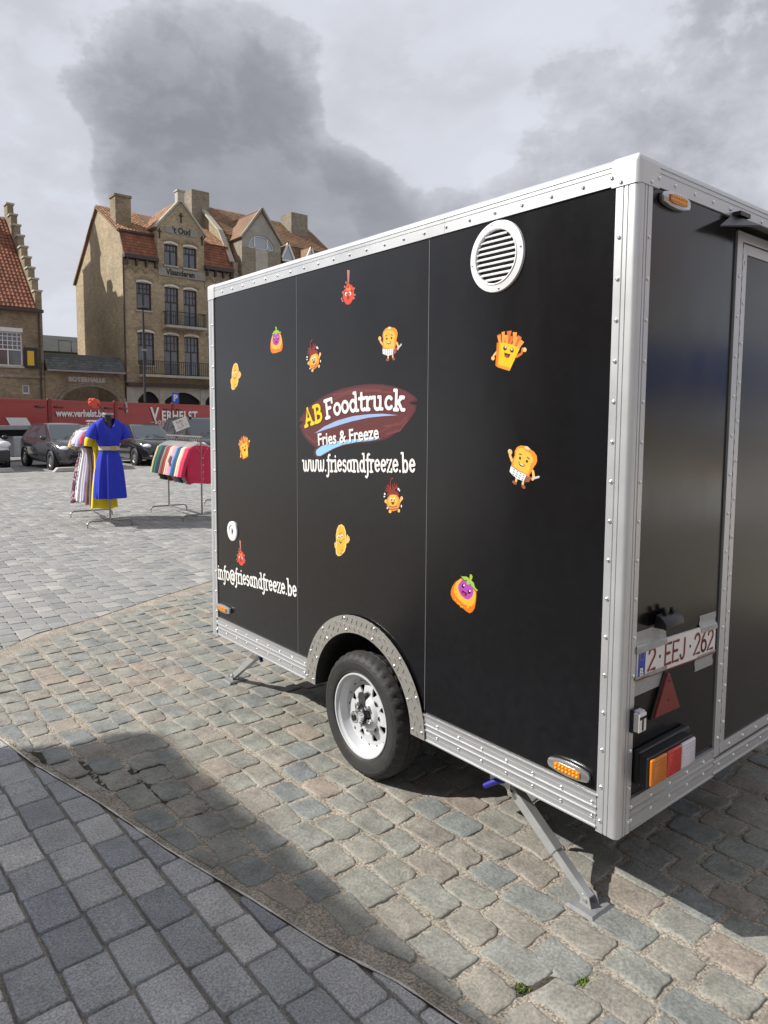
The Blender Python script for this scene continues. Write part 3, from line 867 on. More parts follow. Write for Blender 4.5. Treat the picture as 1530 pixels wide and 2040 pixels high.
MB().box(.585, .66, -.03, -.001, 2.372, 2.386).build('canopy_bracket', M_blkplastic, TR)

# round vent
VY, VZ = .547, 2.243
vr = MB().lathe([(.124, .002), (.122, -.006), (.100, -.010), (.097, -.013), (.093, -.012), (.0915, .012)], 'x', (.004, VY, VZ), 56).build('round_vent', M_white, TR, smooth=30)
MB().lathe([(.0925, .012), (.0005, .012)], 'x', (.0055, VY, VZ), 40).build('vent_back', M_dark, vr, recalc=False)
for k in range(9):
    dz = -.076 + .019 * k
    hw = math.sqrt(max(.0915 ** 2 - dz * dz, .0004)) - .001
    s = MB()
    s.add([(.011, VY - hw, VZ + dz + .009), (.011, VY + hw, VZ + dz + .009), (-.006, VY + hw, VZ + dz - .003), (-.006, VY - hw, VZ + dz - .003),
           (.012, VY - hw, VZ + dz + .006), (.012, VY + hw, VZ + dz + .006), (-.005, VY + hw, VZ + dz - .0065), (-.005, VY - hw, VZ + dz - .0065)],
          [(0, 1, 2, 3), (4, 7, 6, 5), (3, 2, 6, 7), (0, 4, 5, 1), (0, 3, 7, 4), (1, 5, 6, 2)])
    s.build('slat', M_white, vr)
for a in (80, 172, 262, -8): put('screw', RVX, vr, (-.004, VY + .112 * math.cos(R(a)), VZ + .112 * math.sin(R(a))), scale=(.6, .6, .6))

# amber marker lamps
def marker(side, u, z, name='marker_lamp'):
    K = .68
    out_ = [(-.082, -.006), (-.078, -.022), (-.04, -.033), (0, -.0365), (.04, -.033), (.078, -.022), (.082, -.006), (.082, .006), (.078, .022), (.04, .033), (0, .0365), (-.04, .033), (-.078, .022), (-.082, .006)]
    ins = [(-.052, -.015), (-.030, -.021), (.030, -.021), (.052, -.015), (.052, .015), (.030, .021), (-.030, .021), (-.052, .015)]
    out_ = [(p[0], p[1] * K) for p in out_]; ins = [(p[0], p[1] * K) for p in ins]
    def mapped(poly, a, b, o0):
        mb = MB()
        if side == 's': return mb.prism([(u - p[0], z + p[1]) for p in poly], 'x', -a, -b)
        return mb.prism([(u + p[0], z + p[1]) for p in poly], 'y', -a, -b)
    body = mapped(out_, -.005, .014, 0).build(name, mat('lamp_bezel', (.55, .55, .56), .25, .8), TR, bevel=.005, smooth=40, seg=2)
    mapped(ins, .010, .019, 0).build('lens', M_amber, body, bevel=.002)
    led = MB()
    for i in range(7):
        for j in (-1, 1):
            c = (-.0185, u - (-.042 + .014 * i), z + j * .0062) if side == 's' else (u + (-.042 + .014 * i), -.0185, z + j * .0062)
            led.ball(c, (.0045, .0045, .0045), 6, 4)
    o = led.build('led_dots', M_amberhot, body, smooth=True); o['kind'] = 'stuff'
marker('s', .181, .516); marker('s', 2.648, .541); marker('r', .198, 2.346)

# tread plate arch with raised bars
ay, az, ain, aout = YC, ZB, .355, .440
def archp(r, a): return (ay - r * math.cos(R(a)), az + r * .955 * math.sin(R(a)))
A0, A1 = 0, 180
pts = [archp(aout, a) for a in range(A0, A1 + 1, 6)] + [archp(ain, a) for a in range(A1, A0 - 1, -6)]
arch = MB().prism(pts, 'x', -.0075, -.0055).build('fender_arch', M_tread, TR)
lip = MB()
for a in range(0, 180, 6):
    p, q = archp(ain, a), archp(ain, a + 6)
    lip.quad((-.0055, *p), (-.0055, *q), (.26, *q), (.26, *p))
lip.build('wheel_well', M_dark, TR, recalc=False)
MB().prism([archp(ain - .001, a) for a in range(0, 181, 6)], 'x', .258, .27).build('wheel_well_back', M_dark, TR)
bar = MB().ball((0, 0, 0), (.0022, .0030, .0150), 6, 6).mesh('tread_bar', M_treadbar, smooth=True)
for i in range(-14, 15):
    for j in range(0, 13):
        y = ay + i * .036 + (.018 if j % 2 else 0); z = az + .016 + j * .034
        rr = math.hypot(y - ay, (z - az) / .955)
        if ain + .010 < rr < aout - .010:
            put('tread_bar', bar, arch, (-.0078, y, z), (R(24 if (j % 2) else -38), 0, 0))
for a in (4, 24, 48, 75, 105, 132, 156, 176):
    for r in (ain + .014, aout - .014): p = archp(r, a); rv_side(p[0], p[1], -.0075)

# wheels
def wheel(xo, mirror=1):
    c = (xo, 1.365, .297)
    root = bpy.data.objects.new('wheel', None); root.location = c; link(root, TR)
    if mirror < 0: root.rotation_euler = (0, 0, math.pi)
    # tyre: profile across the width, x inward from the outer face
    T = MB(); n = 110
    prof = [(.192, .012), (.200, .002), (.206, -.004), (.208, -.0025), (.212, -.0045), (.232, -.007), (.250, -.007), (.252, -.0055), (.256, -.0065), (.268, -.003), (.279, .006), (.2865, .016), (.2925, .030), (.2955, .046), (.2905, .0475), (.2905, .0525), (.2965, .054), (.2970, .080), (.2915, .0815), (.2915, .0885), (.2970, .090), (.2965, .117), (.2905, .1185), (.2905, .1235), (.2955, .125), (.2925, .142), (.2865, .156), (.270, .168), (.24, .176), (.192, .165)]
    vs = []
    for j, (r, h) in enumerate(prof):
        for k in range(n):
            a = 2 * math.pi * (k + (.35 * (h - .08) / .1 if .01 < h < .16 else 0)) / n
            rr = r
            groove = k % 3 == 0
            if groove and r > .272 and (h < .045 or h > .125): rr -= .0075
            if groove and .052 < h < .12 and r > .294: rr -= .006
            vs.append((h, rr * math.cos(a), rr * math.sin(a)))
    fs = [(j * n + k, j * n + (k + 1) % n, (j + 1) * n + (k + 1) % n, (j + 1) * n + k) for j in range(len(prof) - 1) for k in range(n)]
    T.add(vs, fs).build('tyre', M_tyre, root, smooth=30)
    rp = [(.198, .006), (.1965, .000), (.190, .000), (.187, .008), (.182, .012), (.176, .016), (.172, .034), (.164, .052), (.150, .058)]
    rim = MB().lathe(rp, 'x', (0, 0, 0), 64)
    # dished disc with eight triangular openings
    def disc_h(r): return .058 - .012 * (.150 - r) / .07
    for s in range(8):
        a0 = 2 * math.pi * s / 8; da = 2 * math.pi / 8
        ac = a0 + da / 2
        P2 = lambda q: (q[0] * math.cos(q[1]), q[0] * math.sin(q[1]))
        outer = [(.150, a0 + da * t / 6) for t in range(7)] + [(.115, a0 + da)] + [(.080, a0 + da * t / 4) for t in range(4, -1, -1)] + [(.115, a0)]
        tri_ = [P2(q) for q in ((.131, ac - .165), (.133, ac), (.131, ac + .165), (.0935, ac + .050), (.0935, ac - .050))]
        hc = P2((.116, ac))
        hole = []
        for q in outer:
            ox, oy = P2(q); dx, dy = ox - hc[0], oy - hc[1]; best = 1.0
            for (x1, y1), (x2, y2) in zip(tri_, tri_[1:] + tri_[:1]):
                ex, ey = x2 - x1, y2 - y1; den = dx * ey - dy * ex
                if abs(den) < 1e-12: continue
                t = ((x1 - hc[0]) * ey - (y1 - hc[1]) * ex) / den; u = ((x1 - hc[0]) * dy - (y1 - hc[1]) * dx) / den
                if t > 0 and -1e-6 <= u <= 1 + 1e-6: best = min(best, t)
            hx, hy = hc[0] + dx * best, hc[1] + dy * best
            hole.append((math.hypot(hx, hy), math.atan2(hy, hx)))
        no = len(outer)
        rim.add([(disc_h(q[0]), *P2(q)) for q in outer + hole], [(i, (i + 1) % no, no + (i + 1) % no, no + i) for i in range(no)])
        hv = [(disc_h(q[0]), *P2(q)) for q in hole]; hb = [(p[0] + .008, p[1], p[2]) for p in hv]
        m_ = len(hole)
        rim.add(hv + hb, [(i, (i + 1) % m_, m_ + (i + 1) % m_, m_ + i) for i in range(m_)])
    rim.lathe([(.080, .046), (.070, .036), (.062, .032), (.036, .032), (.034, .040)], 'x', (0, 0, 0), 40)
    rim.build('rim', M_rim, root, smooth=30)
    MB().lathe([(.186, .10), (.186, .160)], 'x', (0, 0, 0), 32).lathe([(.186, .12), (.001, .12)], 'x', (0, 0, 0), 32).build('brake_drum', M_dark, root, recalc=False)
    hb = MB()
    for k in range(5):
        a = 2 * math.pi * k / 5 + .3
        hb.prism([(.043 * math.cos(a - .35), .043 * math.sin(a - .35)), (.043 * math.cos(a + .35), .043 * math.sin(a + .35)), (0, 0)], 'x', .014, .0315)
    hb.lathe([(.033, .0315), (.033, .008), (.0005, .008)], 'x', (0, 0, 0), 20)
    hb.build('hub', M_blkplastic, root)
    MB().lathe([(.0285, .012), (.0285, -.028), (.026, -.032), (.020, -.032), (.018, -.026), (.0005, -.024)], 'x', (0, 0, 0), 24).build('hub_cap', M_chrome, root, smooth=30)
    MB().lathe([(.013, -.0245), (.011, -.034), (.0005, -.034)], 'x', (0, 0, 0), 12).build('grease_cap', M_blkplastic, root)
    nut = MB().lathe([(.0115, .004), (.0115, -.014), (.009, -.020), (.0005, -.021)], 'x', (0, 0, 0), 6).mesh('wheel_nut', M_chrome)
    for k in range(5):
        a = 2 * math.pi * (k + .5) / 5 + .3
        put('wheel_nut', nut, root, (.030, .051 * math.cos(a), .051 * math.sin(a)))
wheel(.030); wheel(W_T - .030, -1)

# corner steadies
def steady(pad, top, sgn):
    root = bpy.data.objects.new('support_leg', None); root.location = pad; link(root, TR)
    d = Vector(top) - Vector(pad)
    a = Vector((0, 0, .030)); mid_ = a + (d - a) * .36
    MB().beam(a, a + (d - a) * .55, .032, .032).build('inner_tube', M_zinc, root, bevel=.002)
    MB().beam(mid_, d, .040, .040).build('outer_tube', M_zinc, root, bevel=.003)
    f = MB().add([(-.062, -.058, .004), (.062, -.058, .004), (.062, .058, .004), (-.062, .058, .004), (-.052, -.048, .014), (.052, -.048, .014), (.052, .048, .014), (-.052, .048, .014), ],
                 [(0, 1, 5, 4), (1, 2, 6, 5), (2, 3, 7, 6), (3, 0, 4, 7), (4, 5, 6, 7), (3, 2, 1, 0)])
    f.build('foot_plate', mat('foot_steel', (.20, .203, .208), .6, 0.0, var=.25, vscale=40, spec=.25), root)
    b = MB()
    for s in (-1, 1): b.prism([(-.024, .014), (.024, .014), (.013, .052), (-.013, .052)], 'x', s * .022 - .0015, s * .022 + .0015)
    b.build('foot_bracket', M_zinc, root)
    MB().tube([(-.03, 0, .036), (.03, 0, .036)], .006, 8).build('foot_pin', M_chrome, root)
    pv = a + (d - a) * .86
    MB().tube([pv + Vector((-.036, 0, 0)), pv + Vector((.03, 0, 0))], .011, 10).build('lock_pin', M_chrome, root)
    h0 = a + (d - a) * .98 + Vector((-.03, -.012 * sgn, 0))
    MB().tube([h0, h0 + Vector((-.010, .030 * sgn, -.012)), h0 + Vector((-.022, .075 * sgn, -.045))], [.011, .012, .0105], 10).build('grip', M_blue, root, smooth=True)
    br = MB()
    for s in (-1, 1): br.box(d.x + s * .026 - .002, d.x + s * .026 + .002, d.y - .05, d.y + .05, d.z - .03, .392)
    br.build('mount_bracket', M_zinc, root)
steady((.098, .155, 0), (.102, .545, .318), 1)
steady((.164, 2.85, 0), (.150, 2.44, .318), -1)

# number plate, tape, lamps on the rear
pl = MB().prism([(.081, .852), (.601, .835), (.601, .945), (.081, .962)], 'y', -.0025, .004).build('number_plate', M_plate, TR)
pa = math.atan2(-.017, .52)
PR, PU = Vector((math.cos(pa), 0, math.sin(pa))), Vector((-math.sin(pa), 0, math.cos(pa)))
def on_plate(u, v, y=-.0032): return Vector((.081, y, .852)) + PR * u + PU * v
eb = MB().add([on_plate(.004, .004), on_plate(.046, .004), on_plate(.046, .106), on_plate(.004, .106)], [(0, 1, 2, 3)]).build('euro_band', M_eublue, pl, recalc=False)
st = MB()
for k in range(12):
    c = on_plate(.025 + .013 * math.cos(k * math.pi / 6), .075 + .013 * math.sin(k * math.pi / 6), -.0036)
    st.add([c + PR * .0018, c + PU * .0018, c - PR * .0018, c - PU * .0018], [(0, 1, 2, 3)])
o = st.build('stars', mat('star_yellow', (.5, .42, .10), .5), eb, recalc=False)
text_obj('country_letter', 'B', .038, M_plate, eb, frame_mat(on_plate(.014, .010, -.0036), PR, PU), bold=.0012, depth=.0002)
PG = {'2': [arc(.5, .72, .40, .25, 165, -25, 8) + [(.06, .05), (.95, .05)]], 'E': [[(.90, .95), (.10, .95), (.10, .05), (.95, .05)], [(.10, .52), (.74, .52)]],
      'J': [[(.72, .95), (.72, .30)] + arc(.40, .30, .32, .25, 0, -165, 6)], '6': [arc(.5, .31, .40, .26, 0, 360, 12), [(.11, .38), (.26, .68), (.66, .96)]]}
for ch, u0, u1 in (('2', .062, .108), ('E', .165, .208), ('E', .215, .258), ('J', .265, .307), ('2', .362, .405), ('6', .411, .454), ('2', .459, .502)):
    fs_ = []
    for stq in PG[ch]: ribbon([(u0 + p[0] * (u1 - u0), .017 + p[1] * .076) for p in stq], .0105, None, None, fs_)
    g_ = MB()
    for i, f_ in enumerate(fs_): g_.add([on_plate(p[0], p[1], -.0034 - .00002 * (i % 12)) for p in f_], [tuple(range(len(f_)))])
    g_.build('plate_character', M_platered, pl, recalc=False, weld=False)
for u in (.130, .330):
    MB().add([on_plate(u, .050, -.0034), on_plate(u + .010, .050, -.0034), on_plate(u + .010, .060, -.0034), on_plate(u, .060, -.0034)], [(0, 1, 2, 3)]).build('plate_dot', mat('plate_dot_black', (.02, .02, .02), .5), pl, recalc=False)
MB().prism([(.079, .8505), (.603, .8335), (.603, .838), (.079, .855)], 'y', -.0028, .003).build('plate_rim', M_platered, pl)
def tape(pts):
    """strip of cloth tape with a few creases"""
    mb = MB(); n = 12; m_ = 10
    (x0, z0), (x1, z1), hgt = pts
    def at(i, j):
        t, q = i / n, j / m_
        x = x0 + (x1 - x0) * t + .003 * math.sin(q * 9 + x0 * 40) * (i in (0, n)); z = z0 + (z1 - z0) * t + hgt * q
        zb = .852 - .0327 * (x - .081)
        on = min(1, max(0, min((z - zb + .006) / .008, (zb + .117 - z) / .008)))
        return (x, .0045 * (1 - on) - .0037 * on - .0012 * abs(noise.noise((t * 5 + x0 * 9, q * 4, z0 * 9))), z)
    for i in range(n):
        for j in range(m_): mb.quad(at(i, j), at(i + 1, j), at(i + 1, j + 1), at(i, j + 1))
    return mb.build('tape_strip', M_tape, TR, recalc=False, smooth=True)
tape(((.076, .937), (.262, .937), .070)); tape(((.074, .797), (.268, .797), .066)); tape(((.490, .927), (.610, .924), .062)); tape(((.470, .790), (.602, .789), .058))
lamp = MB()
LZ, LX0, LX1 = 1.012, .170, .285
lp = [(-.002, LZ - .006)] + [(-.002 - .046 * math.sin(R(10 + 18 * i)), LZ + .040 * math.cos(R(10 + 18 * i))) for i in range(6)] + [(-.034, LZ - .004)]
lamp.prism(lp, 'x', LX0, LX1)
lo = lamp.build('plate_lamp', M_blkplastic, TR, bevel=.003, smooth=40)
for x in (.205, .25): MB().ball((x, -.022, LZ + .044), (.009, .009, .011), 10, 6).build('lamp_screw', M_blkplastic, lo, smooth=True)
tri = MB().prism([(.185, .702), (.347, .700), (.268, .838), (.258, .838)], 'y', -.014, .006).build('reflector_triangle', M_refl, TR, bevel=.004)
MB().prism([(.176, .694), (.355, .692), (.269, .848), (.257, .848)], 'y', -.004, .006).build('reflector_backing', M_blkplastic, tri, bevel=.003)
for p in ((.262, .812), (.262, .748)): MB().lathe([(.005, 0), (.0005, 0)], 'y', (p[0], -.0145, p[1]), 10).build('reflector_screw', M_dark, tri, recalc=False)
tb = MB().box(.052, .098, -.012, .006, .690, .765).build('t_marker', M_blkplastic, TR, bevel=.003)
MB().box(.054, .0965, -.033, -.0125, .697, .757).build('t_face', M_plate, tb, bevel=.002)
text_obj('t_letter', 'T', .062, M_dark, tb, frame_mat((.0575, -.0336, .703), (1, 0, 0), (0, 0, 1)), bold=.0016, sx=.95, depth=.0004)
MB().box(.060, .090, -.030, -.012, .7575, .764).build('t_glass', M_clear, tb)
tl = MB().box(.085, .405, -.022, .006, .508, .622).build('tail_lamp', M_blkplastic, TR, bevel=.008, seg=3)
MB().box(.079, .362, -.055, -.0225, .520, .616).build('lamp_housing', M_blkplastic, tl, bevel=.004)
for x0, x1, m_, nm in ((.082, .1735, M_amber, 'amber_lens'), (.1755, .2665, M_redlens, 'red_lens'), (.2685, .358, M_clear, 'clear_lens')):
    lo = MB().box(x0, x1, -.068, -.0555, .524, .612).build(nm, m_, tl, bevel=.006, seg=3, smooth=40)
    dots = MB()
    for i in range(7):
        for j in range(7):
            if i >= 4 or j >= 5 or i < 1: dots.ball((x0 + .009 + i * .0118, -.0682, .532 + j * .0118), (.0028, .0012, .0028), 6, 3)
    o = dots.build('lens_dots', mat('lens_dot_' + nm, {'amber_lens': (.45, .12, .005), 'red_lens': (.30, .01, .01), 'clear_lens': (.35, .33, .40)}[nm], .3), lo); o['kind'] = 'stuff'
DECALS = {
'fries': [
 ('p','fry2',[(-56.5,57.1),(-38.8,61.2),(-32.5,30.5),(-49,31.2)]),
 ('p','fry',[(-35.5,66.5),(-20.6,67.8),(-20.2,27.5),(-31.1,28.3)]),
 ('p','fry2',[(-11.9,67.5),(10.8,67.5),(6,48.7),(-4,25.2)]),
 ('p','fry',[(15.6,62),(34.7,59.3),(31.4,37.5),(17.4,19.5)]),
 ('p','fry2',[(38.9,49.9),(56,40.5),(37.3,13),(24.1,16)]),
 ('p','fry',[(52.3,33.8),(66.8,23.7),(46.7,4.3),(30.9,9.4)]),
 ('p','fry',[(-53.7,53.8),(-41.4,55.8),(-38,30.4),(-46.2,31)]),
 ('p','fry',[(-21,55.1),(-6.1,53.8),(-4,25.2),(-17.5,27.3)]),
 ('p','fry2',[(7.3,49.6),(20.6,46.5),(10.8,20),(-2.6,23.1)]),
 ('p','fry',[(25.9,48),(39.1,42.9),(26.8,14.8),(13.5,18.8)]),
 ('s','skin',[(-52.4,2.1),(-70,-13.3),(-74.7,-23.4)],8.5),
 ('p','skin',[(-64.9,-23),(-65.9,-26.6),(-68.9,-29),(-73.1,-29.8),(-77.3,-28.5),(-80.5,-25.7),(-81.7,-21.9),(-80.7,-18.4),(-77.7,-15.9),(-73.5,-15.2),(-69.2,-16.4),(-66.1,-19.3)]),
 ('s','fry2',[(37,-23.2),(57.5,-13.5),(61,1.2)],9.9),
 ('p','skin',[(78.4,-3),(77.4,-6.9),(74.4,-9.6),(70.3,-10.4),(66.1,-9),(62.9,-5.9),(61.7,-1.8),(62.7,2.1),(65.7,4.8),(69.8,5.6),(74,4.2),(77.2,1.1)]),
 ('p','orange',[(-55.9,31.8),(-43.5,30.8),(-49.5,-55.5),(-60.8,-48.7)]),
 ('p','yellow',[(-43.5,30.8),(-21.6,28.6),(-2.7,24.1),(17.5,18),(34.7,11.2),(48.6,3.1),(4.6,-71),(-49.5,-55.5)]),
 ('p','orange2',[(-49.1,-45.7),(7.6,-60),(4.6,-71),(-49.5,-55.5)]),
 ('p','brown',[(-9.6,8.3),(-10.6,4.3),(-13.5,1.5),(-17.5,0.7),(-21.6,2.1),(-24.7,5.3),(-25.9,9.5),(-24.9,13.5),(-22,16.3),(-17.9,17.1),(-13.8,15.7),(-10.8,12.5)]),
 ('p','white',[(-12.5,12.1),(-12.9,10.4),(-14.1,9.2),(-15.7,8.9),(-17.3,9.4),(-18.5,10.8),(-19,12.6),(-18.6,14.3),(-17.5,15.5),(-15.9,15.8),(-14.2,15.2),(-13,13.9)]),
 ('p','brown',[(21.9,-1),(21,-5),(18.2,-7.8),(14.2,-8.6),(10.2,-7.2),(7.2,-4.1),(6,0.1),(7,4.1),(9.8,6.8),(13.8,7.6),(17.8,6.3),(20.8,3.1)]),
 ('p','white',[(16.7,2.4),(16.3,0.6),(15.1,-0.7),(13.3,-1),(11.6,-0.4),(10.3,1),(9.8,2.9),(10.2,4.7),(11.4,5.9),(13.1,6.3),(14.9,5.7),(16.2,4.2)]),
 ('p','brown',[(-20.7,-5.2),(-7.1,-10.2),(7,-12.7),(3.9,-21.1),(-2.7,-25.3),(-12.1,-24.7),(-19,-18.6)]),
 ('p','red',[(-3.1,-19.6),(-3.9,-21.7),(-6.2,-23.1),(-9.4,-23.5),(-12.7,-22.7),(-15.1,-21),(-16,-18.8),(-15.2,-16.7),(-12.9,-15.3),(-9.7,-14.9),(-6.4,-15.7),(-4,-17.4)]),
],
'bread': [
 ('s','skin',[(-47.6,1.7),(-61.6,15.3),(-66.3,26.2)],10.2),
 ('p','skin',[(-56.3,27.3),(-57.6,22.9),(-61.2,19.8),(-66.2,19),(-71.3,20.6),(-75,24.3),(-76.4,29),(-75,33.4),(-71.4,36.5),(-66.4,37.3),(-61.4,35.6),(-57.7,32)]),
 ('s','skin',[(45,1.2),(53.9,-13.5),(52.6,-24.6)],10.2),
 ('s','grey',[(55.4,-20.1),(73.4,-7.5)],7.5),
 ('s','skin',[(-10.8,-46.7),(-9.2,-58.2)],8.6),
 ('p','brown2',[(-3.1,-65.2),(-4.5,-68),(-8.3,-69.8),(-13.6,-70.3),(-18.9,-69.2),(-22.8,-66.9),(-24.2,-63.9),(-22.8,-61.2),(-19,-59.3),(-13.7,-58.9),(-8.4,-59.9),(-4.5,-62.3)]),
 ('s','skin',[(19.1,-46.7),(20.6,-57.2)],8.6),
 ('p','brown2',[(35.5,-63.7),(34.3,-66.7),(31.1,-68.8),(26.7,-69.3),(22.2,-68.3),(19,-65.8),(17.7,-62.7),(18.9,-59.7),(22.1,-57.6),(26.6,-57.1),(31,-58.2),(34.3,-60.6)]),
 ('p','brown2',[(24.7,-19.8),(48.9,-19.6),(42.5,-38.8),(26.4,-46.2)]),
 ('p','orange2',[(-47.9,38.1),(-43.5,53.9),(-29.9,65.1),(-2.9,72),(13.5,66.7),(29.7,63.8),(43,55.6),(50.4,40.9),(49.1,27),(44.8,18.1),(42.1,4.3),(36.4,-14),(36.5,-23.4),(-46,-15.6),(-46.9,6.5),(-43.2,24.3)]),
 ('p','yellow2',[(-41.8,37.6),(-37.4,51.5),(-20.8,58.6),(-2.8,55),(18,53.1),(32.9,40.6),(35.9,31),(30.1,22.1),(30.4,-4.2),(29.1,-16.3),(-8.1,-17.4),(-38.4,-11.4),(-40.1,10.7),(-38.7,24)]),
 ('p','cream',[(-14.9,66.5),(-2.9,72),(10.5,67),(3.1,61.1),(-11.8,61.5)]),
 ('p','white',[(-46.7,-16.5),(-8,-20.7),(24.7,-20.7),(22,-45),(-7.8,-47.8),(-32,-42.4),(-45.8,-36.7)]),
 ('p','blue',[(-32.2,-20.9),(-24.6,-21.7),(-24.6,-25.6),(-32.2,-24.7)]),
 ('p','blue',[(-32.1,-29),(-24.5,-29.8),(-24.5,-33.7),(-32.1,-32.9)]),
 ('p','blue',[(-32,-37.2),(-24.5,-38),(-24.4,-41.8),(-32,-41)]),
 ('p','blue',[(-17.8,-21.9),(-10.3,-22.8),(-10.2,-26.6),(-17.8,-25.7)]),
 ('p','blue',[(-17.7,-30),(-10.2,-30.8),(-10.2,-34.6),(-17.7,-33.8)]),
 ('p','blue',[(-17.6,-38.1),(-10.1,-38.9),(-10.1,-42.7),(-17.6,-41.9)]),
 ('p','blue',[(-3.5,-22.9),(4,-23.8),(4,-27.5),(-3.5,-26.7)]),
 ('p','blue',[(-3.4,-31),(4,-31.8),(4.1,-35.6),(-3.4,-34.8)]),
 ('p','blue',[(-3.4,-39.1),(4.1,-39.9),(4.2,-43.6),(-3.3,-42.9)]),
 ('p','blue',[(10.7,-23.9),(18.1,-24.8),(18.1,-28.5),(10.7,-27.7)]),
 ('p','blue',[(10.7,-32),(18.2,-32.8),(18.2,-36.5),(10.8,-35.8)]),
 ('p','blue',[(10.8,-40),(18.3,-40.8),(18.3,-44.6),(10.9,-43.8)]),
 ('p','brown',[(-14.5,22.9),(-15,20.5),(-16.7,18.8),(-18.9,18.4),(-21.2,19.2),(-22.9,21.1),(-23.5,23.7),(-22.9,26.1),(-21.3,27.8),(-19,28.2),(-16.8,27.4),(-15.1,25.4)]),
 ('p','brown',[(16.1,23.2),(15.6,20.8),(13.9,19.2),(11.7,18.7),(9.5,19.5),(7.8,21.5),(7.2,24),(7.8,26.4),(9.4,28),(11.6,28.5),(13.9,27.7),(15.5,25.7)]),
 ('s','brown',[(-26.6,35.3),(-17.6,37.4)],3.1),
 ('s','brown',[(8.6,37.5),(18.2,34.3)],3.1),
 ('p','brown',[(-21.1,11.6),(-8.3,5.4),(8.8,10.2),(3.7,1.1),(-8.2,-1.3),(-17.3,2.7)]),
 ('p','white',[(-17.3,8.4),(-8.3,5.4),(5.1,7.6),(2.2,3.6),(-8.3,3),(-15,5.4)]),
],
'onion': [
 ('s','maroon',[(-6.2,16),(-39.8,38.8)],6.3),
 ('s','maroon',[(-6.2,16),(-47.3,28.4)],6.3),
 ('s','maroon',[(-6.2,16),(-32.2,42.3)],6.3),
 ('s','maroon',[(-6.2,16),(9.9,52.2)],6.3),
 ('s','maroon',[(-6.2,16),(23.3,47.4)],6.3),
 ('s','maroon',[(-6.2,16),(20.5,38.5)],6.3),
 ('s','maroon',[(-6.2,16),(-48.8,17.5)],6.3),
 ('s','maroon',[(-6.2,16),(29.3,40.2)],6.3),
 ('s','maroon',[(-6.2,16),(-5,45.3)],6.3),
 ('s','maroon',[(-13.8,21.3),(-17.9,52.2),(-14.2,68),(-0.8,73.8)],6.3),
 ('p','skin',[(-38.4,-27.9),(-39.6,-31.9),(-42.9,-35.1),(-47.5,-36.6),(-52.1,-36),(-55.6,-33.4),(-56.8,-29.6),(-55.6,-25.5),(-52.3,-22.3),(-47.7,-20.8),(-43,-21.5),(-39.6,-24.1)]),
 ('s','skin',[(-46.8,-30.6),(-28.3,-43.7)],9.5),
 ('p','skin',[(63.6,-6),(62.4,-10.5),(59.3,-13.9),(54.9,-15.5),(50.5,-14.7),(47.3,-11.8),(46.1,-7.6),(47.2,-3.2),(50.4,0.3),(54.7,1.8),(59.1,1),(62.3,-1.8)]),
 ('s','skin',[(52,-11.9),(40.4,-27.4)],9.5),
 ('p','skin',[(-9.1,-68.2),(-10.4,-72.3),(-13.9,-75.5),(-18.8,-77.1),(-23.8,-76.6),(-27.4,-74.1),(-28.8,-70.3),(-27.5,-66.2),(-23.9,-63),(-19,-61.4),(-14.1,-62),(-10.4,-64.5)]),
 ('p','skin',[(45.9,-59.7),(44.9,-63.6),(42,-66.8),(37.9,-68.2),(33.9,-67.6),(30.9,-65.1),(29.7,-61.3),(30.8,-57.4),(33.7,-54.2),(37.8,-52.8),(41.8,-53.4),(44.8,-55.9)]),
 ('p','orange2',[(46.3,-24.9),(40.6,-44),(24.5,-59.3),(2.2,-66.6),(-20.5,-63.9),(-37.4,-51.7),(-43.7,-33.3),(-37.7,-13.8),(-21.1,1.5),(1.4,8.4),(23.8,5.3),(40.2,-6.9)]),
 ('p','fry',[(40.4,-25.5),(35.5,-43.3),(21.5,-57.5),(2.2,-64.2),(-17.5,-61.4),(-32.1,-49.9),(-37.6,-32.7),(-32.4,-14.6),(-18.1,-0.4),(1.4,6),(20.9,2.9),(35.1,-8.6)]),
 ('p','yellow2',[(29.3,-18.8),(25.3,-31.7),(14.3,-42),(-1,-46.9),(-16.5,-45),(-28,-36.8),(-32.3,-24.4),(-28.2,-11.2),(-16.9,-0.9),(-1.5,3.8),(13.8,1.7),(25.1,-6.6)]),
 ('p','maroon',[(-44.7,-4.8),(-31.9,12),(-13.8,22.3),(10.2,24.2),(31.1,17.1),(43,2.7),(28.3,4.4),(7.4,4.5),(-19.6,2.2),(-36.3,-5.1)]),
 ('s','brown2',[(-25.2,-48.3),(-1,-49.8),(24.3,-42.5)],4.4),
 ('s','brown2',[(-22.1,-58.8),(0.6,-59.4),(25.9,-52)],4.4),
 ('p','white',[(-7.1,-16.2),(-7.9,-19.6),(-10.2,-22.3),(-13.3,-23.4),(-16.5,-22.8),(-18.9,-20.6),(-19.7,-17.4),(-18.9,-14),(-16.6,-11.3),(-13.5,-10.1),(-10.3,-10.8),(-7.9,-13)]),
 ('p','white',[(13.2,-14.4),(12.4,-17.8),(10.1,-20.4),(7,-21.6),(3.8,-21),(1.5,-18.8),(0.6,-15.5),(1.4,-12.1),(3.7,-9.5),(6.8,-8.4),(10,-9),(12.3,-11.2)]),
 ('p','brown',[(-8.2,-19.3),(-8.7,-21.4),(-10,-23.1),(-11.8,-23.9),(-13.6,-23.5),(-15,-22),(-15.5,-19.9),(-15,-17.7),(-13.7,-16),(-11.9,-15.3),(-10.1,-15.7),(-8.7,-17.1)]),
 ('p','brown',[(11.3,-17.5),(10.8,-19.7),(9.5,-21.4),(7.7,-22.1),(5.9,-21.7),(4.6,-20.2),(4.1,-18.1),(4.5,-16),(5.8,-14.3),(7.6,-13.5),(9.4,-14),(10.8,-15.4)]),
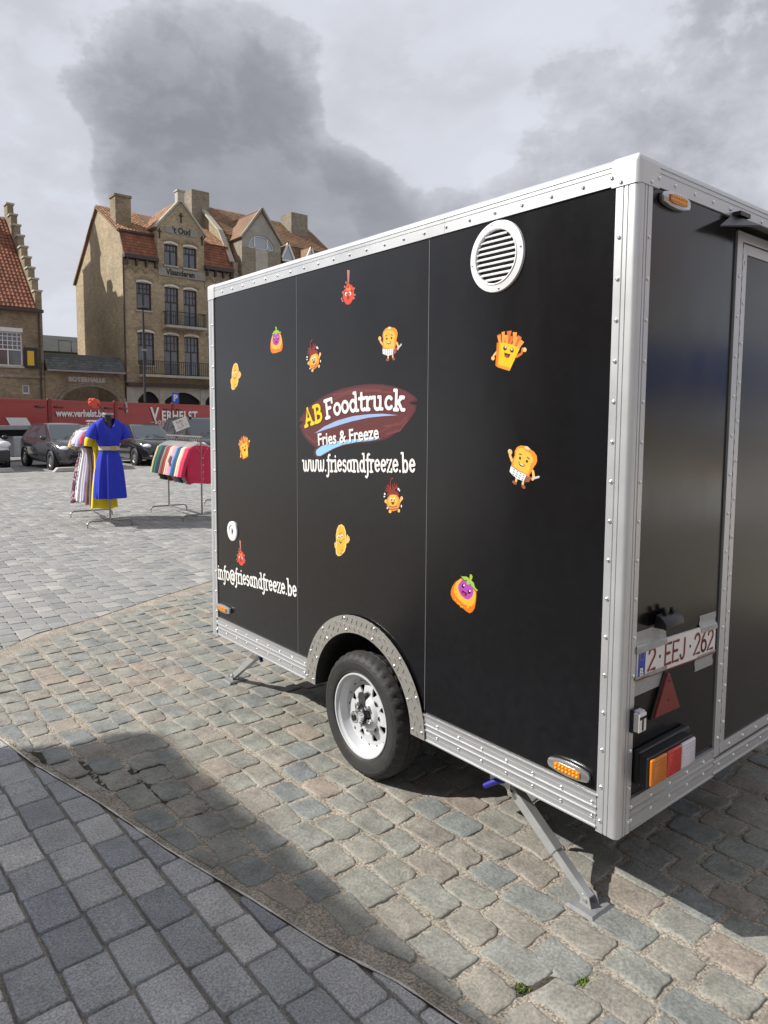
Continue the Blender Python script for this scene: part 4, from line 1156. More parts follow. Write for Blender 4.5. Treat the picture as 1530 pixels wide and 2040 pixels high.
 ('p','red2',[(-13.3,-28.5),(10.8,-26.3),(4.9,-38.5),(-7.1,-39.7)]),
 ('p','white',[(40.5,30.4),(39.7,27.7),(37.6,25.6),(34.7,24.7),(31.7,25.1),(29.5,26.9),(28.7,29.5),(29.5,32.2),(31.6,34.3),(34.6,35.3),(37.5,34.8),(39.7,33)]),
 ('p','white',[(45.7,24.6),(45.2,22.6),(43.9,21.1),(42.1,20.5),(40.2,20.8),(38.9,22.1),(38.4,24),(38.8,26),(40.2,27.5),(42,28.1),(43.8,27.8),(45.2,26.5)]),
 ('p','white',[(-49.4,2.7),(-50.1,0.1),(-52.1,-1.8),(-54.8,-2.7),(-57.5,-2.3),(-59.5,-0.6),(-60.2,1.8),(-59.5,4.3),(-57.5,6.3),(-54.8,7.1),(-52.1,6.7),(-50.2,5.1)]),
 ('p','white',[(-50.8,-8.8),(-51.7,-10.3),(-53.9,-11.6),(-57,-12.3),(-60.1,-12.2),(-62.4,-11.3),(-63.2,-9.9),(-62.4,-8.3),(-60.1,-7),(-57,-6.4),(-53.9,-6.5),(-51.7,-7.4)]),
 ('p','white',[(58.6,-39.1),(58.1,-42.1),(56.6,-44.3),(54.6,-45.3),(52.5,-44.7),(51,-42.8),(50.4,-39.9),(50.9,-37),(52.4,-34.7),(54.4,-33.8),(56.5,-34.4),(58,-36.3)]),
 ('p','white',[(-32.8,-56.9),(-33.3,-58.9),(-35,-60.5),(-37.3,-61.3),(-39.6,-61),(-41.3,-59.7),(-41.9,-57.8),(-41.3,-55.8),(-39.7,-54.2),(-37.4,-53.4),(-35.1,-53.7),(-33.4,-55)]),
],
'corn': [
 ('s','skin',[(34.1,-4),(51.8,0.6),(60.6,12.4),(57.1,20.5)],13.6),
 ('s','skin',[(46.5,3.1),(48.3,26.8)],11.6),
 ('s','skin',[(-40.2,-17.4),(-49.4,-24.1),(-45.7,-38.9)],10.7),
 ('p','cream2',[(-20,67.6),(3.6,75.7),(23.3,68.4),(35.8,47.6),(40.3,18.2),(39.5,-24.6),(27,-51.1),(-1.8,-72.6),(-23.6,-78.7),(-40.2,-70.8),(-43.9,-47.4),(-40.2,-8.7),(-42,18.3),(-34.6,46.3)]),
 ('p','gold',[(-16.4,62.6),(1.8,69.6),(17.9,63.5),(28.7,44.5),(33.2,17.3),(32.4,-23.5),(19.9,-47.8),(-3.6,-67.5),(-21.8,-73),(-32.8,-66.5),(-36.5,-45.2),(-32.8,-7.7),(-34.7,19.2),(-27.3,45.1)]),
 ('p','white',[(-13.6,14.4),(-14.7,10),(-17.7,6.5),(-21.8,4.9),(-25.9,5.4),(-29,8.1),(-30.1,12.2),(-29,16.6),(-25.9,20.1),(-21.8,21.7),(-17.7,21.1),(-14.7,18.5)]),
 ('p','white',[(14.8,21.9),(13.5,17.3),(10.1,13.6),(5.4,11.8),(0.7,12.4),(-2.7,15.2),(-4,19.4),(-2.7,24),(0.7,27.7),(5.4,29.5),(10.1,28.9),(13.5,26.1)]),
 ('p','brown',[(-14.7,12.1),(-15.3,9.8),(-16.9,8),(-19.1,7.2),(-21.3,7.5),(-22.9,8.8),(-23.5,10.9),(-22.9,13.2),(-21.3,15),(-19.1,15.8),(-16.9,15.5),(-15.3,14.2)]),
 ('p','brown',[(11,18.7),(10.4,16.2),(8.7,14.3),(6.3,13.3),(4,13.7),(2.2,15.2),(1.6,17.5),(2.2,19.9),(4,21.9),(6.3,22.8),(8.6,22.5),(10.4,21)]),
 ('p','brown',[(-20,-4.9),(-5.4,-5.6),(10.8,1.5),(3.6,-11.4),(-5.4,-16.9),(-12.7,-12.5)]),
 ('p','white',[(-13.6,-7.5),(-5.4,-7.8),(6.3,-2.4),(1.8,-7.8),(-7.2,-10.2)]),
 ('p','yellow',[(23.8,20.9),(23.3,19),(21.8,17.5),(19.9,16.8),(17.9,17),(16.5,18.1),(15.9,19.9),(16.5,21.8),(17.9,23.3),(19.9,24.1),(21.8,23.8),(23.3,22.7)]),
 ('p','yellow',[(-14.4,26.7),(-15,24.8),(-16.4,23.2),(-18.4,22.5),(-20.4,22.7),(-21.9,23.9),(-22.4,25.6),(-21.9,27.5),(-20.4,29.1),(-18.4,29.8),(-16.4,29.6),(-15,28.4)]),
 ('p','orange',[(7.7,36.7),(7.1,34.8),(5.7,33.3),(3.7,32.5),(1.7,32.8),(0.2,33.9),(-0.3,35.7),(0.2,37.6),(1.7,39.1),(3.7,39.8),(5.7,39.6),(7.1,38.4)]),
 ('p','yellow',[(18.5,39.6),(17.9,37.7),(16.5,36.2),(14.5,35.5),(12.5,35.7),(11.1,36.9),(10.6,38.6),(11.1,40.5),(12.5,42),(14.5,42.8),(16.5,42.5),(17.9,41.4)]),
 ('p','orange',[(20.6,31.2),(20.1,29.3),(18.6,27.8),(16.7,27),(14.7,27.3),(13.2,28.4),(12.7,30.2),(13.2,32.1),(14.7,33.6),(16.7,34.3),(18.6,34.1),(20.1,32.9)]),
 ('p','yellow',[(-22.6,-28.2),(-23.1,-30.1),(-24.6,-31.7),(-26.6,-32.5),(-28.6,-32.3),(-30.1,-31.1),(-30.7,-29.4),(-30.1,-27.4),(-28.6,-25.9),(-26.6,-25.1),(-24.6,-25.3),(-23.1,-26.4)]),
 ('p','orange',[(22.9,7.7),(22.4,5.8),(21,4.3),(19,3.6),(17,3.8),(15.6,4.9),(15.1,6.7),(15.6,8.6),(17,10.1),(19,10.9),(21,10.6),(22.4,9.5)]),
 ('p','yellow',[(30.4,16.4),(29.8,14.5),(28.4,13),(26.4,12.2),(24.5,12.4),(23,13.6),(22.5,15.3),(23,17.2),(24.5,18.8),(26.4,19.5),(28.4,19.3),(29.8,18.1)]),
 ('p','orange',[(13.1,-46.3),(12.5,-48.2),(11.1,-49.8),(9.1,-50.6),(7.1,-50.4),(5.7,-49.2),(5.1,-47.5),(5.7,-45.6),(7.1,-44),(9.1,-43.2),(11.1,-43.4),(12.5,-44.6)]),
 ('p','yellow',[(-6.1,59.8),(-6.6,57.9),(-8.1,56.4),(-10.1,55.7),(-12.1,55.9),(-13.5,57.1),(-14.1,58.8),(-13.5,60.7),(-12.1,62.3),(-10.1,63),(-8.1,62.7),(-6.6,61.6)]),
 ('p','orange',[(-6.2,30.1),(-6.8,28.2),(-8.2,26.6),(-10.2,25.9),(-12.2,26.1),(-13.7,27.3),(-14.2,29),(-13.7,30.9),(-12.2,32.5),(-10.2,33.2),(-8.2,33),(-6.8,31.8)]),
 ('p','orange',[(-27.4,-3.7),(-27.9,-5.6),(-29.4,-7.2),(-31.4,-7.9),(-33.4,-7.7),(-34.9,-6.6),(-35.4,-4.8),(-34.9,-2.9),(-33.4,-1.3),(-31.4,-0.6),(-29.4,-0.8),(-27.9,-1.9)]),
 ('p','yellow',[(-8.6,-33.5),(-9.1,-35.4),(-10.6,-37),(-12.6,-37.8),(-14.6,-37.6),(-16.1,-36.4),(-16.6,-34.7),(-16.1,-32.7),(-14.6,-31.2),(-12.6,-30.4),(-10.6,-30.6),(-9.1,-31.7)]),
 ('p','yellow',[(24.6,23),(24,21.2),(22.6,19.6),(20.6,18.9),(18.7,19.1),(17.2,20.3),(16.7,22),(17.2,23.9),(18.7,25.4),(20.6,26.2),(22.6,25.9),(24,24.8)]),
 ('p','orange',[(-1,-62.7),(-1.5,-64.6),(-3,-66.2),(-5,-67),(-7,-66.8),(-8.5,-65.7),(-9,-63.9),(-8.5,-62),(-7,-60.4),(-5,-59.6),(-3,-59.8),(-1.5,-61)]),
 ('p','yellow',[(-7.5,53.7),(-8,51.8),(-9.4,50.2),(-11.4,49.5),(-13.4,49.8),(-14.9,50.9),(-15.4,52.7),(-14.9,54.6),(-13.4,56.1),(-11.4,56.8),(-9.5,56.6),(-8,55.4)]),
 ('p','orange',[(10.4,-44),(9.9,-45.9),(8.4,-47.4),(6.4,-48.2),(4.4,-48),(3,-46.9),(2.4,-45.1),(3,-43.2),(4.4,-41.6),(6.4,-40.9),(8.4,-41.1),(9.9,-42.2)]),
 ('p','yellow',[(-9,-30),(-9.5,-31.9),(-11,-33.4),(-13,-34.2),(-15,-34),(-16.5,-32.9),(-17,-31.1),(-16.5,-29.2),(-15,-27.6),(-13,-26.9),(-11,-27.1),(-9.5,-28.2)]),
 ('p','orange',[(7.5,-61.7),(7,-63.6),(5.5,-65.1),(3.5,-65.9),(1.5,-65.7),(0.1,-64.6),(-0.5,-62.9),(0.1,-60.9),(1.5,-59.4),(3.5,-58.6),(5.5,-58.8),(7,-59.9)]),
 ('p','yellow',[(17.9,33),(17.3,31.1),(15.9,29.5),(13.9,28.8),(12,29),(10.5,30.2),(10,31.9),(10.5,33.8),(11.9,35.4),(13.9,36.1),(15.9,35.9),(17.3,34.7)]),
 ('p','orange',[(1.2,31.3),(0.6,29.4),(-0.8,27.9),(-2.8,27.1),(-4.8,27.4),(-6.3,28.5),(-6.8,30.3),(-6.3,32.2),(-4.8,33.7),(-2.8,34.5),(-0.8,34.2),(0.6,33.1)]),
],
'egg': [
 ('p','orange',[(-19.2,57),(-45.7,39.7),(-64.5,17.7),(-73,-3.7),(-72.7,-18.8),(-61.9,-34.1),(-36,-47.5),(-7.4,-57.6),(14.6,-66.7),(28.5,-68.9),(42.1,-61.9),(53.9,-44.7),(59.4,-21.1),(61.9,1.9),(61.5,18.7),(47.7,27.3),(24.6,39.9)]),
 ('p','gold',[(-19.1,54.8),(-42.5,36.8),(-54.8,16),(-57.7,-1.9),(-49.4,-14.2),(-26.8,-29.4),(-1.5,-40.3),(20.3,-45),(38.6,-40),(52,-26),(57.5,-4.6),(58.6,14.8),(47.8,26.2),(24.6,39.9)]),
 ('p','purple',[(-14.3,51),(5.9,51.3),(24.5,44.4),(40,33.7),(47.9,21.7),(45.2,6.5),(36.4,-7.6),(19.8,-18.9),(4.3,-18.6),(-14.6,-10.9),(-27.5,1.6),(-34.1,15.3),(-31.2,30.8)]),
 ('p','leaf',[(-22.6,69),(-16.2,64.4),(8.6,68.2),(21,65.3),(25.7,60.5),(26.8,79.9),(35.9,80.3),(41.4,74.5),(37.9,62.6),(33.4,59.6),(47.2,50.8),(55.1,34.3),(69.6,26.4),(62.9,21.8),(49.2,28.7),(35.4,37.4),(29.1,45.3),(24.6,39.9),(13.9,39.1),(9,48.4),(13.5,56),(2.8,52.4),(-9.8,56.4)]),
 ('p','dpurple',[(1.2,30.5),(0.2,26),(-2.6,22.2),(-6.7,20.3),(-10.7,20.7),(-13.8,23.3),(-14.9,27.5),(-13.9,32),(-11,35.7),(-7,37.6),(-3,37.2),(0.1,34.6)]),
 ('p','white',[(0.7,32.7),(0.2,30.8),(-1.1,29.2),(-2.9,28.3),(-4.8,28.5),(-6.2,29.6),(-6.7,31.3),(-6.3,33.2),(-4.9,34.8),(-3.1,35.6),(-1.2,35.5),(0.2,34.4)]),
 ('p','dpurple',[(34.5,14.6),(33.5,9.9),(30.4,6),(26.2,4),(21.9,4.3),(18.7,7),(17.4,11.3),(18.5,16.1),(21.5,20),(25.8,22),(30.1,21.6),(33.3,18.9)]),
 ('p','white',[(31.8,17.5),(31.4,15.5),(30.1,13.8),(28.3,13),(26.4,13.1),(25.1,14.3),(24.5,16.1),(25,18.1),(26.3,19.8),(28.1,20.6),(29.9,20.5),(31.3,19.3)]),
 ('p','dpurple',[(-13.5,12.3),(0.6,8.1),(15.4,4.1),(8.7,-7.4),(-5.3,-6.8),(-13.3,0.9)]),
 ('p','red',[(-10.2,3.7),(0.7,2.4),(6.3,-4.5),(-5.3,-5.6)]),
 ('p','orange2',[(9.4,-52.6),(9,-54.2),(7.9,-55.5),(6.4,-56.2),(4.8,-56.1),(3.7,-55.3),(3.2,-53.9),(3.6,-52.3),(4.7,-51),(6.2,-50.3),(7.8,-50.4),(9,-51.2)]),
 ('p','yellow',[(-33.6,-39.9),(-34,-41.5),(-35.1,-42.8),(-36.7,-43.5),(-38.3,-43.4),(-39.5,-42.6),(-39.9,-41.2),(-39.5,-39.6),(-38.4,-38.3),(-36.8,-37.5),(-35.2,-37.6),(-34.1,-38.5)]),
 ('p','orange2',[(-38.7,-36.1),(-39.1,-37.7),(-40.2,-39.1),(-41.8,-39.8),(-43.4,-39.7),(-44.6,-38.8),(-45,-37.4),(-44.6,-35.8),(-43.5,-34.5),(-41.9,-33.8),(-40.3,-33.9),(-39.1,-34.7)]),
 ('p','yellow',[(35.1,-33.2),(34.8,-34.8),(33.7,-36.1),(32.2,-36.8),(30.6,-36.7),(29.5,-35.9),(29,-34.5),(29.4,-32.9),(30.5,-31.6),(32,-30.9),(33.6,-31),(34.7,-31.9)]),
 ('p','orange2',[(-14.2,-53.6),(-14.6,-55.2),(-15.7,-56.5),(-17.3,-57.2),(-18.8,-57.2),(-20,-56.3),(-20.5,-54.9),(-20.1,-53.3),(-19,-52),(-17.4,-51.3),(-15.8,-51.3),(-14.6,-52.2)]),
 ('p','yellow',[(-40.2,9.5),(-40.6,7.9),(-41.7,6.6),(-43.3,5.9),(-44.9,6),(-46.1,6.9),(-46.5,8.3),(-46.1,9.9),(-45,11.2),(-43.4,11.9),(-41.8,11.8),(-40.6,10.9)]),
 ('p','orange2',[(20.4,-34.4),(20,-35.9),(18.9,-37.2),(17.4,-37.9),(15.8,-37.9),(14.7,-37),(14.2,-35.6),(14.6,-34.1),(15.7,-32.8),(17.2,-32),(18.8,-32.1),(19.9,-33)]),
 ('p','yellow',[(-13.2,-51.8),(-13.6,-53.4),(-14.8,-54.7),(-16.3,-55.5),(-17.9,-55.4),(-19.1,-54.5),(-19.5,-53.1),(-19.1,-51.6),(-18,-50.2),(-16.4,-49.5),(-14.9,-49.6),(-13.7,-50.4)]),
 ('p','orange2',[(-40.2,-9.2),(-40.6,-10.7),(-41.7,-12.1),(-43.3,-12.8),(-44.9,-12.7),(-46.1,-11.8),(-46.5,-10.4),(-46.1,-8.8),(-45,-7.5),(-43.4,-6.8),(-41.8,-6.9),(-40.6,-7.8)]),
 ('p','yellow',[(26.7,-35.7),(26.3,-37.3),(25.2,-38.6),(23.7,-39.3),(22.2,-39.2),(21,-38.4),(20.6,-37),(21,-35.4),(22.1,-34.1),(23.6,-33.4),(25.1,-33.5),(26.3,-34.3)]),
 ('p','orange2',[(-46.4,-21.9),(-46.8,-23.5),(-47.9,-24.8),(-49.5,-25.5),(-51.1,-25.5),(-52.3,-24.6),(-52.8,-23.2),(-52.4,-21.6),(-51.2,-20.2),(-49.6,-19.5),(-48,-19.6),(-46.9,-20.5)]),
 ('p','yellow',[(-20.6,-44.2),(-20.9,-45.8),(-22.1,-47.1),(-23.6,-47.8),(-25.2,-47.7),(-26.4,-46.9),(-26.9,-45.5),(-26.5,-43.9),(-25.3,-42.6),(-23.8,-41.8),(-22.2,-41.9),(-21,-42.8)]),
 ('p','orange2',[(19.7,-46.3),(19.3,-47.8),(18.2,-49.1),(16.7,-49.9),(15.2,-49.8),(14,-48.9),(13.6,-47.5),(14,-46),(15.1,-44.7),(16.6,-43.9),(18.1,-44),(19.3,-44.9)]),
 ('p','yellow',[(-43.5,-30.4),(-43.9,-32),(-45.1,-33.3),(-46.7,-34.1),(-48.3,-34),(-49.4,-33.1),(-49.9,-31.7),(-49.5,-30.1),(-48.4,-28.8),(-46.8,-28.1),(-45.2,-28.1),(-44,-29)]),
 ('p','orange2',[(-38.5,-18.8),(-38.9,-20.4),(-40.1,-21.7),(-41.7,-22.4),(-43.3,-22.3),(-44.4,-21.5),(-44.9,-20.1),(-44.5,-18.5),(-43.4,-17.2),(-41.8,-16.4),(-40.2,-16.5),(-39,-17.4)]),
 ('p','yellow',[(20.9,-48.4),(20.5,-50),(19.4,-51.3),(17.9,-52),(16.4,-51.9),(15.2,-51.1),(14.8,-49.7),(15.2,-48.1),(16.3,-46.8),(17.8,-46.1),(19.3,-46.2),(20.5,-47)]),
 ('p','orange2',[(-39.3,-36.1),(-39.7,-37.7),(-40.8,-39),(-42.4,-39.8),(-44,-39.7),(-45.2,-38.8),(-45.6,-37.4),(-45.2,-35.8),(-44.1,-34.5),(-42.5,-33.8),(-40.9,-33.8),(-39.7,-34.7)]),
 ('p','yellow',[(-27.2,-41.9),(-27.6,-43.5),(-28.7,-44.9),(-30.3,-45.6),(-31.9,-45.5),(-33,-44.6),(-33.5,-43.2),(-33.1,-41.7),(-32,-40.3),(-30.4,-39.6),(-28.8,-39.7),(-27.6,-40.5)]),
 ('p','orange2',[(26.9,-49),(26.5,-50.5),(25.4,-51.8),(23.9,-52.6),(22.3,-52.5),(21.2,-51.6),(20.7,-50.3),(21.1,-48.7),(22.2,-47.4),(23.7,-46.7),(25.3,-46.7),(26.4,-47.6)]),
 ('p','yellow',[(-4.7,-52.1),(-5,-53.7),(-6.2,-55),(-7.7,-55.7),(-9.3,-55.7),(-10.5,-54.8),(-10.9,-53.4),(-10.5,-51.8),(-9.4,-50.5),(-7.8,-49.8),(-6.3,-49.9),(-5.1,-50.7)]),
 ('p','orange2',[(-42.8,8.8),(-43.2,7.2),(-44.3,5.9),(-45.9,5.2),(-47.5,5.3),(-48.7,6.2),(-49.1,7.6),(-48.7,9.2),(-47.6,10.5),(-46,11.2),(-44.4,11.1),(-43.2,10.2)]),
 ('p','yellow',[(25.1,-47.3),(24.7,-48.9),(23.6,-50.2),(22.1,-50.9),(20.5,-50.9),(19.4,-50),(18.9,-48.6),(19.3,-47.1),(20.4,-45.8),(21.9,-45),(23.5,-45.1),(24.6,-46)]),
],
'spiky': [
 ('p','rose',[(-10.1,76.8),(9.7,74.4),(5.4,20.5),(-5.6,22)]),
 ('p','rose',[(-10.9,22.8),(-11.6,20.3),(-13.7,18.7),(-16.6,18.4),(-19.5,19.5),(-21.6,21.7),(-22.4,24.4),(-21.6,26.9),(-19.5,28.5),(-16.6,28.7),(-13.7,27.6),(-11.6,25.5)]),
 ('p','rose',[(-20.8,5.4),(-21.6,2.9),(-23.7,1.3),(-26.6,1),(-29.5,2.1),(-31.6,4.3),(-32.4,7),(-31.6,9.5),(-29.5,11.1),(-26.6,11.4),(-23.7,10.3),(-21.6,8.1)]),
 ('p','rose',[(-36.4,-17.8),(-37.2,-20.3),(-39.3,-22),(-42.2,-22.3),(-45.1,-21.2),(-47.3,-19),(-48.1,-16.3),(-47.3,-13.8),(-45.1,-12.2),(-42.2,-11.9),(-39.3,-12.9),(-37.2,-15.1)]),
 ('p','rose',[(-44.2,-44.2),(-45,-46.7),(-47.1,-48.4),(-50.1,-48.7),(-53,-47.6),(-55.1,-45.5),(-55.9,-42.7),(-55.1,-40.2),(-53,-38.6),(-50.1,-38.2),(-47.1,-39.3),(-45,-41.5)]),
 ('p','rose',[(-37.5,-54.8),(-38.2,-57.3),(-40.4,-59),(-43.3,-59.3),(-46.2,-58.3),(-48.4,-56.1),(-49.1,-53.4),(-48.4,-50.9),(-46.2,-49.2),(-43.3,-48.9),(-40.4,-49.9),(-38.2,-52.1)]),
 ('p','rose',[(48.1,-11),(47.4,-13.4),(45.3,-15),(42.5,-15.3),(39.7,-14.3),(37.6,-12.1),(36.9,-9.5),(37.6,-7),(39.7,-5.4),(42.5,-5.1),(45.3,-6.2),(47.3,-8.3)]),
 ('p','rose',[(53.6,-39.7),(52.8,-42.2),(50.8,-43.8),(48,-44.1),(45.2,-43.1),(43.1,-40.9),(42.4,-38.3),(43.1,-35.8),(45.2,-34.2),(48,-33.9),(50.8,-34.9),(52.8,-37.1)]),
 ('p','rose',[(47.2,-52.9),(46.4,-55.4),(44.4,-57),(41.6,-57.4),(38.8,-56.3),(36.7,-54.2),(35.9,-51.5),(36.7,-49.1),(38.7,-47.5),(41.5,-47.1),(44.3,-48.2),(46.4,-50.3)]),
 ('p','redb',[(-5.6,24.6),(9.8,13.4),(29.5,3),(40.3,-13.8),(42.6,-39.6),(36.2,-55.4),(18.8,-71.3),(1.3,-75.7),(-16.4,-72.3),(-34.3,-53.2),(-41.1,-35.5),(-38.8,-12.3),(-21,-1.7),(-12.2,12.6)]),
 ('p','orange2',[(-3.3,8.8),(9.9,0.6),(18.7,-14.7),(-3.3,-13.1),(-16.6,-7.5)]),
 ('p','redd',[(5.5,-0.1),(4.6,-3.2),(2.2,-5.2),(-1.1,-5.7),(-4.4,-4.3),(-6.8,-1.7),(-7.7,1.7),(-6.8,4.8),(-4.4,6.8),(-1.1,7.2),(2.2,5.9),(4.6,3.2)]),
 ('p','redd',[(31.7,-19),(30.9,-22.7),(28.5,-25.2),(25.2,-25.8),(22,-24.4),(19.5,-21.3),(18.7,-17.3),(19.5,-13.5),(21.9,-11.1),(25.2,-10.5),(28.4,-11.9),(30.8,-15.1)]),
 ('p','redd',[(-21.9,-19.7),(-22.6,-22.9),(-24.7,-25),(-27.6,-25.5),(-30.5,-24.2),(-32.7,-21.6),(-33.5,-18.2),(-32.7,-15.1),(-30.6,-13),(-27.7,-12.5),(-24.8,-13.7),(-22.6,-16.4)]),
 ('p','white',[(-8.1,-28),(-9.2,-32),(-12.3,-34.6),(-16.5,-35.2),(-20.7,-33.5),(-23.8,-30.1),(-25,-25.8),(-23.8,-21.8),(-20.8,-19.2),(-16.5,-18.6),(-12.3,-20.3),(-9.2,-23.7)]),
 ('p','white',[(20.4,-29.1),(19.3,-33),(16.3,-35.7),(12.2,-36.2),(8,-34.6),(4.9,-31.2),(3.8,-26.9),(4.9,-22.9),(8,-20.3),(12.1,-19.8),(16.3,-21.4),(19.3,-24.8)]),
 ('p','brown',[(-7.2,-30),(-7.9,-32.4),(-9.6,-34),(-12.1,-34.3),(-14.5,-33.3),(-16.3,-31.3),(-17,-28.8),(-16.3,-26.4),(-14.5,-24.8),(-12.1,-24.5),(-9.7,-25.4),(-7.9,-27.5)]),
 ('p','brown',[(13.7,-29.5),(13,-31.8),(11.3,-33.4),(8.9,-33.8),(6.4,-32.8),(4.7,-30.8),(4,-28.2),(4.7,-25.9),(6.4,-24.3),(8.8,-24),(11.3,-24.9),(13,-27)]),
 ('p','redd',[(8.9,-45.6),(7.6,-50),(4,-52.8),(-1,-53.4),(-6,-51.6),(-9.6,-47.8),(-10.9,-43.1),(-9.6,-38.8),(-6,-35.9),(-1,-35.3),(3.9,-37.2),(7.6,-40.9)]),
],
'logo': [
 ('p','board_edge',[(-487.1,-2.4),(-429,45.9),(-342.8,87.8),(-243.8,120.7),(-126.3,144.8),(-7.8,156.5),(90.6,158.8),(177.9,153.7),(255.3,141.8),(323.7,123.7),(372.2,102.7),(393.1,86.6),(395,80.6),(378.5,77.8),(342.6,74.3),(366.7,67.3),(390.5,63),(384.9,41.4),(355.5,9.7),(319.4,-18.5),(269.9,-47.6),(212.6,-73.5),(166.7,-85.1),(112.8,-93),(-6.8,-102.9),(-110.8,-117.3),(-188.4,-138.1),(-252.6,-163.8),(-293.8,-179.7),(-327.2,-181.2),(-352.5,-165.6),(-348.2,-144),(-335.4,-131.7),(-395.1,-107.3),(-443.1,-74.7),(-478.3,-29.1),(-442.6,-9.4)]),
 ('p','board',[(-469.1,1.5),(-411.5,44.9),(-330.2,83.8),(-235.8,115),(-122.5,138.9),(-4.2,150.3),(90.6,152.9),(177.9,148),(254,136.6),(317.7,119.1),(363.3,99.4),(378.3,86.8),(336.5,73.6),(372.8,59.3),(373,41.5),(345.2,12.9),(310.1,-14.6),(263.6,-41.6),(209.3,-65.3),(163.3,-76.8),(112.7,-84.4),(-6.9,-94.1),(-110.8,-107.4),(-204.2,-129.5),(-268.9,-148.1),(-310.3,-142.6),(-327,-126.7),(-382.2,-103.1),(-428.1,-72),(-460.5,-31.4),(-433.8,-9.4)]),
 ('s','grain',[(-188.2,117.2),(-7.7,137),(158.2,130.3)],7.6),
 ('s','grain',[(-268.2,77.4),(-96,119.6),(90.8,127.9),(236.5,117.9)],7.6),
 ('s','grain',[(199.4,-57.2),(288.7,-39.2),(331.4,1.7)],8.6),
 ('s','grain',[(186,-24.1),(282.1,-14.8),(331.2,13.7)],8.6),
 ('s','grain',[(-421,-69.4),(-343.7,-105.8),(-268.7,-94.4)],8.6),
 ('s','grain',[(-50.9,-62.1),(159.7,-49.6),(275.8,-6.8)],6.7),
 ('p','sky1',[(-343.5,-64.1),(-260.4,-29.1),(-157,-0.8),(-36.4,19.6),(77.6,28.2),(172.3,30.1),(275.4,23.7),(172.4,19.6),(77.7,13.2),(-36.3,-2.4),(-126.2,-18.6),(-220.1,-37.9),(-285,-50.4)]),
 ('p','board_edge',[(-339.7,-143.7),(-289.4,-116),(-192.3,-94.7),(-95.7,-80.9),(21.8,-74.6),(186.4,-74.2),(92.2,-92.7),(-6.8,-101.6),(-110.8,-116.4),(-188.4,-138.1),(-252.6,-162.9),(-297.9,-178.9),(-331.4,-176.6),(-345.7,-160.6)]),
 ('p','sky2',[(-327,-143.2),(-285.3,-122.9),(-188.4,-101.5),(-95.7,-87.6),(21.9,-80.3),(166.6,-76.7),(92.1,-87.1),(-6.8,-95.5),(-110.8,-110.5),(-188.4,-131.3),(-252.6,-154.5),(-293.7,-170.2),(-322.9,-169.1),(-331.3,-155.2)]),
],
}
DCOL = {'fry': (.80, .30, .05), 'fry2': (.62, .14, .02), 'skin': (.82, .47, .17), 'orange': (.72, .17, .01), 'orange2': (.75, .26, .03), 'yellow': (.80, .48, .01), 'yellow2': (.78, .46, .06),
        'brown': (.045, .012, .006), 'white': (.82, .80, .78), 'red': (.60, .04, .03), 'red2': (.28, .02, .01), 'brown2': (.28, .09, .05), 'grey': (.55, .53, .55), 'cream': (.80, .62, .35), 'cream2': (.76, .57, .22),
        'blue': (.10, .18, .50), 'maroon': (.22, .03, .02), 'gold': (.74, .43, .04), 'purple': (.42, .06, .40), 'dpurple': (.05, .004, .06), 'leaf': (.32, .50, .05), 'rose': (.45, .16, .14), 'redb': (.65, .06, .03), 'redd': (.28, .01, .01),
        'board_edge': (.075, .018, .024), 'board': (.115, .026, .028), 'grain': (.165, .042, .040), 'sky1': (.30, .43, .68), 'sky2': (.28, .55, .88), 'lemon': (.80, .58, .01)}
def dmat(c): return mat('print_' + c, DCOL[c], .38, var=.06, vscale=30)
class Decal:
    """flat print stuck on the trailer side: polygons in millimetres, right and up as seen from outside"""
    def __init__(self, y, z, rot=0.0, sx=1.0, sz=1.0):
        self.y, self.z, self.c, self.s, self.sx, self.sz = y, z, math.cos(R(rot)), math.sin(R(rot)), sx, sz
        self.mb = MB(); self.cols = []; self.n = 0
    def P(self, p, lay):
        u, v = p[0] * self.sx, p[1] * self.sz
        u, v = u * self.c - v * self.s, u * self.s + v * self.c
        return (.0055 - lay, self.y - u / 1000, self.z + v / 1000)
    def poly(self, pts, col):
        if col not in self.cols: self.cols.append(col)
        self.n += 1
        if geometry.normal([Vector((p[0], p[1], 0)) for p in pts]).z < 0: pts = pts[::-1]
        tris = geometry.tessellate_polygon([[Vector((p[0], p[1], 0)) for p in pts]])
        lay_ = .0002 + .00002 * self.n
        fs = []
        for t in tris:
            a, b, c = (pts[i] for i in t)
            fs.append(t if (b[0] - a[0]) * (c[1] - a[1]) - (b[1] - a[1]) * (c[0] - a[0]) > 0 else t[::-1])
        self.mb.add([self.P(p, lay_) for p in pts], fs, self.cols.index(col))
    def items(self, its):
        for it in its:
            if it[0] == 'p': self.poly(it[2], it[1])
            else:
                fs = []; ribbon(it[2], it[3], None, None, fs)
                for f in fs: self.poly(f, it[1])
    def build(self, name, label, parent=None):
        o = self.mb.build(name, [dmat(c) for c in self.cols], parent or TR, recalc=False, weld=False)
        o['label'] = label
        return o
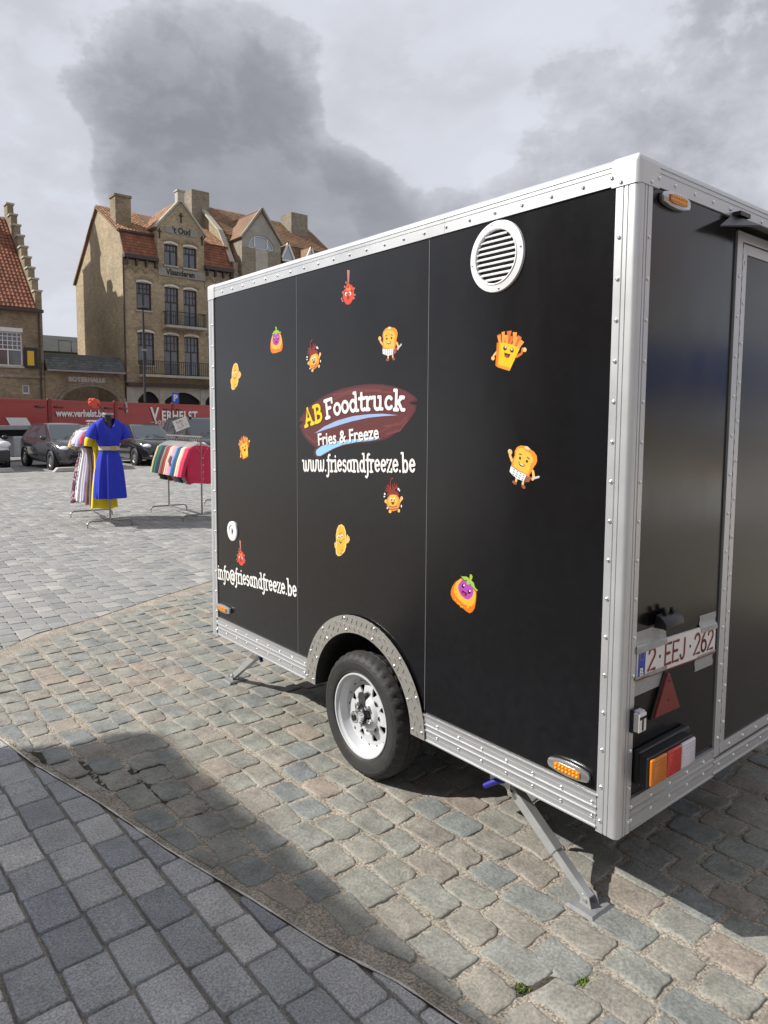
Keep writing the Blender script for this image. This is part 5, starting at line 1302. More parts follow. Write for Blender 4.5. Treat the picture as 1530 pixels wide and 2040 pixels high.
for kind, y, z, rot, sx, sz, label in (
    ('spiky', 1.423, 2.256, 0, 1, 1, 'red spiky skewer sticker near the top rail'), ('spiky', 2.449, .905, 4, 1, .95, 'red spiky skewer sticker below the white round cap'),
    ('egg', .681, 1.011, 0, 1, 1, 'tilted orange and purple vegetable sticker low on the rear panel'), ('egg', 2.042, 2.062, 26, .92, .92, 'upright orange and purple vegetable sticker'),
    ('onion', 1.104, 1.351, 0, 1, 1, 'fried ball sticker below the web address'), ('onion', 1.70, 1.975, 8, 1, 1, 'fried ball sticker beside the panel joint'),
    ('bread', 1.133, 1.985, 0, 1, 1, 'toast sticker above the logo'), ('bread', .413, 1.511, -18, 1.05, 1.02, 'tilted toast sticker on the rear panel'),
    ('corn', 1.476, 1.110, 0, 1, 1, 'golden croquette sticker above the wheel arch'), ('corn', 2.489, 1.908, -6, 1, 1, 'golden croquette sticker near the front edge'),
    ('fries', .485, 1.913, 0, 1, 1, 'large yellow cone of fries sticker below the vent'), ('fries', 2.390, 1.513, 34, .92, .92, 'cone of fries sticker on the front panel')):
    d = Decal(y, z, rot, sx, sz); d.items(DECALS[kind]); d.build('food_sticker', label)
lg = Decal(1.351, 1.665); lg.items(DECALS['logo'])
logo = lg.build('logo_sign', 'dark red wooden board logo with blue swooshes')
def letters(name, y0, z0, y1, z1, body, xh, stroke, col, parent, lift=.0012):
    d = Decal(0, 0); d.n = int(lift / .00002)
    faces = slab_text(body, -y0 * 1000, z0 * 1000, -y1 * 1000, z1 * 1000, xh, stroke)
    base = d.n
    for i, f in enumerate(faces):
        d.n = base + i % 30
        d.poly(f, col)
    o = d.mb.build(name, [dmat(c) for c in d.cols], parent, recalc=False, weld=False)
    return o
# arched lettering of the logo: each letter on its own short baseline
for ch, (ya, za), (yb, zb) in zip('Foodtruck', [(1.600, 1.672), (1.532, 1.684), (1.471, 1.694), (1.411, 1.702), (1.343, 1.709), (1.296, 1.712), (1.246, 1.713), (1.166, 1.712), (1.105, 1.711)],
                                  [(1.528, 1.685), (1.468, 1.695), (1.408, 1.703), (1.341, 1.709), (1.294, 1.711), (1.246, 1.713), (1.168, 1.713), (1.106, 1.712), (1.027, 1.708)]):
    letters('lettering', ya, za, yb, zb, ch, 57 if ch != 'F' else 60, 16.0, 'white', logo, .0022)
for ch, (ya, za), (yb, zb) in zip('AB', [(1.775, 1.632), (1.692, 1.650)], [(1.695, 1.650), (1.612, 1.668)]):
    letters('lettering', ya, za, yb, zb, ch, 58, 17, 'lemon', logo, .0022)
fa = math.atan2(1.592 - 1.547, 1.657 - 1.198)
text_obj('lettering', 'Fries & Freeze', .080, dmat('white'), logo, frame_mat((.0022, 1.662, 1.545), (0, -math.cos(fa), math.sin(fa)), (0, math.sin(fa), math.cos(fa))), bold=.0016, sx=1.0, depth=.0002)
o = letters('web_address', 1.797, 1.413, .962, 1.457, 'www.friesandfreeze.be', 56, 11.0, 'white', TR); o['label'] = 'white web address under the logo'
o = letters('mail_address', 2.734, .707, 1.854, .765, 'info@friesandfreeze.be', 60, 11.5, 'white', TR); o['label'] = 'white mail address low on the front panel'
# white round filler cap on the front panel
fc = MB().lathe([(.058, .002), (.057, -.006), (.050, -.008), (.036, -.008), (.034, -.004), (.0005, -.004)], 'x', (.004, 2.539, 1.021), 32).build('filler_cap', M_white, TR, smooth=30)
MB().box(-.006, -.0005, 2.536, 2.542, 1.000, 1.042).build('cap_handle', M_white, fc, bevel=.002)
MB().lathe([(.012, -.0045), (.0005, -.0045)], 'x', (.003, 2.539, 1.021), 12).build('cap_lock', M_dark, fc, recalc=False)
for a in (90, 210, 330): put('screw', RVX, fc, (-.003, 2.539 + .048 * math.cos(R(a)), 1.021 + .048 * math.sin(R(a))), scale=(.5, .5, .5))

# ------------------------------------------------------------------ buildings along the square
M_brick_y = brick_mat('yellow_brick', (.40, .31, .185), (.26, .195, .11), (.37, .31, .22))
M_brick_d = brick_mat('dull_brick', (.29, .22, .135), (.18, .135, .08), (.27, .225, .16), stain=.35)
M_brick_g = brick_mat('grey_brick', (.27, .23, .17), (.18, .15, .11), (.29, .255, .20), stain=.3)
M_stone = mat('pale_stone', (.40, .37, .31), .85, var=.2, vscale=2.5)
M_render = mat('grey_render', (.30, .285, .245), .9, var=.28, vscale=1.3, bump=.3, bscale=9)
M_frame = mat('dark_frame', (.035, .022, .020), .5)
M_wframe = mat('white_frame', (.66, .66, .64), .5, var=.06, vscale=3)
M_glass = mat('window_glass', (.075, .085, .10), .05, spec=1.0, var=.5, vscale=.7)
M_glassw = mat('window_sky_glass', (.30, .33, .37), .05, spec=1.0)
M_iron = mat('black_iron', (.018, .018, .02), .5)
M_cornice = mat('brown_cornice', (.055, .038, .036), .6, var=.2, vscale=3)
M_tileo = mat('orange_tile', (.31, .165, .088), .8, island=.35, var=.25, vscale=1.4)
M_tiler = mat('red_tile', (.225, .083, .045), .78, island=.28, var=.22, vscale=1.2)
M_tileb = mat('brown_tile', (.21, .115, .058), .8, island=.22, var=.35, vscale=.8)
M_slate_roof = mat('slate_roof', (.085, .09, .085), .7, island=.25, var=.3, vscale=1.2)
M_lead = mat('lead', (.25, .26, .27), .55, .3)
M_sign = mat('sign_stone', (.46, .45, .41), .85, var=.22, vscale=2.0)
M_letter = mat('sign_black', (.02, .018, .016), .6)
M_shutter = mat('yellow_shutter', (.66, .40, .03), .6)
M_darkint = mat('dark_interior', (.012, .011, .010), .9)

def wall(mb, x0, x1, z0, z1, ops, y=0.0, depth=.2, mi=0):
    """wall face in the plane y with openings (x0, z0, x1, z1) and their reveals"""
    xs = sorted({x0, x1, *[o[0] for o in ops], *[o[2] for o in ops]}); zs = sorted({z0, z1, *[o[1] for o in ops], *[o[3] for o in ops]})
    xs = [x for x in xs if x0 <= x <= x1]; zs = [z for z in zs if z0 <= z <= z1]
    for a, b in zip(xs, xs[1:]):
        for c, d in zip(zs, zs[1:]):
            mx, mz = (a + b) / 2, (c + d) / 2
            if any(o[0] < mx < o[2] and o[1] < mz < o[3] for o in ops): continue
            mb.quad((a, y, c), (b, y, c), (b, y, d), (a, y, d), mi)
    for o in ops:
        a, c, b, d = o[:4]
        mb.quad((a, y, c), (a, y, d), (a, y + depth, d), (a, y + depth, c), mi)
        mb.quad((b, y, c), (b, y + depth, c), (b, y + depth, d), (b, y, d), mi)
        mb.quad((a, y, d), (b, y, d), (b, y + depth, d), (a, y + depth, d), mi)
        mb.quad((a, y, c), (a, y + depth, c), (b, y + depth, c), (b, y, c), mi)

def window(parent, a, c, b, d, cols=2, toprows=2, split=.62, m=None, glass=None, y=0.0, depth=.14, name='window', fw=.06, topcols=4):
    """casement: frame, mullions, a transom light of small panes above"""
    m = m or M_frame; glass = glass or M_glass
    f = MB(); yy = y + depth
    f.box(a, a + fw, yy - .05, yy + .02, c, d).box(b - fw, b, yy - .05, yy + .02, c, d).box(a + fw, b - fw, yy - .05, yy + .02, d - fw, d).box(a + fw, b - fw, yy - .05, yy + .02, c, c + fw)
    zt = c + (d - c) * split
    f.box(a + fw, b - fw, yy - .045, yy + .015, zt - .035, zt + .035)
    for k in range(1, cols):
        x = a + (b - a) * k / cols; f.box(x - .03, x + .03, yy - .04, yy + .012, c + fw, zt - .035)
    for k in range(1, topcols):
        x = a + (b - a) * k / topcols; f.box(x - .016, x + .016, yy - .035, yy + .01, zt + .035, d - fw)
    for k in range(1, toprows):
        z = zt + (d - zt) * k / toprows; f.box(a + fw, b - fw, yy - .034, yy + .009, z - .016, z + .016)
    o = f.build(name, m, parent)
    MB().quad((a, yy + .005, c), (b, yy + .005, c), (b, yy + .005, d), (a, yy + .005, d)).build('pane', glass, o, recalc=False)
    return o

def tiles(name, p00, p10, p01, nu, nv, m, parent, lift=.03, shape='flat'):
    """roof covering between eave p00-p10 and ridge side p01: rows of overlapping tiles, joined"""
    p00, p10, p01 = Vector(p00), Vector(p10), Vector(p01)
    U = p10 - p00; V = p01 - p00; Nn = U.cross(V).normalized()
    if Nn.z < 0: Nn = -Nn
    mb = MB()
    for j in range(nv):
        for i in range(nu):
            u0, u1 = (i + .03) / nu, (i + .97) / nu; v0, v1 = j / nv, (j + 1.12) / nv
            a = p00 + U * u0 + V * v0; b = p00 + U * u1 + V * v0; c = p00 + U * u1 + V * v1; d = p00 + U * u0 + V * v1
            lo = Nn * (lift * random.uniform(.85, 1.15)); hi = Nn * .004
            if shape == 'pan':
                mm = (a + b) / 2; nn_ = (c + d) / 2
                mb.add([a + lo, mm + lo + Nn * .035, b + lo, c + hi, nn_ + hi + Nn * .035, d + hi, a, mm, b], [(0, 1, 4, 5), (1, 2, 3, 4), (6, 7, 1, 0), (7, 8, 2, 1)])
            else:
                mb.add([a + lo, b + lo, c + hi, d + hi, a, b], [(0, 1, 2, 3), (4, 5, 1, 0)])
    o = mb.build(name, m, parent, recalc=False, weld=False); o['kind'] = 'stuff'
    return o

def slab(mb, pts, t, mi=0):
    """sloped sheet of thickness t under the polygon pts"""
    n = len(pts); P = [Vector(p) for p in pts]
    Nn = (P[1] - P[0]).cross(P[2] - P[0]).normalized() * t
    if Nn.z > 0: Nn = -Nn
    Q = [p + Nn for p in P]
    mb.add(P + Q, [tuple(range(n)), tuple(range(n, 2 * n))[::-1]] + [(i, n + i, n + (i + 1) % n, (i + 1) % n) for i in range(n)], mi)

def seg_arch(mb, xc, zc, hw, rise, t, y0, y1, n=10, mi=0):
    """segmental arch band"""
    for k in range(n):
        q = []
        for tt in (k / n, (k + 1) / n):
            x = -hw + 2 * hw * tt; z = rise * (1 - (x / hw) ** 2)
            q.append((xc + x, zc + z))
        (xa, za), (xb, zb) = q
        mb.add([(xa, y0, za), (xb, y0, zb), (xb, y0, zb + t), (xa, y0, za + t), (xa, y1, za), (xb, y1, zb), (xb, y1, zb + t), (xa, y1, za + t)],
               [(0, 1, 2, 3), (0, 4, 5, 1), (3, 2, 6, 7)], mi)

def railing(parent, x0, x1, z0, z1, y, step=.13, side=None):
    b = MB()
    b.box(x0, x1, y - .02, y + .02, z1 - .04, z1).box(x0, x1, y - .015, y + .015, z0 + .03, z0 + .06)
    n = int((x1 - x0) / step)
    for k in range(n + 1):
        x = x0 + (x1 - x0) * k / n; b.box(x - .012, x + .012, y - .012, y + .012, z0, z1 - .041)
    if side:
        for x in (x0, x1):
            b.box(x - .02, x + .02, y + .021, side, z1 - .04, z1)
            for k in range(1, int((side - y) / step)): b.box(x - .012, x + .012, y + k * step - .012, y + k * step + .012, z0, z1 - .041)
    return b.build('railing', M_iron, parent)

X0, Y0 = 13.69, 42.08
# ---- tall gabled house with the lettered front
OV = empty('gabled_brick_house', (X0, Y0, 0), 'tall yellow brick house with pointed gable lettered in black and iron balconies', 'house')
WD = 7.1
win2 = [(.72, 8.18, 1.63, 9.80), (2.47, 7.40, 3.36, 9.74), (3.70, 7.40, 4.58, 9.70), (5.43, 8.18, 6.34, 9.80)]
win1 = [(.73, 4.89, 1.75, 6.84), (2.36, 4.33, 3.33, 6.80), (3.71, 4.33, 4.67, 6.80), (5.31, 4.89, 6.33, 6.84)]
gr = [(.65, .0, 2.0, 3.30), (2.33, .0, 4.71, 3.30), (5.05, .0, 6.4, 3.30)]
gw = [(2.48, 11.07, 3.34, 12.33), (3.72, 11.07, 4.59, 12.32)]
f = MB()
wall(f, 0, WD, 0, 11.1, win2 + win1 + gr)
wall(f, 2.07, 5.12, 11.1, 13.3, gw, y=-.04)
f.quad((2.07, -.04, 9.9), (2.07, 0.0, 9.9), (2.07, 0, 13.3), (2.07, -.04, 13.3)).quad((5.12, -.04, 9.9), (5.12, 0.0, 9.9), (5.12, 0, 13.3), (5.12, -.04, 13.3))
f.add([(2.07, -.04, 13.3), (5.12, -.04, 13.3), (3.60, -.04, 15.0)], [(0, 1, 2)])
for x in (2.07, 5.12): f.quad((x, 0, 11.1), (x, 2.6, 11.1), (x, 2.6, 13.3), (x, 0, 13.3))
f.build('front_wall', M_brick_y, OV, recalc=False, weld=False)
prof = [(0.012, 0), (9.3, 0), (9.3, 11.0), (4.4, 15.0), (.66, 12.88), (.012, 11.25)]
MB().prism(prof, 'x', .0, .30).build('side_wall', M_brick_y, OV); MB().prism(prof, 'x', WD - .3, WD).build('side_wall', M_brick_y, OV); MB().box(.31, WD - .31, 9.1, 9.29, 0, 11.0).build('rear_wall', M_brick_y, OV)
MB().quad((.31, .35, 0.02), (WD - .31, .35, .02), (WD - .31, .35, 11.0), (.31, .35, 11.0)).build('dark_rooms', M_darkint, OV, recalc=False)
for o in win2 + win1: window(OV, *o[:4])
for o in gw: window(OV, *o[:4], toprows=1, split=.7, y=-.04)
for a, c, b, d in gr:
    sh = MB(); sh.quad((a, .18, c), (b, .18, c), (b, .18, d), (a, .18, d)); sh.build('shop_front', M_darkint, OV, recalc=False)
    fa_ = MB(); hw = (b - a) / 2
    n = 12
    for k in range(n):
        xa, xb = -hw + 2 * hw * k / n, -hw + 2 * hw * (k + 1) / n
        za, zb = d - .55 * (xa / hw) ** 2 , d - .55 * (xb / hw) ** 2
        fa_.quad(((a + b) / 2 + xa, -.012, za), ((a + b) / 2 + xb, -.012, zb), ((a + b) / 2 + xb, -.012, d + .25), ((a + b) / 2 + xa, -.012, d + .25))
    fa_.build('arch_spandrel', M_stone, OV, recalc=False)
for x0, x1 in ((-.01, .65), (2.0, 2.33), (4.71, 5.05), (6.4, 7.11)): MB().box(x0, x1, -.05, -.002, 0, 3.52).build('stone_pier', M_stone, OV)
MB().box(-.05, WD + .05, -.45, -.003, 3.62, 3.80).build('shop_cornice', M_cornice, OV)
for k, o in enumerate(win2 + win1 + gw):
    l = MB(); yy = -.06 if o in gw else -.02
    seg_arch(l, (o[0] + o[2]) / 2, o[3] - .02, (o[2] - o[0]) / 2 + .02, .10, .11, yy - .02, yy + .03)
    l.build('lintel', mat('white_lintel', (.60, .58, .53), .8, var=.12, vscale=3), OV, recalc=False)
    l2 = MB(); seg_arch(l2, (o[0] + o[2]) / 2, o[3] + .11, (o[2] - o[0]) / 2 + .12, .16, .14, yy - .03, yy + .03)
    l2.build('relieving_arch', M_brick_d, OV, recalc=False)
    MB().box(o[0] - .05, o[2] + .05, yy - .06, yy + .15, o[1] - .09, o[1] - .002).build('sill', M_stone, OV)
for a, b, nm in ((0, 2.05, 0), (5.14, WD, 0)):
    MB().box(a - .05, b, -.32, .1, 11.14, 11.38).build('cornice', M_cornice, OV, bevel=.02)
    for k in range(4): x = a + .15 + k * (b - a - .3) / 3; MB().box(x - .05, x + .05, -.24, -.002, 10.75, 11.139).build('cornice_bracket', M_cornice, OV)
    for k in range(3): ca = MB(); seg_arch(ca, a + .35 + k * .66, 10.35, .28, .28, .10, -.06, .02, 8); ca.build('corbel_arch', M_brick_d, OV, recalc=False)
def signboard(x0, x1, z0, z1, body, size, y=-.045, sx=1.0, px=.15, pz=.1):
    sgn = MB().box(x0, x1, y - .05, y - .002, z0, z1).build('name_stone', mat('grey_name_stone', (.27, .26, .235), .85, var=.25, vscale=2.0), OV, bevel=.01)
    text_obj('lettering', body, size, M_letter, sgn, frame_mat((x0 + px, y - .056, z0 + pz), (1, 0, 0), (0, 0, 1)), bold=.018, sx=sx, depth=.003)
signboard(2.56, 4.62, 13.02, 13.40, "'t Oud", .50, px=.45, pz=.06, sx=.9)
signboard(2.07, 5.12, 10.40, 10.90, 'Vlaanderen', .50, px=.5, pz=.10, sx=.82)
for x, z in ((2.2, 12.9), (4.98, 12.9), (3.6, 14.05)): MB().box(x - .035, x + .035, -.10, -.042, z - .3, z + .3).box(x - .14, x + .14, -.095, -.043, z + .1, z + .15).build('wall_anchor', M_iron, OV)
for xa in (1.93, 5.26): MB().beam((xa, .1, 13.25), (3.60 + .02 * (xa - 3.6), .1, 15.12), .12, .42, up=(0, 1, 0)).build('gable_coping', M_stone, OV)
MB().box(3.38, 3.82, -.12, .30, 15.0, 15.62).box(3.33, 3.87, -.17, .35, 15.621, 15.72).build('finial', M_stone, OV)
for x0_, x1_, z0_, y1_ in ((2.28, 4.95, 7.22, -.72), (.68, 6.45, 4.14, -.92)):
    bl = MB().box(x0_, x1_, y1_, -.003, z0_, z0_ + .16).build('balcony', M_stone, OV, bevel=.03)
    railing(bl, x0_ + .06, x1_ - .06, z0_ + .17, z0_ + 1.0, y1_ + .06, side=-.01)
rf = MB()
slab(rf, [(-.15, 9.45, 10.88), (WD, 9.45, 10.88), (WD, 4.4, 15.05), (-.15, 4.4, 15.05)], .12)
slab(rf, [(-.15, .55, 12.87), (2.6, .55, 12.87), (2.6, 4.4, 15.05), (-.15, 4.4, 15.05)], .12)
slab(rf, [(4.6, .55, 12.87), (WD, .55, 12.87), (WD, 4.4, 15.05), (4.6, 4.4, 15.05)], .12)
slab(rf, [(2.6, 2.0, 13.7), (4.6, 2.0, 13.7), (4.6, 4.4, 15.05), (2.6, 4.4, 15.05)], .12)
slab(rf, [(.02, -.05, 11.39), (2.07, -.05, 11.39), (2.07, .66, 12.86), (.02, .66, 12.86)], .12)
slab(rf, [(5.12, -.05, 11.39), (WD, -.05, 11.39), (WD, .66, 12.86), (5.12, .66, 12.86)], .12)
slab(rf, [(1.9, 0, 13.2), (1.9, 3.6, 13.2), (3.6, 3.6, 15.08), (3.6, 0, 15.08)], .1)
slab(rf, [(5.3, 0, 13.2), (5.3, 3.6, 13.2), (3.6, 3.6, 15.08), (3.6, 0, 15.08)], .1)
rfo = rf.build('roof', M_tileb, OV)
tiles('upper_tiles', (-.15, .5, 12.90), (2.4, .5, 12.90), (-.15, 4.4, 15.10), 13, 15, M_tileo, rfo, shape='pan')
tiles('upper_tiles', (4.9, .5, 12.90), (WD, .5, 12.90), (4.9, 4.4, 15.10), 11, 15, M_tileo, rfo, shape='pan')
tiles('mansard_tiles', (.02, -.10, 11.40), (2.06, -.10, 11.40), (.02, .62, 12.90), 9, 8, M_tiler, rfo)
tiles('mansard_tiles', (5.14, -.10, 11.40), (WD, -.10, 11.40), (5.14, .62, 12.90), 8, 8, M_tiler, rfo)
tiles('gable_tiles', (1.88, 3.6, 13.22), (1.88, .35, 13.22), (3.58, 3.6, 15.12), 14, 9, M_tileo, rfo, shape='pan')
MB().box(-.1, 2.1, .42, .62, 12.78, 12.90).build('roof_gutter', M_cornice, OV)
ch = MB().box(.03, .98, 1.25, 2.15, 12.6, 15.0).box(-.03, 1.03, 1.2, 2.2, 15.001, 15.14).build('chimney', M_brick_d, OV)
MB().tube([(-.06, -.08, 3.9), (-.06, -.08, 11.1)], .055, 8).build('downpipe', M_cornice, OV)

# ---- neighbour with big dormer
NB = empty('dormer_house', (X0 + WD, Y0, 0), 'brick house with long brown tiled roof and arched dormer window rising behind the trailer', 'house')
f = MB()
wall(f, .02, 9.0, 0, 11.3, [])
f.box(.02, .35, -.12, .0 - .001, 0, 11.9)
f.build('front_wall', M_brick_g, NB, recalc=False)
sw = MB(); pr = [(.05, 0), (10.0, 0), (10.0, 11.2), (5.0, 16.5), (1.55, 14.0), (.05, 11.3)]
MB().prism(pr, 'x', .02, .42).build('side_wall', M_brick_y, NB); MB().prism(pr, 'x', 8.7, 9.0).build('side_wall', M_brick_y, NB)
rf = MB()
slab(rf, [(.42, 1.5, 13.95), (9.1, 1.5, 13.95), (9.1, 5.0, 16.55), (.42, 5.0, 16.55)], .15)
slab(rf, [(.42, 10.2, 11.0), (9.1, 10.2, 11.0), (9.1, 5.0, 16.55), (.42, 5.0, 16.55)], .15)
slab(rf, [(.42, -.1, 11.3), (9.1, -.1, 11.3), (9.1, 1.5, 13.95), (.42, 1.5, 13.95)], .15)
rfo = rf.build('roof', M_tileb, NB)
tiles('upper_tiles', (.30, 1.4, 13.98), (9.1, 1.4, 13.98), (.30, 5.0, 16.62), 40, 16, M_tileb, rfo, lift=.025)
tiles('steep_tiles', (.40, -.15, 11.35), (9.1, -.15, 11.35), (.40, 1.45, 13.98), 36, 14, M_tileb, rfo, lift=.03)
MB().beam((.0, .0, 11.9), (.0, 1.6, 14.2), .35, .12).build('parapet_coping', M_stone, NB); MB().beam((.0, 1.62, 14.21), (.0, 5.0, 16.75), .35, .12).build('parapet_coping', M_stone, NB)
MB().box(-.9, .40, 4.0, 5.6, 12.0, 17.3).build('chimney', M_brick_g, NB)
MB().box(6.7, 8.15, 3.4, 4.9, 13.8, 17.05).build('chimney', M_brick_g, NB)
dx0, dx1, dxc = .56, 3.50, 2.04
d_ = MB()
zspring = 12.95
wall(d_, dx0, dx1, 10.0, zspring, [(1.58, 11.4, 2.52, 12.9499)], y=-.30, depth=.02)
for x in (dx0, dx1): d_.quad((x, -.30, 10.0), (x, 2.2, 10.0), (x, 2.2, 13.65), (x, -.30, 13.65))
d_.build('dormer_wall', M_brick_g, NB, recalc=False)
g_ = MB(); n = 16; ra = .98
outer = [(dx0, 13.65), (dxc, 15.5), (dx1, 13.65)]
loop = [Vector((p[0], p[1], 0)) for p in [(dx0, zspring), (dxc - ra, zspring)] + [(dxc - ra * math.cos(math.pi * k / n), zspring + ra * .93 * math.sin(math.pi * k / n)) for k in range(1, n)] + [(dxc + ra, zspring), (dx1, zspring), (dx1, 13.65), (dxc, 15.5), (dx0, 13.65)]]
g_.add([(p.x, -.30, p.y) for p in loop], geometry.tessellate_polygon([loop]))
for k in range(n):
    a, b = math.pi * k / n, math.pi * (k + 1) / n
    q = lambda t: (dxc - ra * math.cos(t), zspring + ra * .93 * math.sin(t))
    g_.quad((q(a)[0], -.30, q(a)[1]), (q(b)[0], -.30, q(b)[1]), (q(b)[0], -.12, q(b)[1]), (q(a)[0], -.12, q(a)[1]))
g_.build('dormer_gable', M_render, NB, recalc=False)
MB().quad((1.58, -.29, 11.4), (2.52, -.29, 11.4), (2.52, -.29, 12.95), (1.58, -.29, 12.95)).build('dormer_panel', M_stone, NB, recalc=False)
aw = MB()
for k in range(n):
    a, b = math.pi * k / n, math.pi * (k + 1) / n
    def q(t, r): return (dxc - r * math.cos(t), zspring + r * .93 * math.sin(t))
    aw.add([(*(lambda w: (w[0], -.20, w[1]))(q(a, .97)),), (*(lambda w: (w[0], -.20, w[1]))(q(b, .97)),), (*(lambda w: (w[0], -.20, w[1]))(q(b, .89)),), (*(lambda w: (w[0], -.20, w[1]))(q(a, .89)),)], [(0, 1, 2, 3)])
aw.box(dxc - .52, dxc - .44, -.21, -.15, zspring, zspring + .78).box(dxc + .44, dxc + .52, -.21, -.15, zspring, zspring + .78).box(dxc - .96, dxc + .96, -.21, -.15, zspring, zspring + .07)
awo = aw.build('arched_window', M_wframe, NB, recalc=False)
MB().add([(dxc - .95 * math.cos(math.pi * k / n), -.16, zspring + .02 + .93 * .95 * math.sin(math.pi * k / n)) for k in range(n + 1)], [tuple(range(n + 1))]).build('pane', M_glassw, awo, recalc=False)
rf = MB()
slab(rf, [(dx0 - .18, -.42, 13.5), (dx0 - .18, 3.6, 13.5), (dxc, 3.6, 15.6), (dxc, -.42, 15.6)], .14)
slab(rf, [(dx1 + .18, -.42, 13.5), (dx1 + .18, 3.6, 13.5), (dxc, 3.6, 15.6), (dxc, -.42, 15.6)], .14)
rf.build('dormer_roof', M_tileb, NB)
for xa in (dx0 - .12, dx1 + .12): MB().beam((xa, -.38, 13.5), (dxc + .01 * (xa - dxc), -.38, 15.62), .12, .14, up=(0, 1, 0)).build('dormer_coping', M_render, NB)
for xa in (4.25, 6.15):
    sd = MB(); sd.beam((xa - .5, -.05, 12.7), (xa, -.05, 13.75), .12, .12, up=(0, 1, 0)); sd.beam((xa + .5, -.05, 12.7), (xa, -.05, 13.75), .12, .12, up=(0, 1, 0)); sd.box(xa - .5, xa + .5, -.11, .0, 12.5, 12.62)
    so = sd.build('small_dormer', M_wframe, NB)
    MB().add([(xa - .45, -.03, 12.6), (xa + .45, -.03, 12.6), (xa, -.03, 13.6)], [(0, 1, 2)]).build('pane', M_glassw, so, recalc=False)
    r_ = MB(); slab(r_, [(xa - .6, -.1, 12.6), (xa - .6, 1.3, 12.6), (xa, 1.3, 13.85), (xa, -.1, 13.85)], .08); slab(r_, [(xa + .6, -.1, 12.6), (xa + .6, 1.3, 12.6), (xa, 1.3, 13.85), (xa, -.1, 13.85)], .08); r_.build('small_dormer_roof', M_tileb, NB)

# ---- stepped gable house at the left
LX = 9.09
LH = empty('stepped_gable_house', (LX, Y0, 0), 'brick house with red tiled roof and stepped gable at the left edge', 'house')
lw = [(-3.2, 4.46, -1.06, 6.30), (-1.15, 2.97, -.76, 3.46), (-7.0, 4.46, -5.0, 6.30)]
f = MB(); wall(f, -10, -.341, 0, 7.6, lw); f.build('front_wall', M_brick_d, LH, recalc=False)
steps = [(-.05, 0), (-.05, 8.4)]
sd = [(.0, 8.55), (.60, 9.35), (1.25, 10.05), (1.95, 10.75), (2.60, 11.45), (3.30, 12.2), (4.05, 12.95), (4.75, 13.7), (5.55, 14.5)]
prev = 0.0
poly = [(.0, 0.0), (.0, 8.6)]
for i, (yy, zz) in enumerate(sd[1:]):
    poly += [(yy, poly[-1][1]), (yy, zz)]
poly += [(6.35, poly[-1][1]), (6.35, 0)]
poly = [(p[0] - .012, p[1]) if p[0] == 0 else p for p in poly]
MB().prism(poly, 'x', -.34, .0).build('stepped_gable', M_brick_d, LH)
for (ya, za), (yb, zb) in zip([(0, 8.6)] + sd[1:], sd[1:] + [(6.35, 0)]): MB().box(-.40, .06, ya - .05, yb - .06, za, za + .10).build('step_coping', M_stone, LH)
MB().box(-10, -.35, 6.1, 6.35, 0, 13.6).build('rear_wall', M_brick_d, LH)
rf = MB(); slab(rf, [(-10, -.25, 7.55), (-.34, -.25, 7.55), (-.34, 6.2, 13.75), (-10, 6.2, 13.75)], .18)
rfo = rf.build('roof', M_tiler, LH)
tiles('roof_tiles', (-10, -.30, 7.60), (-.36, -.30, 7.60), (-10, 6.2, 13.82), 46, 27, M_tiler, rfo, lift=.04, shape='pan')
MB().box(-10, -.02, -.42, -.20, 7.42, 7.58).build('gutter', M_cornice, LH)
MB().box(-3.1, -2.2, 5.2, 6.1, 13.2, 15.6).build('chimney', M_brick_d, LH)
for a, c, b, d in (lw[0], lw[2]):
    window(LH, a, c, b, d, cols=3, toprows=4, split=.48, m=M_wframe, topcols=9, fw=.07)
    MB().box(a - .05, b + .03, -.03, .05, d, d + .22).build('lintel', M_wframe, LH); MB().box(a - .05, b + .05, -.08, .1, c - .10, c - .003).build('sill', M_stone, LH)
wo = window(LH, *lw[1], cols=1, toprows=1, split=.99, m=M_wframe, topcols=1, fw=.07)
l = MB(); seg_arch(l, -.955, 3.48, .26, .22, .12, -.03, .02); l.build('relieving_arch', M_brick_d, LH, recalc=False)
l = MB(); seg_arch(l, -2.0, 6.75, 1.25, .75, .14, -.035, .02, 14); l.build('relieving_arch', M_brick_d, LH, recalc=False)
so = MB().box(-1.02, -.33, -.10, -.003, 4.38, 5.50).build('shutter', M_iron, LH)
MB().box(-.86, -.52, -.115, -.101, 4.53, 5.32).build('shutter_panel', M_shutter, so)
MB().tube([(-.20, -.10, .2), (-.20, -.10, 7.4)], .05, 8).build('downpipe', M_cornice, LH)
MB().box(-10, .0, -.08, -.002, 3.85, 4.02).build('string_course', M_brick_g, LH)

# ---- gateway wall between the two houses
GW = empty('gateway_wall', (LX, Y0, 0), 'low brick gateway with slate coping roof and carved lettering above its arch', 'gateway')
GL_ = X0 - LX - .13
f = MB(); gxc, ghw, gz = 2.50, 1.62, 2.45
n = 18
loop = [Vector((x, z, 0)) for x, z in [(.03, 0), (gxc - ghw, 0), (gxc - ghw, gz)] + [(gxc - ghw * math.cos(math.pi * k / n), gz + 1.0 * math.sin(math.pi * k / n)) for k in range(1, n)] + [(gxc + ghw, gz), (gxc + ghw, 0), (GL_, 0), (GL_, 4.3), (.03, 4.3)]]
tr_ = geometry.tessellate_polygon([loop])
f.add([(p.x, 0.0, p.y) for p in loop], tr_); f.add([(p.x, .45, p.y) for p in loop], tr_)
m_ = len(loop)
for k in range(m_):
    a, b = loop[k], loop[(k + 1) % m_]; f.quad((a.x, 0, a.y), (b.x, 0, b.y), (b.x, .45, b.y), (a.x, .45, a.y))
f.build('wall_body', M_brick_d, GW, recalc=False)
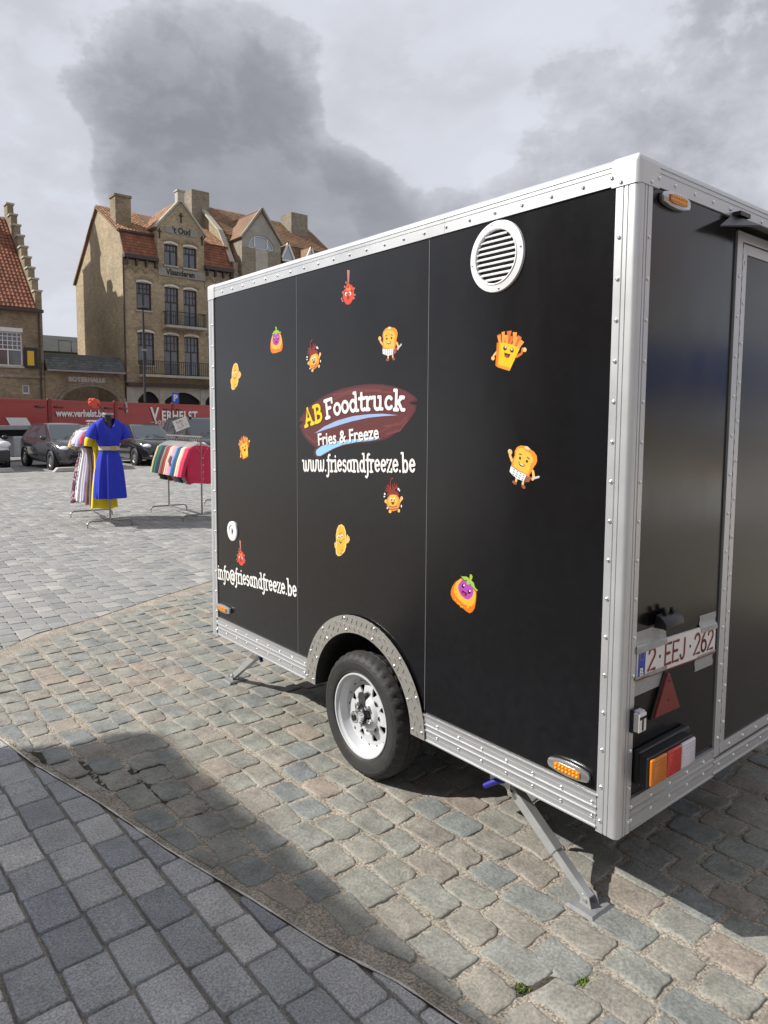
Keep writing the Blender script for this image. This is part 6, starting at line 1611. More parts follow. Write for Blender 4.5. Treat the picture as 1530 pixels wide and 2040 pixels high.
for rr_, t_ in ((1.05, .16), (1.19, .16)):
    l = MB()
    for k in range(n):
        a, b = math.pi * k / n, math.pi * (k + 1) / n
        q = lambda t, r: (gxc - r * ghw * math.cos(t), gz + r * 1.0 * math.sin(t))
        l.quad(*[(w[0], -.05 if rr_ < 1.1 else -.03, w[1]) for w in (q(a, rr_), q(b, rr_), q(b, rr_ + .1), q(a, rr_ + .1))])
    l.build('arch_ring', M_brick_g, GW, recalc=False)
gs = MB().box(1.22, 3.62, -.05, -.003, 3.72, 4.02).build('name_band', M_brick_g, GW)
text_obj('lettering', 'BOTERHALLE', .36, M_sign, gs, frame_mat((1.27, -.06, 3.75), (1, 0, 0), (0, 0, 1)), bold=.02, sx=.95, depth=.004)
rf = MB(); slab(rf, [(.04, -.45, 4.35), (GL_ - .1, -.45, 4.35), (GL_ - .1, .35, 5.22), (.04, .35, 5.22)], .10); slab(rf, [(.04, 1.1, 4.35), (GL_ - .1, 1.1, 4.35), (GL_ - .1, .35, 5.22), (.04, .35, 5.22)], .10)
rfo = rf.build('coping_roof', M_slate_roof, GW)
tiles('slates', (.04, -.48, 4.37), (GL_ - .1, -.48, 4.37), (.04, .35, 5.26), 22, 6, M_slate_roof, rfo, lift=.02)
MB().tube([(.04, .35, 5.25), (GL_ - .1, .35, 5.25)], .06, 8).build('ridge', M_slate_roof, rfo)
MB().box(.04, GL_ - .1, -.56, -.46, 4.26, 4.36).build('gutter', M_lead, GW)

# ---- sheds seen over the gateway, and the yard wall seen through its arch
SB = empty('flat_roofed_outbuilding', (12.2, 54, 0), 'low outbuilding with dark sloping roof seen above the gateway', 'outbuilding')
b_ = MB().box(-4, 3.2, 0, 5, 0, 6.35); b_.build('walls', M_brick_g, SB)
rf = MB(); slab(rf, [(-4.3, -.3, 6.4), (3.5, -.3, 6.4), (3.5, 2.2, 7.75), (-4.3, 2.2, 7.75)], .15); rf.build('roof', M_slate_roof, SB)
MB().tube([(.9, -.25, 6.4), (.9, -.25, 7.2), (1.75, -.25, 7.2), (1.75, -.25, 6.4)], .03, 6).build('roof_hatch_rail', M_iron, SB)
YW = empty('yard_wall', (9.3, 47.0, 0), 'pale sunlit brick yard wall seen through the gateway arch', 'wall')
w_ = MB().box(0, 4.2, 0, .3, 0, 3.9); w_.build('wall_body', brick_mat('pale_brick', (.48, .41, .28), (.38, .31, .20), (.45, .40, .31)), YW)

# ---- off the frame: the bell tower and houses whose shadows and reflections reach the scene
BT = empty('bell_tower', (4.42, 53.8, 0), 'slender brick bell tower with pointed cap beyond the left edge', 'tower')
MB().box(-1.5, 1.5, -1.5, 1.5, 0, 19.0).build('tower_body', M_brick_d, BT)
MB().add([(-1.6, -1.6, 19.0), (1.6, -1.6, 19.0), (1.6, 1.6, 19.0), (-1.6, 1.6, 19.0), (-.55, -.55, 20.4), (.55, -.55, 20.4), (.55, .55, 20.4), (-.55, .55, 20.4)], [(0, 1, 5, 4), (1, 2, 6, 5), (2, 3, 7, 6), (3, 0, 4, 7)]).box(-.55, .55, -.55, .55, 20.4, 21.6).add([(-.7, -.7, 21.6), (.7, -.7, 21.6), (.7, .7, 21.6), (-.7, .7, 21.6), (0, 0, 23.4)], [(0, 1, 4), (1, 2, 4), (2, 3, 4), (3, 0, 4)]).build('tower_cap', M_slate_roof, BT)
def plain_house(name, loc, w, d, h, ridge, m, label, rz, wins):
    r = empty(name, loc, label, 'house', None, rz)
    f = MB(); ops = [(.9 + i * 2.1, .8 + j * 3.1, 2.0 + i * 2.1, 2.7 + j * 3.1) for i in range(wins[0]) for j in range(wins[1])]
    wall(f, 0, w, 0, h, ops); f.box(0, .2, .001, d, 0, h).box(w - .2, w, .001, d, 0, h).box(.2, w - .2, d - .2, d, 0, h); f.build('walls', m, r, recalc=False, weld=False)
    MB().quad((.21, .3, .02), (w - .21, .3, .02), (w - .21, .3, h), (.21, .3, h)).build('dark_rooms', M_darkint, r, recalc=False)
    for o in ops: window(r, *o, m=M_wframe, depth=.12)
    if ridge:
        q = MB(); slab(q, [(-.2, -.3, h), (w + .2, -.3, h), (w + .2, d / 2, h + ridge), (-.2, d / 2, h + ridge)], .2); slab(q, [(-.2, d + .3, h), (w + .2, d + .3, h), (w + .2, d / 2, h + ridge), (-.2, d / 2, h + ridge)], .2)
        q.build('roof', M_tiler, r)
        MB().prism([(0.2, h), (d - .2, h), (d / 2, h + ridge - .15)], 'x', .02, .3).prism([(0.2, h), (d - .2, h), (d / 2, h + ridge - .15)], 'x', w - .3, w - .02).build('gable', m, r)
    else: MB().box(-.1, w + .1, -.1, d + .1, h, h + .15).build('roof', M_lead, r)
    return r
# its top edge at h throws the shade over the walkway in the foreground
HS = 6.0
plain_house('flat_roofed_house', (-.61 - 1.03 * HS, 2.33 + .74 * HS - 14, 0), 14, 9, HS - .15, 0, M_brick_d, 'flat roofed brick house behind the photographer to the left', R(90), (6, 2))
plain_house('terrace_house', (22, -24, 0), 12, 9, 8.5, 4, M_brick_d, 'brick terrace house across the square behind the photographer', R(180), (5, 3))
plain_house('terrace_house', (35, -20, 0), 12, 9, 9.5, 4, M_brick_y, 'yellow brick terrace house across the square on the right', R(180 + 25), (5, 3))

# ---- lamp post and parking sign
LP = empty('street_lamp', (13.21, 38.0, 0), 'slender dark street lamp post in front of the gabled house', 'street lamp')
MB().lathe([(.11, 0), (.11, 1.0), (.07, 1.1), (.06, 7.4)], 'z', (0, 0, 0), 10).build('post', M_iron, LP, smooth=True)
MB().tube([(0, 0, 7.35), (0, 0, 7.66)], .035, 8).build('arm', M_iron, LP)
MB().lathe([(.30, 7.62), (.34, 7.66), (.20, 7.74), (.02, 7.78)], 'z', (0, 0, 0), 14, cap=True).build('lamp_head', M_iron, LP, smooth=True)
MB().box(-.15, .15, -.09, -.065, 5.35, 5.47).build('post_band', M_lead, LP)
PS = empty('parking_sign', (14.11, 36.0, 0), 'square blue parking sign with white P above the red sideboards', 'sign')
MB().tube([(0, .03, 0), (0, .03, 3.05)], .03, 8).build('post', M_lead, PS)
sgn = MB().box(-.20, .20, -.012, .0, 2.45, 3.05).build('sign_plate', mat('sign_blue', (.02, .11, .50), .4), PS, bevel=.004)
text_obj('letter', 'P', .46, M_wframe, sgn, frame_mat((-.12, -.016, 2.62), (1, 0, 0), (0, 0, 1)), bold=.02, depth=.001)

# ---- market stall behind the trailer, seen only as a blur in its rear panel
MS = empty('market_stall', (9.0, -5.2, 0), 'market stall with blue canopy standing behind the trailer', 'stall', rz=R(28))
for x in (-2.0, 2.0):
    for y in (-1.0, 1.0): MB().tube([(x, y, 0), (x, y, 2.35)], .03, 8).build('pole', M_lead, MS)
cn = MB(); slab(cn, [(-2.3, -1.3, 2.25), (2.3, -1.3, 2.25), (2.3, 0, 2.95), (-2.3, 0, 2.95)], .02); slab(cn, [(-2.3, 1.3, 2.25), (2.3, 1.3, 2.25), (2.3, 0, 2.95), (-2.3, 0, 2.95)], .02)
cn.build('canopy', mat('canopy_blue', (.05, .075, .20), .7, var=.15), MS)
MB().box(-2.3, 2.3, 1.30, 1.31, 1.95, 2.26).build('valance', mat('canopy_blue', (.03, .06, .30), .7), MS)
MB().box(-2.0, 2.0, -.6, .9, .75, .82).box(-2.0, 2.0, .88, .90, .1, .75).build('table', M_wframe, MS)
for k in range(6): MB().box(-1.8 + k * .62, -1.25 + k * .62, .2, .75, .821, 1.05).build('crate', [M_shutter, M_tileo, M_wframe][k % 3], MS, bevel=.02)

# ------------------------------------------------------------------ red lorry with drop sides
M_red = mat('lorry_red', (.36, .030, .024), .42, var=.10, vscale=1.2, coat=.2)
M_redd = mat('lorry_red_dark', (.24, .020, .018), .5, var=.1)
M_steel = mat('dull_steel', (.34, .34, .34), .5, .5, var=.15, vscale=3)
M_wpaint = mat('white_paint', (.74, .73, .71), .45, var=.05, vscale=4)
LO = empty('flatbed_lorry', (3.99, 28.23, 0), 'long lorry with red drop sideboards and white lettering parked before the houses', 'lorry', rz=R(27))
seg = [(-2.5, 2.12), (2.32, 5.66), (5.84, 9.45), (9.63, 13.8)]
for a, b in seg:
    o = MB().box(a, b, 0, .05, 1.37, 2.37).build('sideboard', M_red, LO, bevel=.012)
    MB().box(a + .02, b - .02, -.018, -.001, 2.27, 2.33).box(a + .02, b - .02, -.014, -.001, 1.80, 1.82).build('board_rib', M_red, o)
    for x in (a + .35, b - .35):
        h = MB().box(x - .22, x + .22, -.05, -.001, 2.06, 2.13).build('latch', M_iron, o); MB().box(x - .10, x + .18, -.07, -.0505, 2.09, 2.12).build('latch_handle', M_red, h)
for x in (2.22, 5.75, 9.54): MB().box(x - .09, x + .09, -.03, .08, 1.30, 2.42).build('stake_post', M_redd, LO, bevel=.01)
MB().box(-2.5, 13.8, 2.35, 2.4, 1.37, 2.37).build('far_sideboard', M_red, LO); MB().box(-2.6, -2.51, .0, 2.4, 1.3, 2.6).build('headboard', M_redd, LO); MB().box(13.81, 13.9, 0, 2.4, 1.3, 2.37).build('tailboard', M_red, LO)
MB().box(-2.6, 13.9, .02, 2.4, 1.20, 1.36).build('load_bed', M_steel, LO)
MB().box(-2.6, 13.9, -.02, .019, 1.22, 1.35).build('bed_edge', M_steel, LO)
for y in (.7, 1.6): MB().box(-2.6, 13.5, y, y + .12, .82, 1.199).build('chassis_beam', M_iron, LO)
tw = MB().lathe([(.30, 0), (.50, .0), (.52, .04), (.52, .26), (.50, .30), (.30, .30)], 'y', (0, 0, 0), 28).mesh('tyre', M_tyre, smooth=30)
rw = MB().lathe([(.31, .03), (.28, .05), (.26, .14), (.12, .12), (.10, .02), (.001, .02)], 'y', (0, 0, 0), 20).mesh('rim', M_steel, smooth=30)
for x in (-1.3, 3.6, 4.9, 9.7, 11.0):
    for y in (.08, 2.02):
        w = bpy.data.objects.new('wheel', None); w.location = (x, y, .52); link(w, LO); put('tyre', tw, w); put('rim', rw, w)
MB().box(.55, 1.12, .03, .62, .17, .96).build('mud_flap_box', mat('pale_tank', (.48, .48, .50), .45, .2, var=.1), LO, bevel=.05)
MB().box(1.3, 3.0, .25, .8, .45, 1.0).build('tool_box', M_iron, LO, bevel=.03)
MB().add([(.21, -.022, 1.66), (1.12, -.022, 1.66), (1.32, -.022, 1.375), (.40, -.022, 1.375)], [(0, 1, 2, 3)]).build('white_marking', M_wpaint, LO, recalc=False)
st_ = MB(); st_.prism([(6.30, 2.39), (6.42, 2.39), (6.46, 1.95), (6.38, 1.88), (6.34, 1.95)], 'y', -.04, -.02); st_.build('lashing_strap', M_steel, LO)
def lorry_text(s, x, z, size, sx=1.0, bold=.02, spacing=1.0): text_obj('lettering', s, size, M_wpaint, LO, frame_mat((x, -.036, z), (1, 0, 0), (0, 0, 1)), bold=bold, sx=sx, depth=.002, spacing=spacing)
lorry_text('www.verhelst.be', 2.50, 1.72, .40, .94, .014)
lorry_text('V', 7.93, 1.58, .86, 1.05, .022); lorry_text('ERHELST', 8.66, 1.58, .64, 1.02, .020, 1.08)
lorry_text('BOUWMATERIALEN', 8.22, 1.40, .23, 1.18, .006, 1.25)
MB().box(7.9, 8.2, -.022, -.002, 1.47, 1.485).build('lettering_rule', M_wpaint, LO)

# ------------------------------------------------------------------ parked vehicles
M_carglass = mat('car_glass', (.05, .06, .07), .05, spec=.8)
M_lamp = mat('headlamp', (.75, .76, .78), .08, coat=1.0, spec=.8)
M_grey = mat('car_trim', (.03, .03, .032), .5)
M_alloy = mat('alloy_wheel', (.55, .55, .57), .3, .8)
M_concrete = mat('wheel_stop_concrete', (.42, .41, .39), .85, var=.2, vscale=5)
def car(name, loc, rz, paint, label, cat, L=4.0, W=1.69, H=1.49, van=False, bumper=None, nose=.0):
    """hatchback or small van, front towards +x"""
    r = empty(name, loc, label, cat, 'vehicles parked in front of the lorry', rz)
    hl, w = L / 2, W / 2
    hz = .98 if not van else 1.10
    if van: stn = [(-hl, .9, .80 * w, .35), (-hl + .06, 1.05, .96 * w, .28), (-.5, 1.05, w, .22), (.55, 1.04, w, .22), (1.0, 1.02, w, .22), (hl - .35, .94, .96 * w, .24), (hl - .08, .84, .90 * w, .28), (hl, .62, .84 * w, .32)]
    else: stn = [(-hl, .80, .80 * w, .38), (-hl + .10, .98, .93 * w, .28), (-hl + .7, .98, w, .21), (0, .95, w, .2), (.75, .95, w, .2), (1.05, .93, .99 * w, .2), (hl - .45, .86, .95 * w, .21), (hl - .16, .74, .86 * w, .22), (hl - .03, .60, .70 * w, .24), (hl, .46, .60 * w, .28)]
    b = MB(); rings = []
    for (x, zt, ww, zb) in stn:
        half = [(0, zb), (.80 * ww, zb), (.955 * ww, zb + .07), (1.0 * ww, zb + .22), (1.0 * ww, (zb + zt) / 2 + .05), (.975 * ww, zt - .10), (.90 * ww, zt - .015), (.55 * ww, zt + .025), (0, zt + .035)]
        ring = [(x, p[0], p[1]) for p in half] + [(x, -p[0], p[1]) for p in half[-2:0:-1]]
        rings.append(ring)
    n = len(rings[0]); vs = [p for g in rings for p in g]
    fs = [(i * n + k, i * n + (k + 1) % n, (i + 1) * n + (k + 1) % n, (i + 1) * n + k) for i in range(len(rings) - 1) for k in range(n)]
    fs += [tuple(range(n)), tuple(range((len(rings) - 1) * n, len(rings) * n))]
    b.add(vs, fs); body = b.build('body', paint, r, smooth=50)
    if van: base = (-hl + .05, .95, .93 * w, 1.0); top = (-hl + .15, .10, .80 * w, H)
    else: base = (-hl + .12, .98, .90 * w, .94); top = (-hl + .55, .10, .64 * w, H)
    g = MB(); nn_ = 5
    x0, x1, bw, bz = base; X0_, X1_, tw_, tz = top
    P = {'rl': (x0, bw, bz), 'fl': (x1, bw * .94, bz - .02), 'fr': (x1, -bw * .94, bz - .02), 'rr': (x0, -bw, bz), 'RL': (X0_, tw_, tz - .05), 'FL': (X1_, tw_, tz - .03), 'FR': (X1_, -tw_, tz - .03), 'RR': (X0_, -tw_, tz - .05)}
    V = {k: Vector(v) for k, v in P.items()}
    quads = {'left': ('fl', 'rl', 'RL', 'FL'), 'right': ('rr', 'fr', 'FR', 'RR'), 'front': ('fr', 'fl', 'FL', 'FR'), 'rear': ('rl', 'rr', 'RR', 'RL')}
    for q in quads.values(): g.quad(*[V[k] for k in q])
    cen = Vector(((X0_ + X1_) / 2, 0, tz + .02))
    m1 = [(V['RL'] + V['RR']) / 2 + Vector((.1, 0, .04)), (V['FL'] + V['FR']) / 2 + Vector((-.1, 0, .035))]
    g.add([V['RL'], V['FL'], V['FR'], V['RR'], Vector((X0_ + .2, tw_ * .6, tz)), Vector((X1_ - .15, tw_ * .6, tz)), Vector((X1_ - .15, -tw_ * .6, tz)), Vector((X0_ + .2, -tw_ * .6, tz))], [(0, 1, 5, 4), (1, 2, 6, 5), (2, 3, 7, 6), (3, 0, 4, 7), (4, 5, 6, 7)])
    g.build('cabin', paint, r, smooth=40)
    def glass(nm, q, u0, u1, v0, v1):
        a, bb, c, d = [V[k] for k in quads[q]]
        nrm = (bb - a).cross(d - a).normalized() * -.008
        if nrm.dot((a + bb + c + d) / 4 - Vector((0, 0, 1.1))) < 0: nrm = -nrm
        def at(u, v): return (a * (1 - u) + bb * u) * (1 - v) + (d * (1 - u) + c * u) * v + nrm
        MB().quad(at(u0, v0), at(u1, v0), at(u1, v1), at(u0, v1)).build(nm, M_carglass, r, recalc=False)
    glass('windscreen', 'front', .05, .95, .06, .93)
    if van: glass('side_window', 'left', .05, .33, .10, .86); glass('side_window', 'right', .67, .95, .10, .86)
    else:
        for q, sgn in (('left', 0), ('right', 1)):
            for a, c in ((.13, .46), (.49, .80), (.825, .93)): glass('side_window', q, a if not sgn else 1 - c, c if not sgn else 1 - a, .10, .90)
    glass('rear_window', 'rear', .1, .9, .15, .9)
    wy = w - .10
    tyre = MB().lathe([(.19, 0), (.27, 0), (.30, .02), (.305, .06), (.305, .16), (.29, .19), (.19, .19)], 'y', (0, 0, 0), 26).mesh('tyre', M_tyre, smooth=30)
    rm = MB().lathe([(.20, .01), (.185, .02), (.175, .06)], 'y', (0, 0, 0), 26)
    for k in range(10):
        a = 2 * math.pi * k / 10; ca, sa = math.cos(a), math.sin(a); px, pz = -sa * .018, ca * .018
        rm.add([(.035 * ca + px, .015, .035 * sa + pz), (.035 * ca - px, .015, .035 * sa - pz), (.185 * ca - px, .025, .185 * sa - pz), (.185 * ca + px, .025, .185 * sa + pz)], [(0, 1, 2, 3)])
    rm.lathe([(.05, .012), (.001, .010)], 'y', (0, 0, 0), 16); rm.lathe([(.19, .07), (.001, .07)], 'y', (0, 0, 0), 16, mi=1)
    rim = rm.mesh('rim', [M_alloy, M_dark], recalc=False)
    aw_ = MB().lathe([(.36, -.004), (.345, -.010), (.335, .0), (.335, .12), (.001, .12)], 'y', (0, 0, 0), 28).mesh('wheel_arch', M_dark, recalc=False)
    for x in (hl - .78, -hl + .70):
        for sgn in (1, -1):
            e = bpy.data.objects.new('wheel', None); e.location = (x, sgn * (w + .005), .305); e.rotation_euler = (0, 0, math.pi if sgn > 0 else 0); link(e, r)
            put('tyre', tyre, e); put('rim', rim, e); put('wheel_arch', aw_, e, (0, 0, .02))
    for sgn in (1, -1):
        lx = hl - (.30 if not van else .12); ly = sgn * (.70 if not van else .76) * w
        o = MB().ball((lx, ly, .70 if not van else .82), (.24 if not van else .14, .15 if not van else .20, .085 if not van else .12), 14, 8).build('headlamp', M_lamp, r, smooth=True)
        MB().ball((x1 - .12, sgn * (w + .07), 1.02), (.07, .10, .075), 10, 6).build('mirror', paint if not van else M_grey, r, smooth=True)
        MB().ball((hl - .12, sgn * .62 * w, .36), (.12, .10, .05), 10, 6).build('fog_lamp', M_lamp if van is False and nose else M_grey, r, smooth=True)
        MB().box(-.35, -.22, sgn * (w - .004) - .012, sgn * (w - .004) + .012, .80, .83).build('door_handle', paint, r)
    bz0, bz1 = (.28, .66) if van else (.30, .42)
    bp = MB().box(hl - .30, hl + .03, -w * (.92 if van else .55), w * (.92 if van else .55), bz0, bz1).build('bumper', bumper or M_grey, r, bevel=.06, seg=3, smooth=40)
    MB().box(hl - .08, hl + .012, -.42, .42, .52 if not van else .70, .60 if not van else .86).build('grille', M_grey, r, bevel=.015)
    MB().box(hl + .004, hl + .045, -.26, .26, .44, .55).build('number_plate', M_plate, r, bevel=.004)
    wp = MB()
    for y_ in (-.25, .3): wp.beam(V['fr'].lerp(V['fl'], .5 + y_) + Vector((.0, 0, .03)), V['fr'].lerp(V['fl'], .5 + y_ * .2) + (V['FL'] - V['fl']) * .25 + Vector((.02, 0, .03)), .015, .015)
    wp.build('wipers', M_grey, r)
    return r
P_dark = mat('charcoal_car_paint', (.028, .029, .034), .22, coat=.8)
P_black = mat('black_car_paint', (.014, .014, .017), .18, coat=.9)
P_white = mat('white_car_paint', (.66, .67, .70), .28, coat=.6)
car('parked_hatchback', (5.12, 24.45, 0), R(-86), P_dark, 'charcoal hatchback with bug-like headlamps beside the white van', 'car')
car('parked_hatchback', (8.12, 25.1, 0), R(-88), P_black, 'black hatchback behind the blue dress with alloy wheels', 'car', L=4.0, W=1.72, H=1.46, nose=1)
car('parked_jeep', (10.55, 25.7, 0), R(-90), mat('green_black_paint', (.02, .024, .024), .25, coat=.6), 'dark upright off-roader behind the cardigan rack', 'car', L=4.1, W=1.78, H=1.72, nose=1)
car('parked_van', (2.42, 25.55, 0), R(-90), P_white, 'white van with dark grey bumper at the left edge', 'van', L=4.4, W=1.82, H=1.85, van=True)
for x0_, x1_, y_, lab in ((1.5, 3.28, 22.95, 'low concrete wheel stop under the white van'), (4.20, 6.0, 22.28, 'low concrete wheel stop in front of the charcoal hatchback'), (7.66, 9.4, 22.75, 'low concrete wheel stop in front of the black hatchback')):
    o = MB().prism([(x0_, 0), (x1_, 0), (x1_ - .12, .13), (x0_ + .12, .13)], 'y', y_ - .12, y_ + .12).build('wheel_stop', M_concrete, None, bevel=.015)
    tag(o, lab, 'wheel stop', 'wheel stops')

# ------------------------------------------------------------------ clothes rails on the square
M_tube = mat('rail_tube', (.30, .29, .27), .35, .9)
M_hang = mat('hanger_white', (.72, .71, .69), .5)
def rack(name, near, far, zr, label, feet=.33, ztop=None):
    n_, f_ = Vector((*near, 0)), Vector((*far, 0)); r = empty(name, n_, label, 'clothes rail')
    d = f_ - n_; ax = d.normalized(); cr = Vector((ax.y, -ax.x, 0))
    for e, nm in ((Vector(), 0), (d, 1)):
        MB().tube([e + Vector((0, 0, .09)), e + Vector((0, 0, zr))], .014, 10).build('upright', M_tube, r, smooth=True)
        pts = [e + cr * -feet + Vector((0, 0, .0)), e + cr * -feet + Vector((0, 0, .06)), e + cr * (-feet + .02) + Vector((0, 0, .085)), e + cr * (-feet + .06) + Vector((0, 0, .1)), e + cr * (feet - .06) + Vector((0, 0, .1)), e + cr * (feet - .02) + Vector((0, 0, .085)), e + cr * feet + Vector((0, 0, .06)), e + cr * feet]
        MB().tube(pts, .013, 10).build('foot_bar', M_tube, r, smooth=True)
    MB().tube([Vector((0, 0, .1)), d + Vector((0, 0, .1))], .012, 10).build('base_bar', M_tube, r, smooth=True)
    MB().tube([ax * -.06 + Vector((0, 0, zr)), d + ax * .06 + Vector((0, 0, zr))], .014, 10).build('hanging_bar', M_tube, r, smooth=True)
    return n_, ax, cr, d.length
def cloth_mat(name, c, pattern=None):
    if pattern is None: return mat('cloth_' + name, c, .85, var=.10, vscale=9, bump=.15, bscale=90)
    if 'cloth_' + name in MATS: return MATS['cloth_' + name]
    m = bpy.data.materials.new('cloth_' + name); m.use_nodes = True; nt = m.node_tree; b = nt.nodes['Principled BSDF']; b.inputs['Roughness'].default_value = .85
    t = nt.nodes.new('ShaderNodeTexCoord'); v = nt.nodes.new('ShaderNodeTexVoronoi'); v.inputs['Scale'].default_value = pattern[1]
    nt.links.new(t.outputs['Object'], v.inputs['Vector'])
    r = nt.nodes.new('ShaderNodeValToRGB'); r.color_ramp.interpolation = 'CONSTANT'; e = r.color_ramp.elements
    e[0].position = 0; e[0].color = (*c, 1); e[1].position = .45; e[1].color = (*pattern[0], 1); x = e.new(.75); x.color = (*pattern[2], 1)
    s = nt.nodes.new('ShaderNodeSeparateColor'); nt.links.new(v.outputs['Color'], s.inputs[0]); nt.links.new(s.outputs[0], r.inputs[0]); nt.links.new(r.outputs[0], b.inputs['Base Color'])
    MATS['cloth_' + name] = m
    return m
def garment(name, pos, cr, ax, prof, m, label, cat, thick=.05, seed=0, sleeve=None, hanger=True, folds=.016, group=None):
    """prof: (drop below the shoulder line, half width); lies across the rail"""
    b = MB(); n = 40; rg = random.Random(seed)
    k1, k2, p1, p2 = rg.choice((5, 6, 7)), rg.choice((9, 11)), rg.uniform(0, 6), rg.uniform(0, 6)
    vs = []
    tot = prof[-1][0]
    for (dz, hw) in prof:
        t = dz / tot
        for i in range(n):
            a = 2 * math.pi * i / n
            fo = folds * (.25 + t) * (math.sin(k1 * a + p1) + .6 * math.sin(k2 * a + p2 + t * 2))
            th = (thick * (.55 + .5 * t)) if dz > .02 else thick * .35
            v = cr * (hw * math.copysign(abs(math.cos(a)) ** .8, math.cos(a)) + fo * .5 * math.cos(a)) + ax * (th * math.copysign(abs(math.sin(a)) ** .8, math.sin(a)) + fo * math.sin(a)) + Vector((0, 0, -dz + .012 * math.sin(3 * a + p1) * (1 if t > .98 else 0)))
            vs.append(v)
    fs = [(j * n + i, j * n + (i + 1) % n, (j + 1) * n + (i + 1) % n, (j + 1) * n + i) for j in range(len(prof) - 1) for i in range(n)]
    b.add(vs, fs)
    o = b.build(name, m, None, loc=pos, smooth=70, recalc=True)
    tag(o, label, cat, group)
    if sleeve:
        for s in (-1, 1):
            sw, ln, out_ = sleeve; hw = max(p[1] for p in prof[:4]); q = MB()
            base = cr * (s * (hw - .03)) + Vector((0, 0, -.07)); tip = cr * (s * (hw + out_)) + Vector((0, 0, -.07 - ln)) + ax * rg.uniform(-.02, .02)
            q.tube([base - cr * (s * .04) + Vector((0, 0, .03)), base, base.lerp(tip, .5) + cr * (s * .015), tip], [sw * .6, sw, sw * .95, sw * .85], 12)
            q.build('sleeve', m, o, smooth=60)
    if hanger:
        h = MB(); hw = prof[2][1]
        h.tube([cr * -hw + Vector((0, 0, -.03)), cr * (-hw * .5) + Vector((0, 0, .015)), Vector((0, 0, .045)), cr * (hw * .5) + Vector((0, 0, .015)), cr * hw + Vector((0, 0, -.03))], .010, 6)
        h.tube([Vector((0, 0, .045)), Vector((0, 0, .09)), cr * .02 + Vector((0, 0, .125)), cr * .0 + Vector((0, 0, .148)), cr * -.02 + Vector((0, 0, .13))], .004, 6)
        h.build('hanger', M_hang, o, smooth=True)
    return o
# left rail: long dresses
n_, ax, cr, ln = rack('clothes_rail', (1.77, 9.92), (1.93, 11.32), 1.62, 'steel clothes rail with long dresses and a blue dress at its near end')
DR = [(0, .045), (.02, .11), (.045, .165), (.12, .172), (.22, .155), (.38, .13), (.55, .165), (.85, .215), (1.15, .25)]
def dress_prof(l, hip=1.0): s = l / 1.15; return [(a * (s if a > .22 else 1), w * (1 if a < .5 else hip)) for a, w in DR]
dresses = [('yellow', (.80, .62, .01), None, 1.20, .80, 'bright yellow dress directly behind the blue dress', (.075, .17, .03)), ('plum', (.06, .02, .09), None, 1.20, .72, 'dark plum dress behind the yellow dress', (.07, .2, .05)),
           ('taupe', (.17, .11, .09), None, 1.16, .70, 'brown taupe dress in the left clothes rail', None), ('crimson', (.50, .02, .05), None, 1.18, .78, 'crimson dress in the left clothes rail', (.07, .16, .04)), ('lilac', (.42, .40, .62), None, 1.12, .86, 'lilac blouse dress in the left clothes rail', (.08, .2, .06)),
           ('white', (.74, .73, .74), None, 1.14, 1.0, 'plain white dress in the left clothes rail', (.07, .16, .05)), ('green', (.10, .16, .06), ((.55, .56, .48), 30, (.2, .26, .12)), 1.04, .9, 'green striped dress in the left clothes rail', None),
           ('bluewhite', (.62, .62, .64), ((.16, .20, .32), 34, (.7, .7, .7)), 1.12, 1.0, 'white dress with blue pattern in the left clothes rail', (.07, .2, .06)), ('floral', (.10, .03, .06), ((.42, .30, .32), 38, (.16, .05, .09)), 1.20, 1.12, 'dark red floral dress hanging lowest in the left clothes rail', (.07, .2, .05)),
           ('yellowprint', (.62, .46, .12), ((.68, .56, .26), 42, (.55, .36, .06)), 1.02, 1.05, 'pale yellow print dress at the far end of the left clothes rail', (.08, .24, .10))]
for i, (nm, c, pt, l, hip, lab, sl) in enumerate(dresses):
    p = n_ + ax * (.16 + .122 * i) + Vector((0, 0, 1.62 - .142)) + cr * (-.05 if i == 0 else -.07 + .03 * math.sin(i * 2.3))
    garment('dress', p, cr, ax, dress_prof(l, hip), cloth_mat(nm, c, pt), lab, 'dress', .068, i + 3, sl, group='dresses on the left rail')
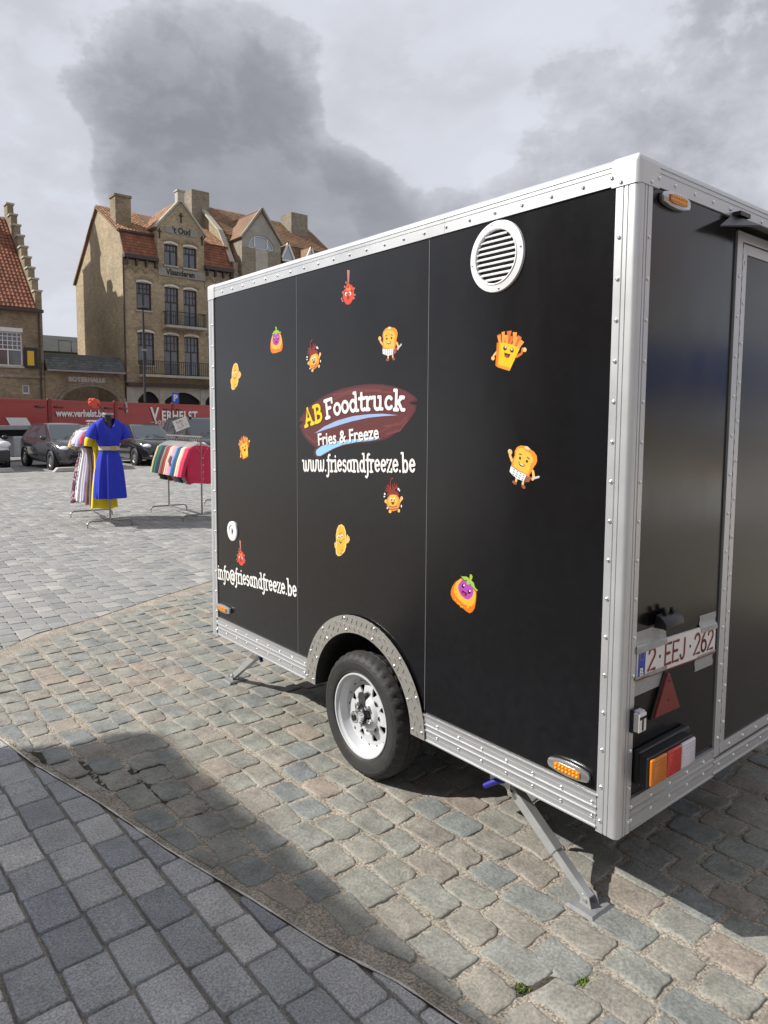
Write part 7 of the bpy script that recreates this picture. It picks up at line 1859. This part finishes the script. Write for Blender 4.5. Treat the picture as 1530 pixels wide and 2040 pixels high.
# tailor's bust and the blue dress on it
bp_ = n_ + ax * -.05
BU = empty('tailor_bust', bp_, 'black tailor bust with flat grey neck cap wearing the blue dress', 'bust')
MB().lathe([(.055, 1.78), (.052, 1.70), (.055, 1.66), (.072, 1.62), (.085, 1.55), (.08, 1.40), (.075, 1.22), (.08, 1.05), (.08, .95), (.02, .93)], 'z', (0, 0, -.04), 20).build('torso', M_blkplastic, BU, smooth=True)
MB().lathe([(.001, 1.765), (.075, 1.765), (.078, 1.755), (.078, 1.735), (.05, 1.73)], 'z', (0, 0, -.02), 20).build('neck_cap', M_steel, BU, smooth=30)
M_bluedress = cloth_mat('cobalt', (.018, .035, .46))
def blue_dress():
    b = MB(); n = 56; rg = random.Random(4)
    prof = [(1.665, .100, .088), (1.645, .14, .094), (1.61, .185, .105), (1.55, .215, .12), (1.45, .205, .14), (1.35, .175, .14), (1.26, .145, .125), (1.20, .130, .118), (1.15, .138, .12), (1.02, .17, .14), (.85, .192, .155), (.65, .205, .165), (.45, .215, .17)]
    vs = []
    for (z, hw, th) in prof:
        amp = .003 + .034 * max(0, (1.18 - z)) ** .7 * .8 + (.007 if 1.2 < z < 1.5 else 0)
        for i in range(n):
            a = 2 * math.pi * i / n
            fo = amp * (math.sin(7 * a + .8) + .7 * math.sin(11 * a + 2.0) + .4 * math.sin(17 * a))
            cc, ss = math.cos(a), math.sin(a)
            zz = z
            lim_, dep = {1.665: (.85, .21), 1.645: (.60, .165), 1.61: (.42, .11), 1.55: (.24, .04)}.get(z, (0, 0))
            if ss < 0 and abs(cc) < lim_: zz = z - (lim_ - abs(cc)) / lim_ * dep          # V neck at the front
            v = cr * ((hw + fo) * math.copysign(abs(cc) ** .85, cc)) + ax * ((th + fo) * math.copysign(abs(ss) ** .9, ss)) + Vector((0, 0, zz))
            vs.append(v)
    b.add(vs, [(j * n + i, j * n + (i + 1) % n, (j + 1) * n + (i + 1) % n, (j + 1) * n + i) for j in range(len(prof) - 1) for i in range(n)])
    o = b.build('blue_dress', M_bluedress, None, loc=bp_, smooth=70); tag(o, 'cobalt blue belted dress on the tailor bust', 'dress')
    for s in (-1, 1):
        q = MB(); q.tube([cr * (s * .11) + Vector((0, 0, 1.575)), cr * (s * .175) + Vector((0, 0, 1.545)), cr * (s * .215) + Vector((0, 0, 1.47)), cr * (s * .255) + Vector((0, 0, 1.365))], [.045, .07, .088, .098], 14); q.build('sleeve', M_bluedress, o, smooth=60)
    bt = MB(); m2 = 40
    for i in range(m2):
        a, c = 2 * math.pi * i / m2, 2 * math.pi * (i + 1) / m2
        pt = lambda t, z: cr * (.150 * math.cos(t)) + ax * (.138 * math.sin(t)) + Vector((0, 0, z))
        bt.quad(pt(a, 1.185), pt(c, 1.185), pt(c, 1.245), pt(a, 1.245))
    bo = bt.build('belt', mat('straw_belt', (.52, .43, .27), .8, var=.2, vscale=40), o, recalc=False)
    bk = MB(); c_ = ax * -.143 + cr * .03; bk.beam(c_ + cr * -.03 + Vector((0, 0, 1.215)), c_ + cr * .05 + Vector((0, 0, 1.215)), .012, .07); bk.build('buckle', mat('belt_buckle', (.42, .33, .16), .4, .3), bo)
blue_dress()
# right rail: cardigans
n_, ax, cr, ln = rack('clothes_rail', (3.19, 9.72), (3.25, 11.2), 1.37, 'steel clothes rail with a row of coloured cardigans beside the trailer')
CA = [(0, .05), (.015, .12), (.035, .185), (.10, .215), (.20, .225), (.34, .232), (.48, .235), (.56, .225), (.59, .20), (.62, .205)]
cards = [('hotpink', (.62, .035, .10), 'hot pink buttoned cardigan at the near end of the right clothes rail'), ('pinkred', (.70, .05, .14), 'hot pink cardigan second from the near end'), ('blush', (.75, .46, .38), 'blush pink cardigan third from the near end'), ('cream', (.74, .66, .50), 'cream cardigan next to the blush pink one'),
         ('teal', (.03, .11, .10), 'dark teal cardigan beside the royal blue one'), ('royal', (.03, .10, .34), 'royal blue cardigan in the right clothes rail'), ('skyblue', (.26, .38, .58), 'light blue cardigan in the right clothes rail'), ('rose', (.70, .30, .33), 'rose pink cardigan beside the light blue one'), ('palepink', (.74, .44, .44), 'pale pink cardigan in the middle of the right rail'), ('ivory', (.70, .58, .48), 'ivory cardigan in the middle of the right rail'),
         ('rust', (.32, .06, .03), 'rust red cardigan in the right clothes rail'), ('brick', (.24, .035, .025), 'brick red cardigan beside the taupe one'), ('taupe2', (.28, .21, .17), 'taupe cardigan beside the navy ones'), ('navy', (.016, .020, .045), 'navy cardigan in the right clothes rail'), ('inkblue', (.020, .028, .075), 'ink blue cardigan beside the green ones'), ('emerald', (.012, .14, .085), 'emerald green cardigan in the right clothes rail'), ('bottle', (.02, .085, .05), 'bottle green cardigan next to the beige one'), ('beige', (.52, .44, .24), 'beige green cardigan at the far end of the right clothes rail')]
for i, (nm, c, lab) in enumerate(cards):
    p = n_ + ax * (.02 + .080 * i) + Vector((0, 0, 1.37 - .142))
    o = garment('cardigan', p, cr, ax, CA, cloth_mat(nm, c), lab, 'cardigan', .040, i + 40, (.046, .44, .11), folds=.006, group='cardigans on the right rail')
    if i == 0:
        for k in range(4):
            MB().ball(cr * (.02) + ax * -.052 + Vector((0, 0, -.20 - .115 * k)), (.010, .006, .010), 8, 5).build('button', M_hang, o, smooth=True)
        vn = MB(); vn.tube([cr * -.085 + ax * -.040 + Vector((0, 0, -.03)), cr * .02 + ax * -.055 + Vector((0, 0, -.17)), cr * .115 + ax * -.042 + Vector((0, 0, -.03))], .006, 6); vn.build('neck_trim', cloth_mat('pinktrim', (.72, .12, .18)), o, smooth=True)
        MB().tube([cr * .02 + ax * -.050 + Vector((0, 0, -.17)), cr * .02 + ax * -.056 + Vector((0, 0, -.60))], .0035, 6).build('button_band', cloth_mat('pinktrim', (.72, .12, .18)), o)
ps = empty('price_card', n_ + ax * .75 + Vector((0, 0, 1.37)), 'tilted white handwritten price card clipped on the right clothes rail', 'price card')
pr_, pu_ = Vector((math.cos(R(20)), 0, math.sin(R(20)))), Vector((-math.sin(R(20)), 0, math.cos(R(20))))
cd = MB(); c0 = Vector((-.12, 0, .07))
cd.add([c0, c0 + pr_ * .26, c0 + pr_ * .26 + pu_ * .19, c0 + pu_ * .19, c0 + Vector((0, .004, 0)), c0 + pr_ * .26 + Vector((0, .004, 0)), c0 + pr_ * .26 + pu_ * .19 + Vector((0, .004, 0)), c0 + pu_ * .19 + Vector((0, .004, 0))], [(0, 1, 2, 3), (4, 7, 6, 5), (0, 4, 5, 1), (1, 5, 6, 2), (2, 6, 7, 3), (3, 7, 4, 0)])
co_ = cd.build('card', mat('card_white', (.72, .71, .68), .7), ps)
hw_ = MB()
for pts in ([(.05, .15), (.08, .165), (.06, .14), (.09, .125)], [(.10, .13), (.12, .165), (.14, .135), (.11, .145)], [(.15, .165), (.16, .13), (.18, .14)], [(.08, .09), (.06, .05), (.09, .03), (.12, .05)], [(.12, .10), (.15, .10), (.13, .075), (.16, .06), (.14, .035)], [(.20, .08), (.22, .05)]):
    hw_.tube([c0 + pr_ * a + pu_ * b + Vector((0, -.002, 0)) for a, b in pts], .003, 5)
hw_.build('handwriting', M_letter, co_)
MB().tube([Vector((0, 0, -.02)), Vector((.04, 0, .12))], .005, 6).build('wire_stem', M_tube, ps)
MB().box(.10, .15, -.012, .012, .28, .33).build('clip', M_iron, ps)
# red tassel on a stick above the left rail
tf = empty('red_pom_pom', (1.99, 11.0, 1.62), 'red pom-pom on a short leaning stick above the dresses', 'pom-pom')
MB().tube([(.14, -.2, 0), (-.03, 0, .30)], .008, 6).build('stick', M_iron, tf)
pp = MB()
rg = random.Random(2)
for k in range(9): pp.ball((-.06 + rg.uniform(-.06, .05), rg.uniform(-.03, .03), .31 + rg.uniform(-.06, .05)), (.05, .035, .045), 8, 5)
pp.build('pom_pom', mat('pom_red', (.70, .10, .06), .8, var=.2, vscale=20), tf, smooth=True)
# next rail, mostly hidden behind the trailer
rack('clothes_rail', (4.40, 10.45), (4.47, 11.6), 1.37, 'bare end of another clothes rail showing beside the trailer edge')
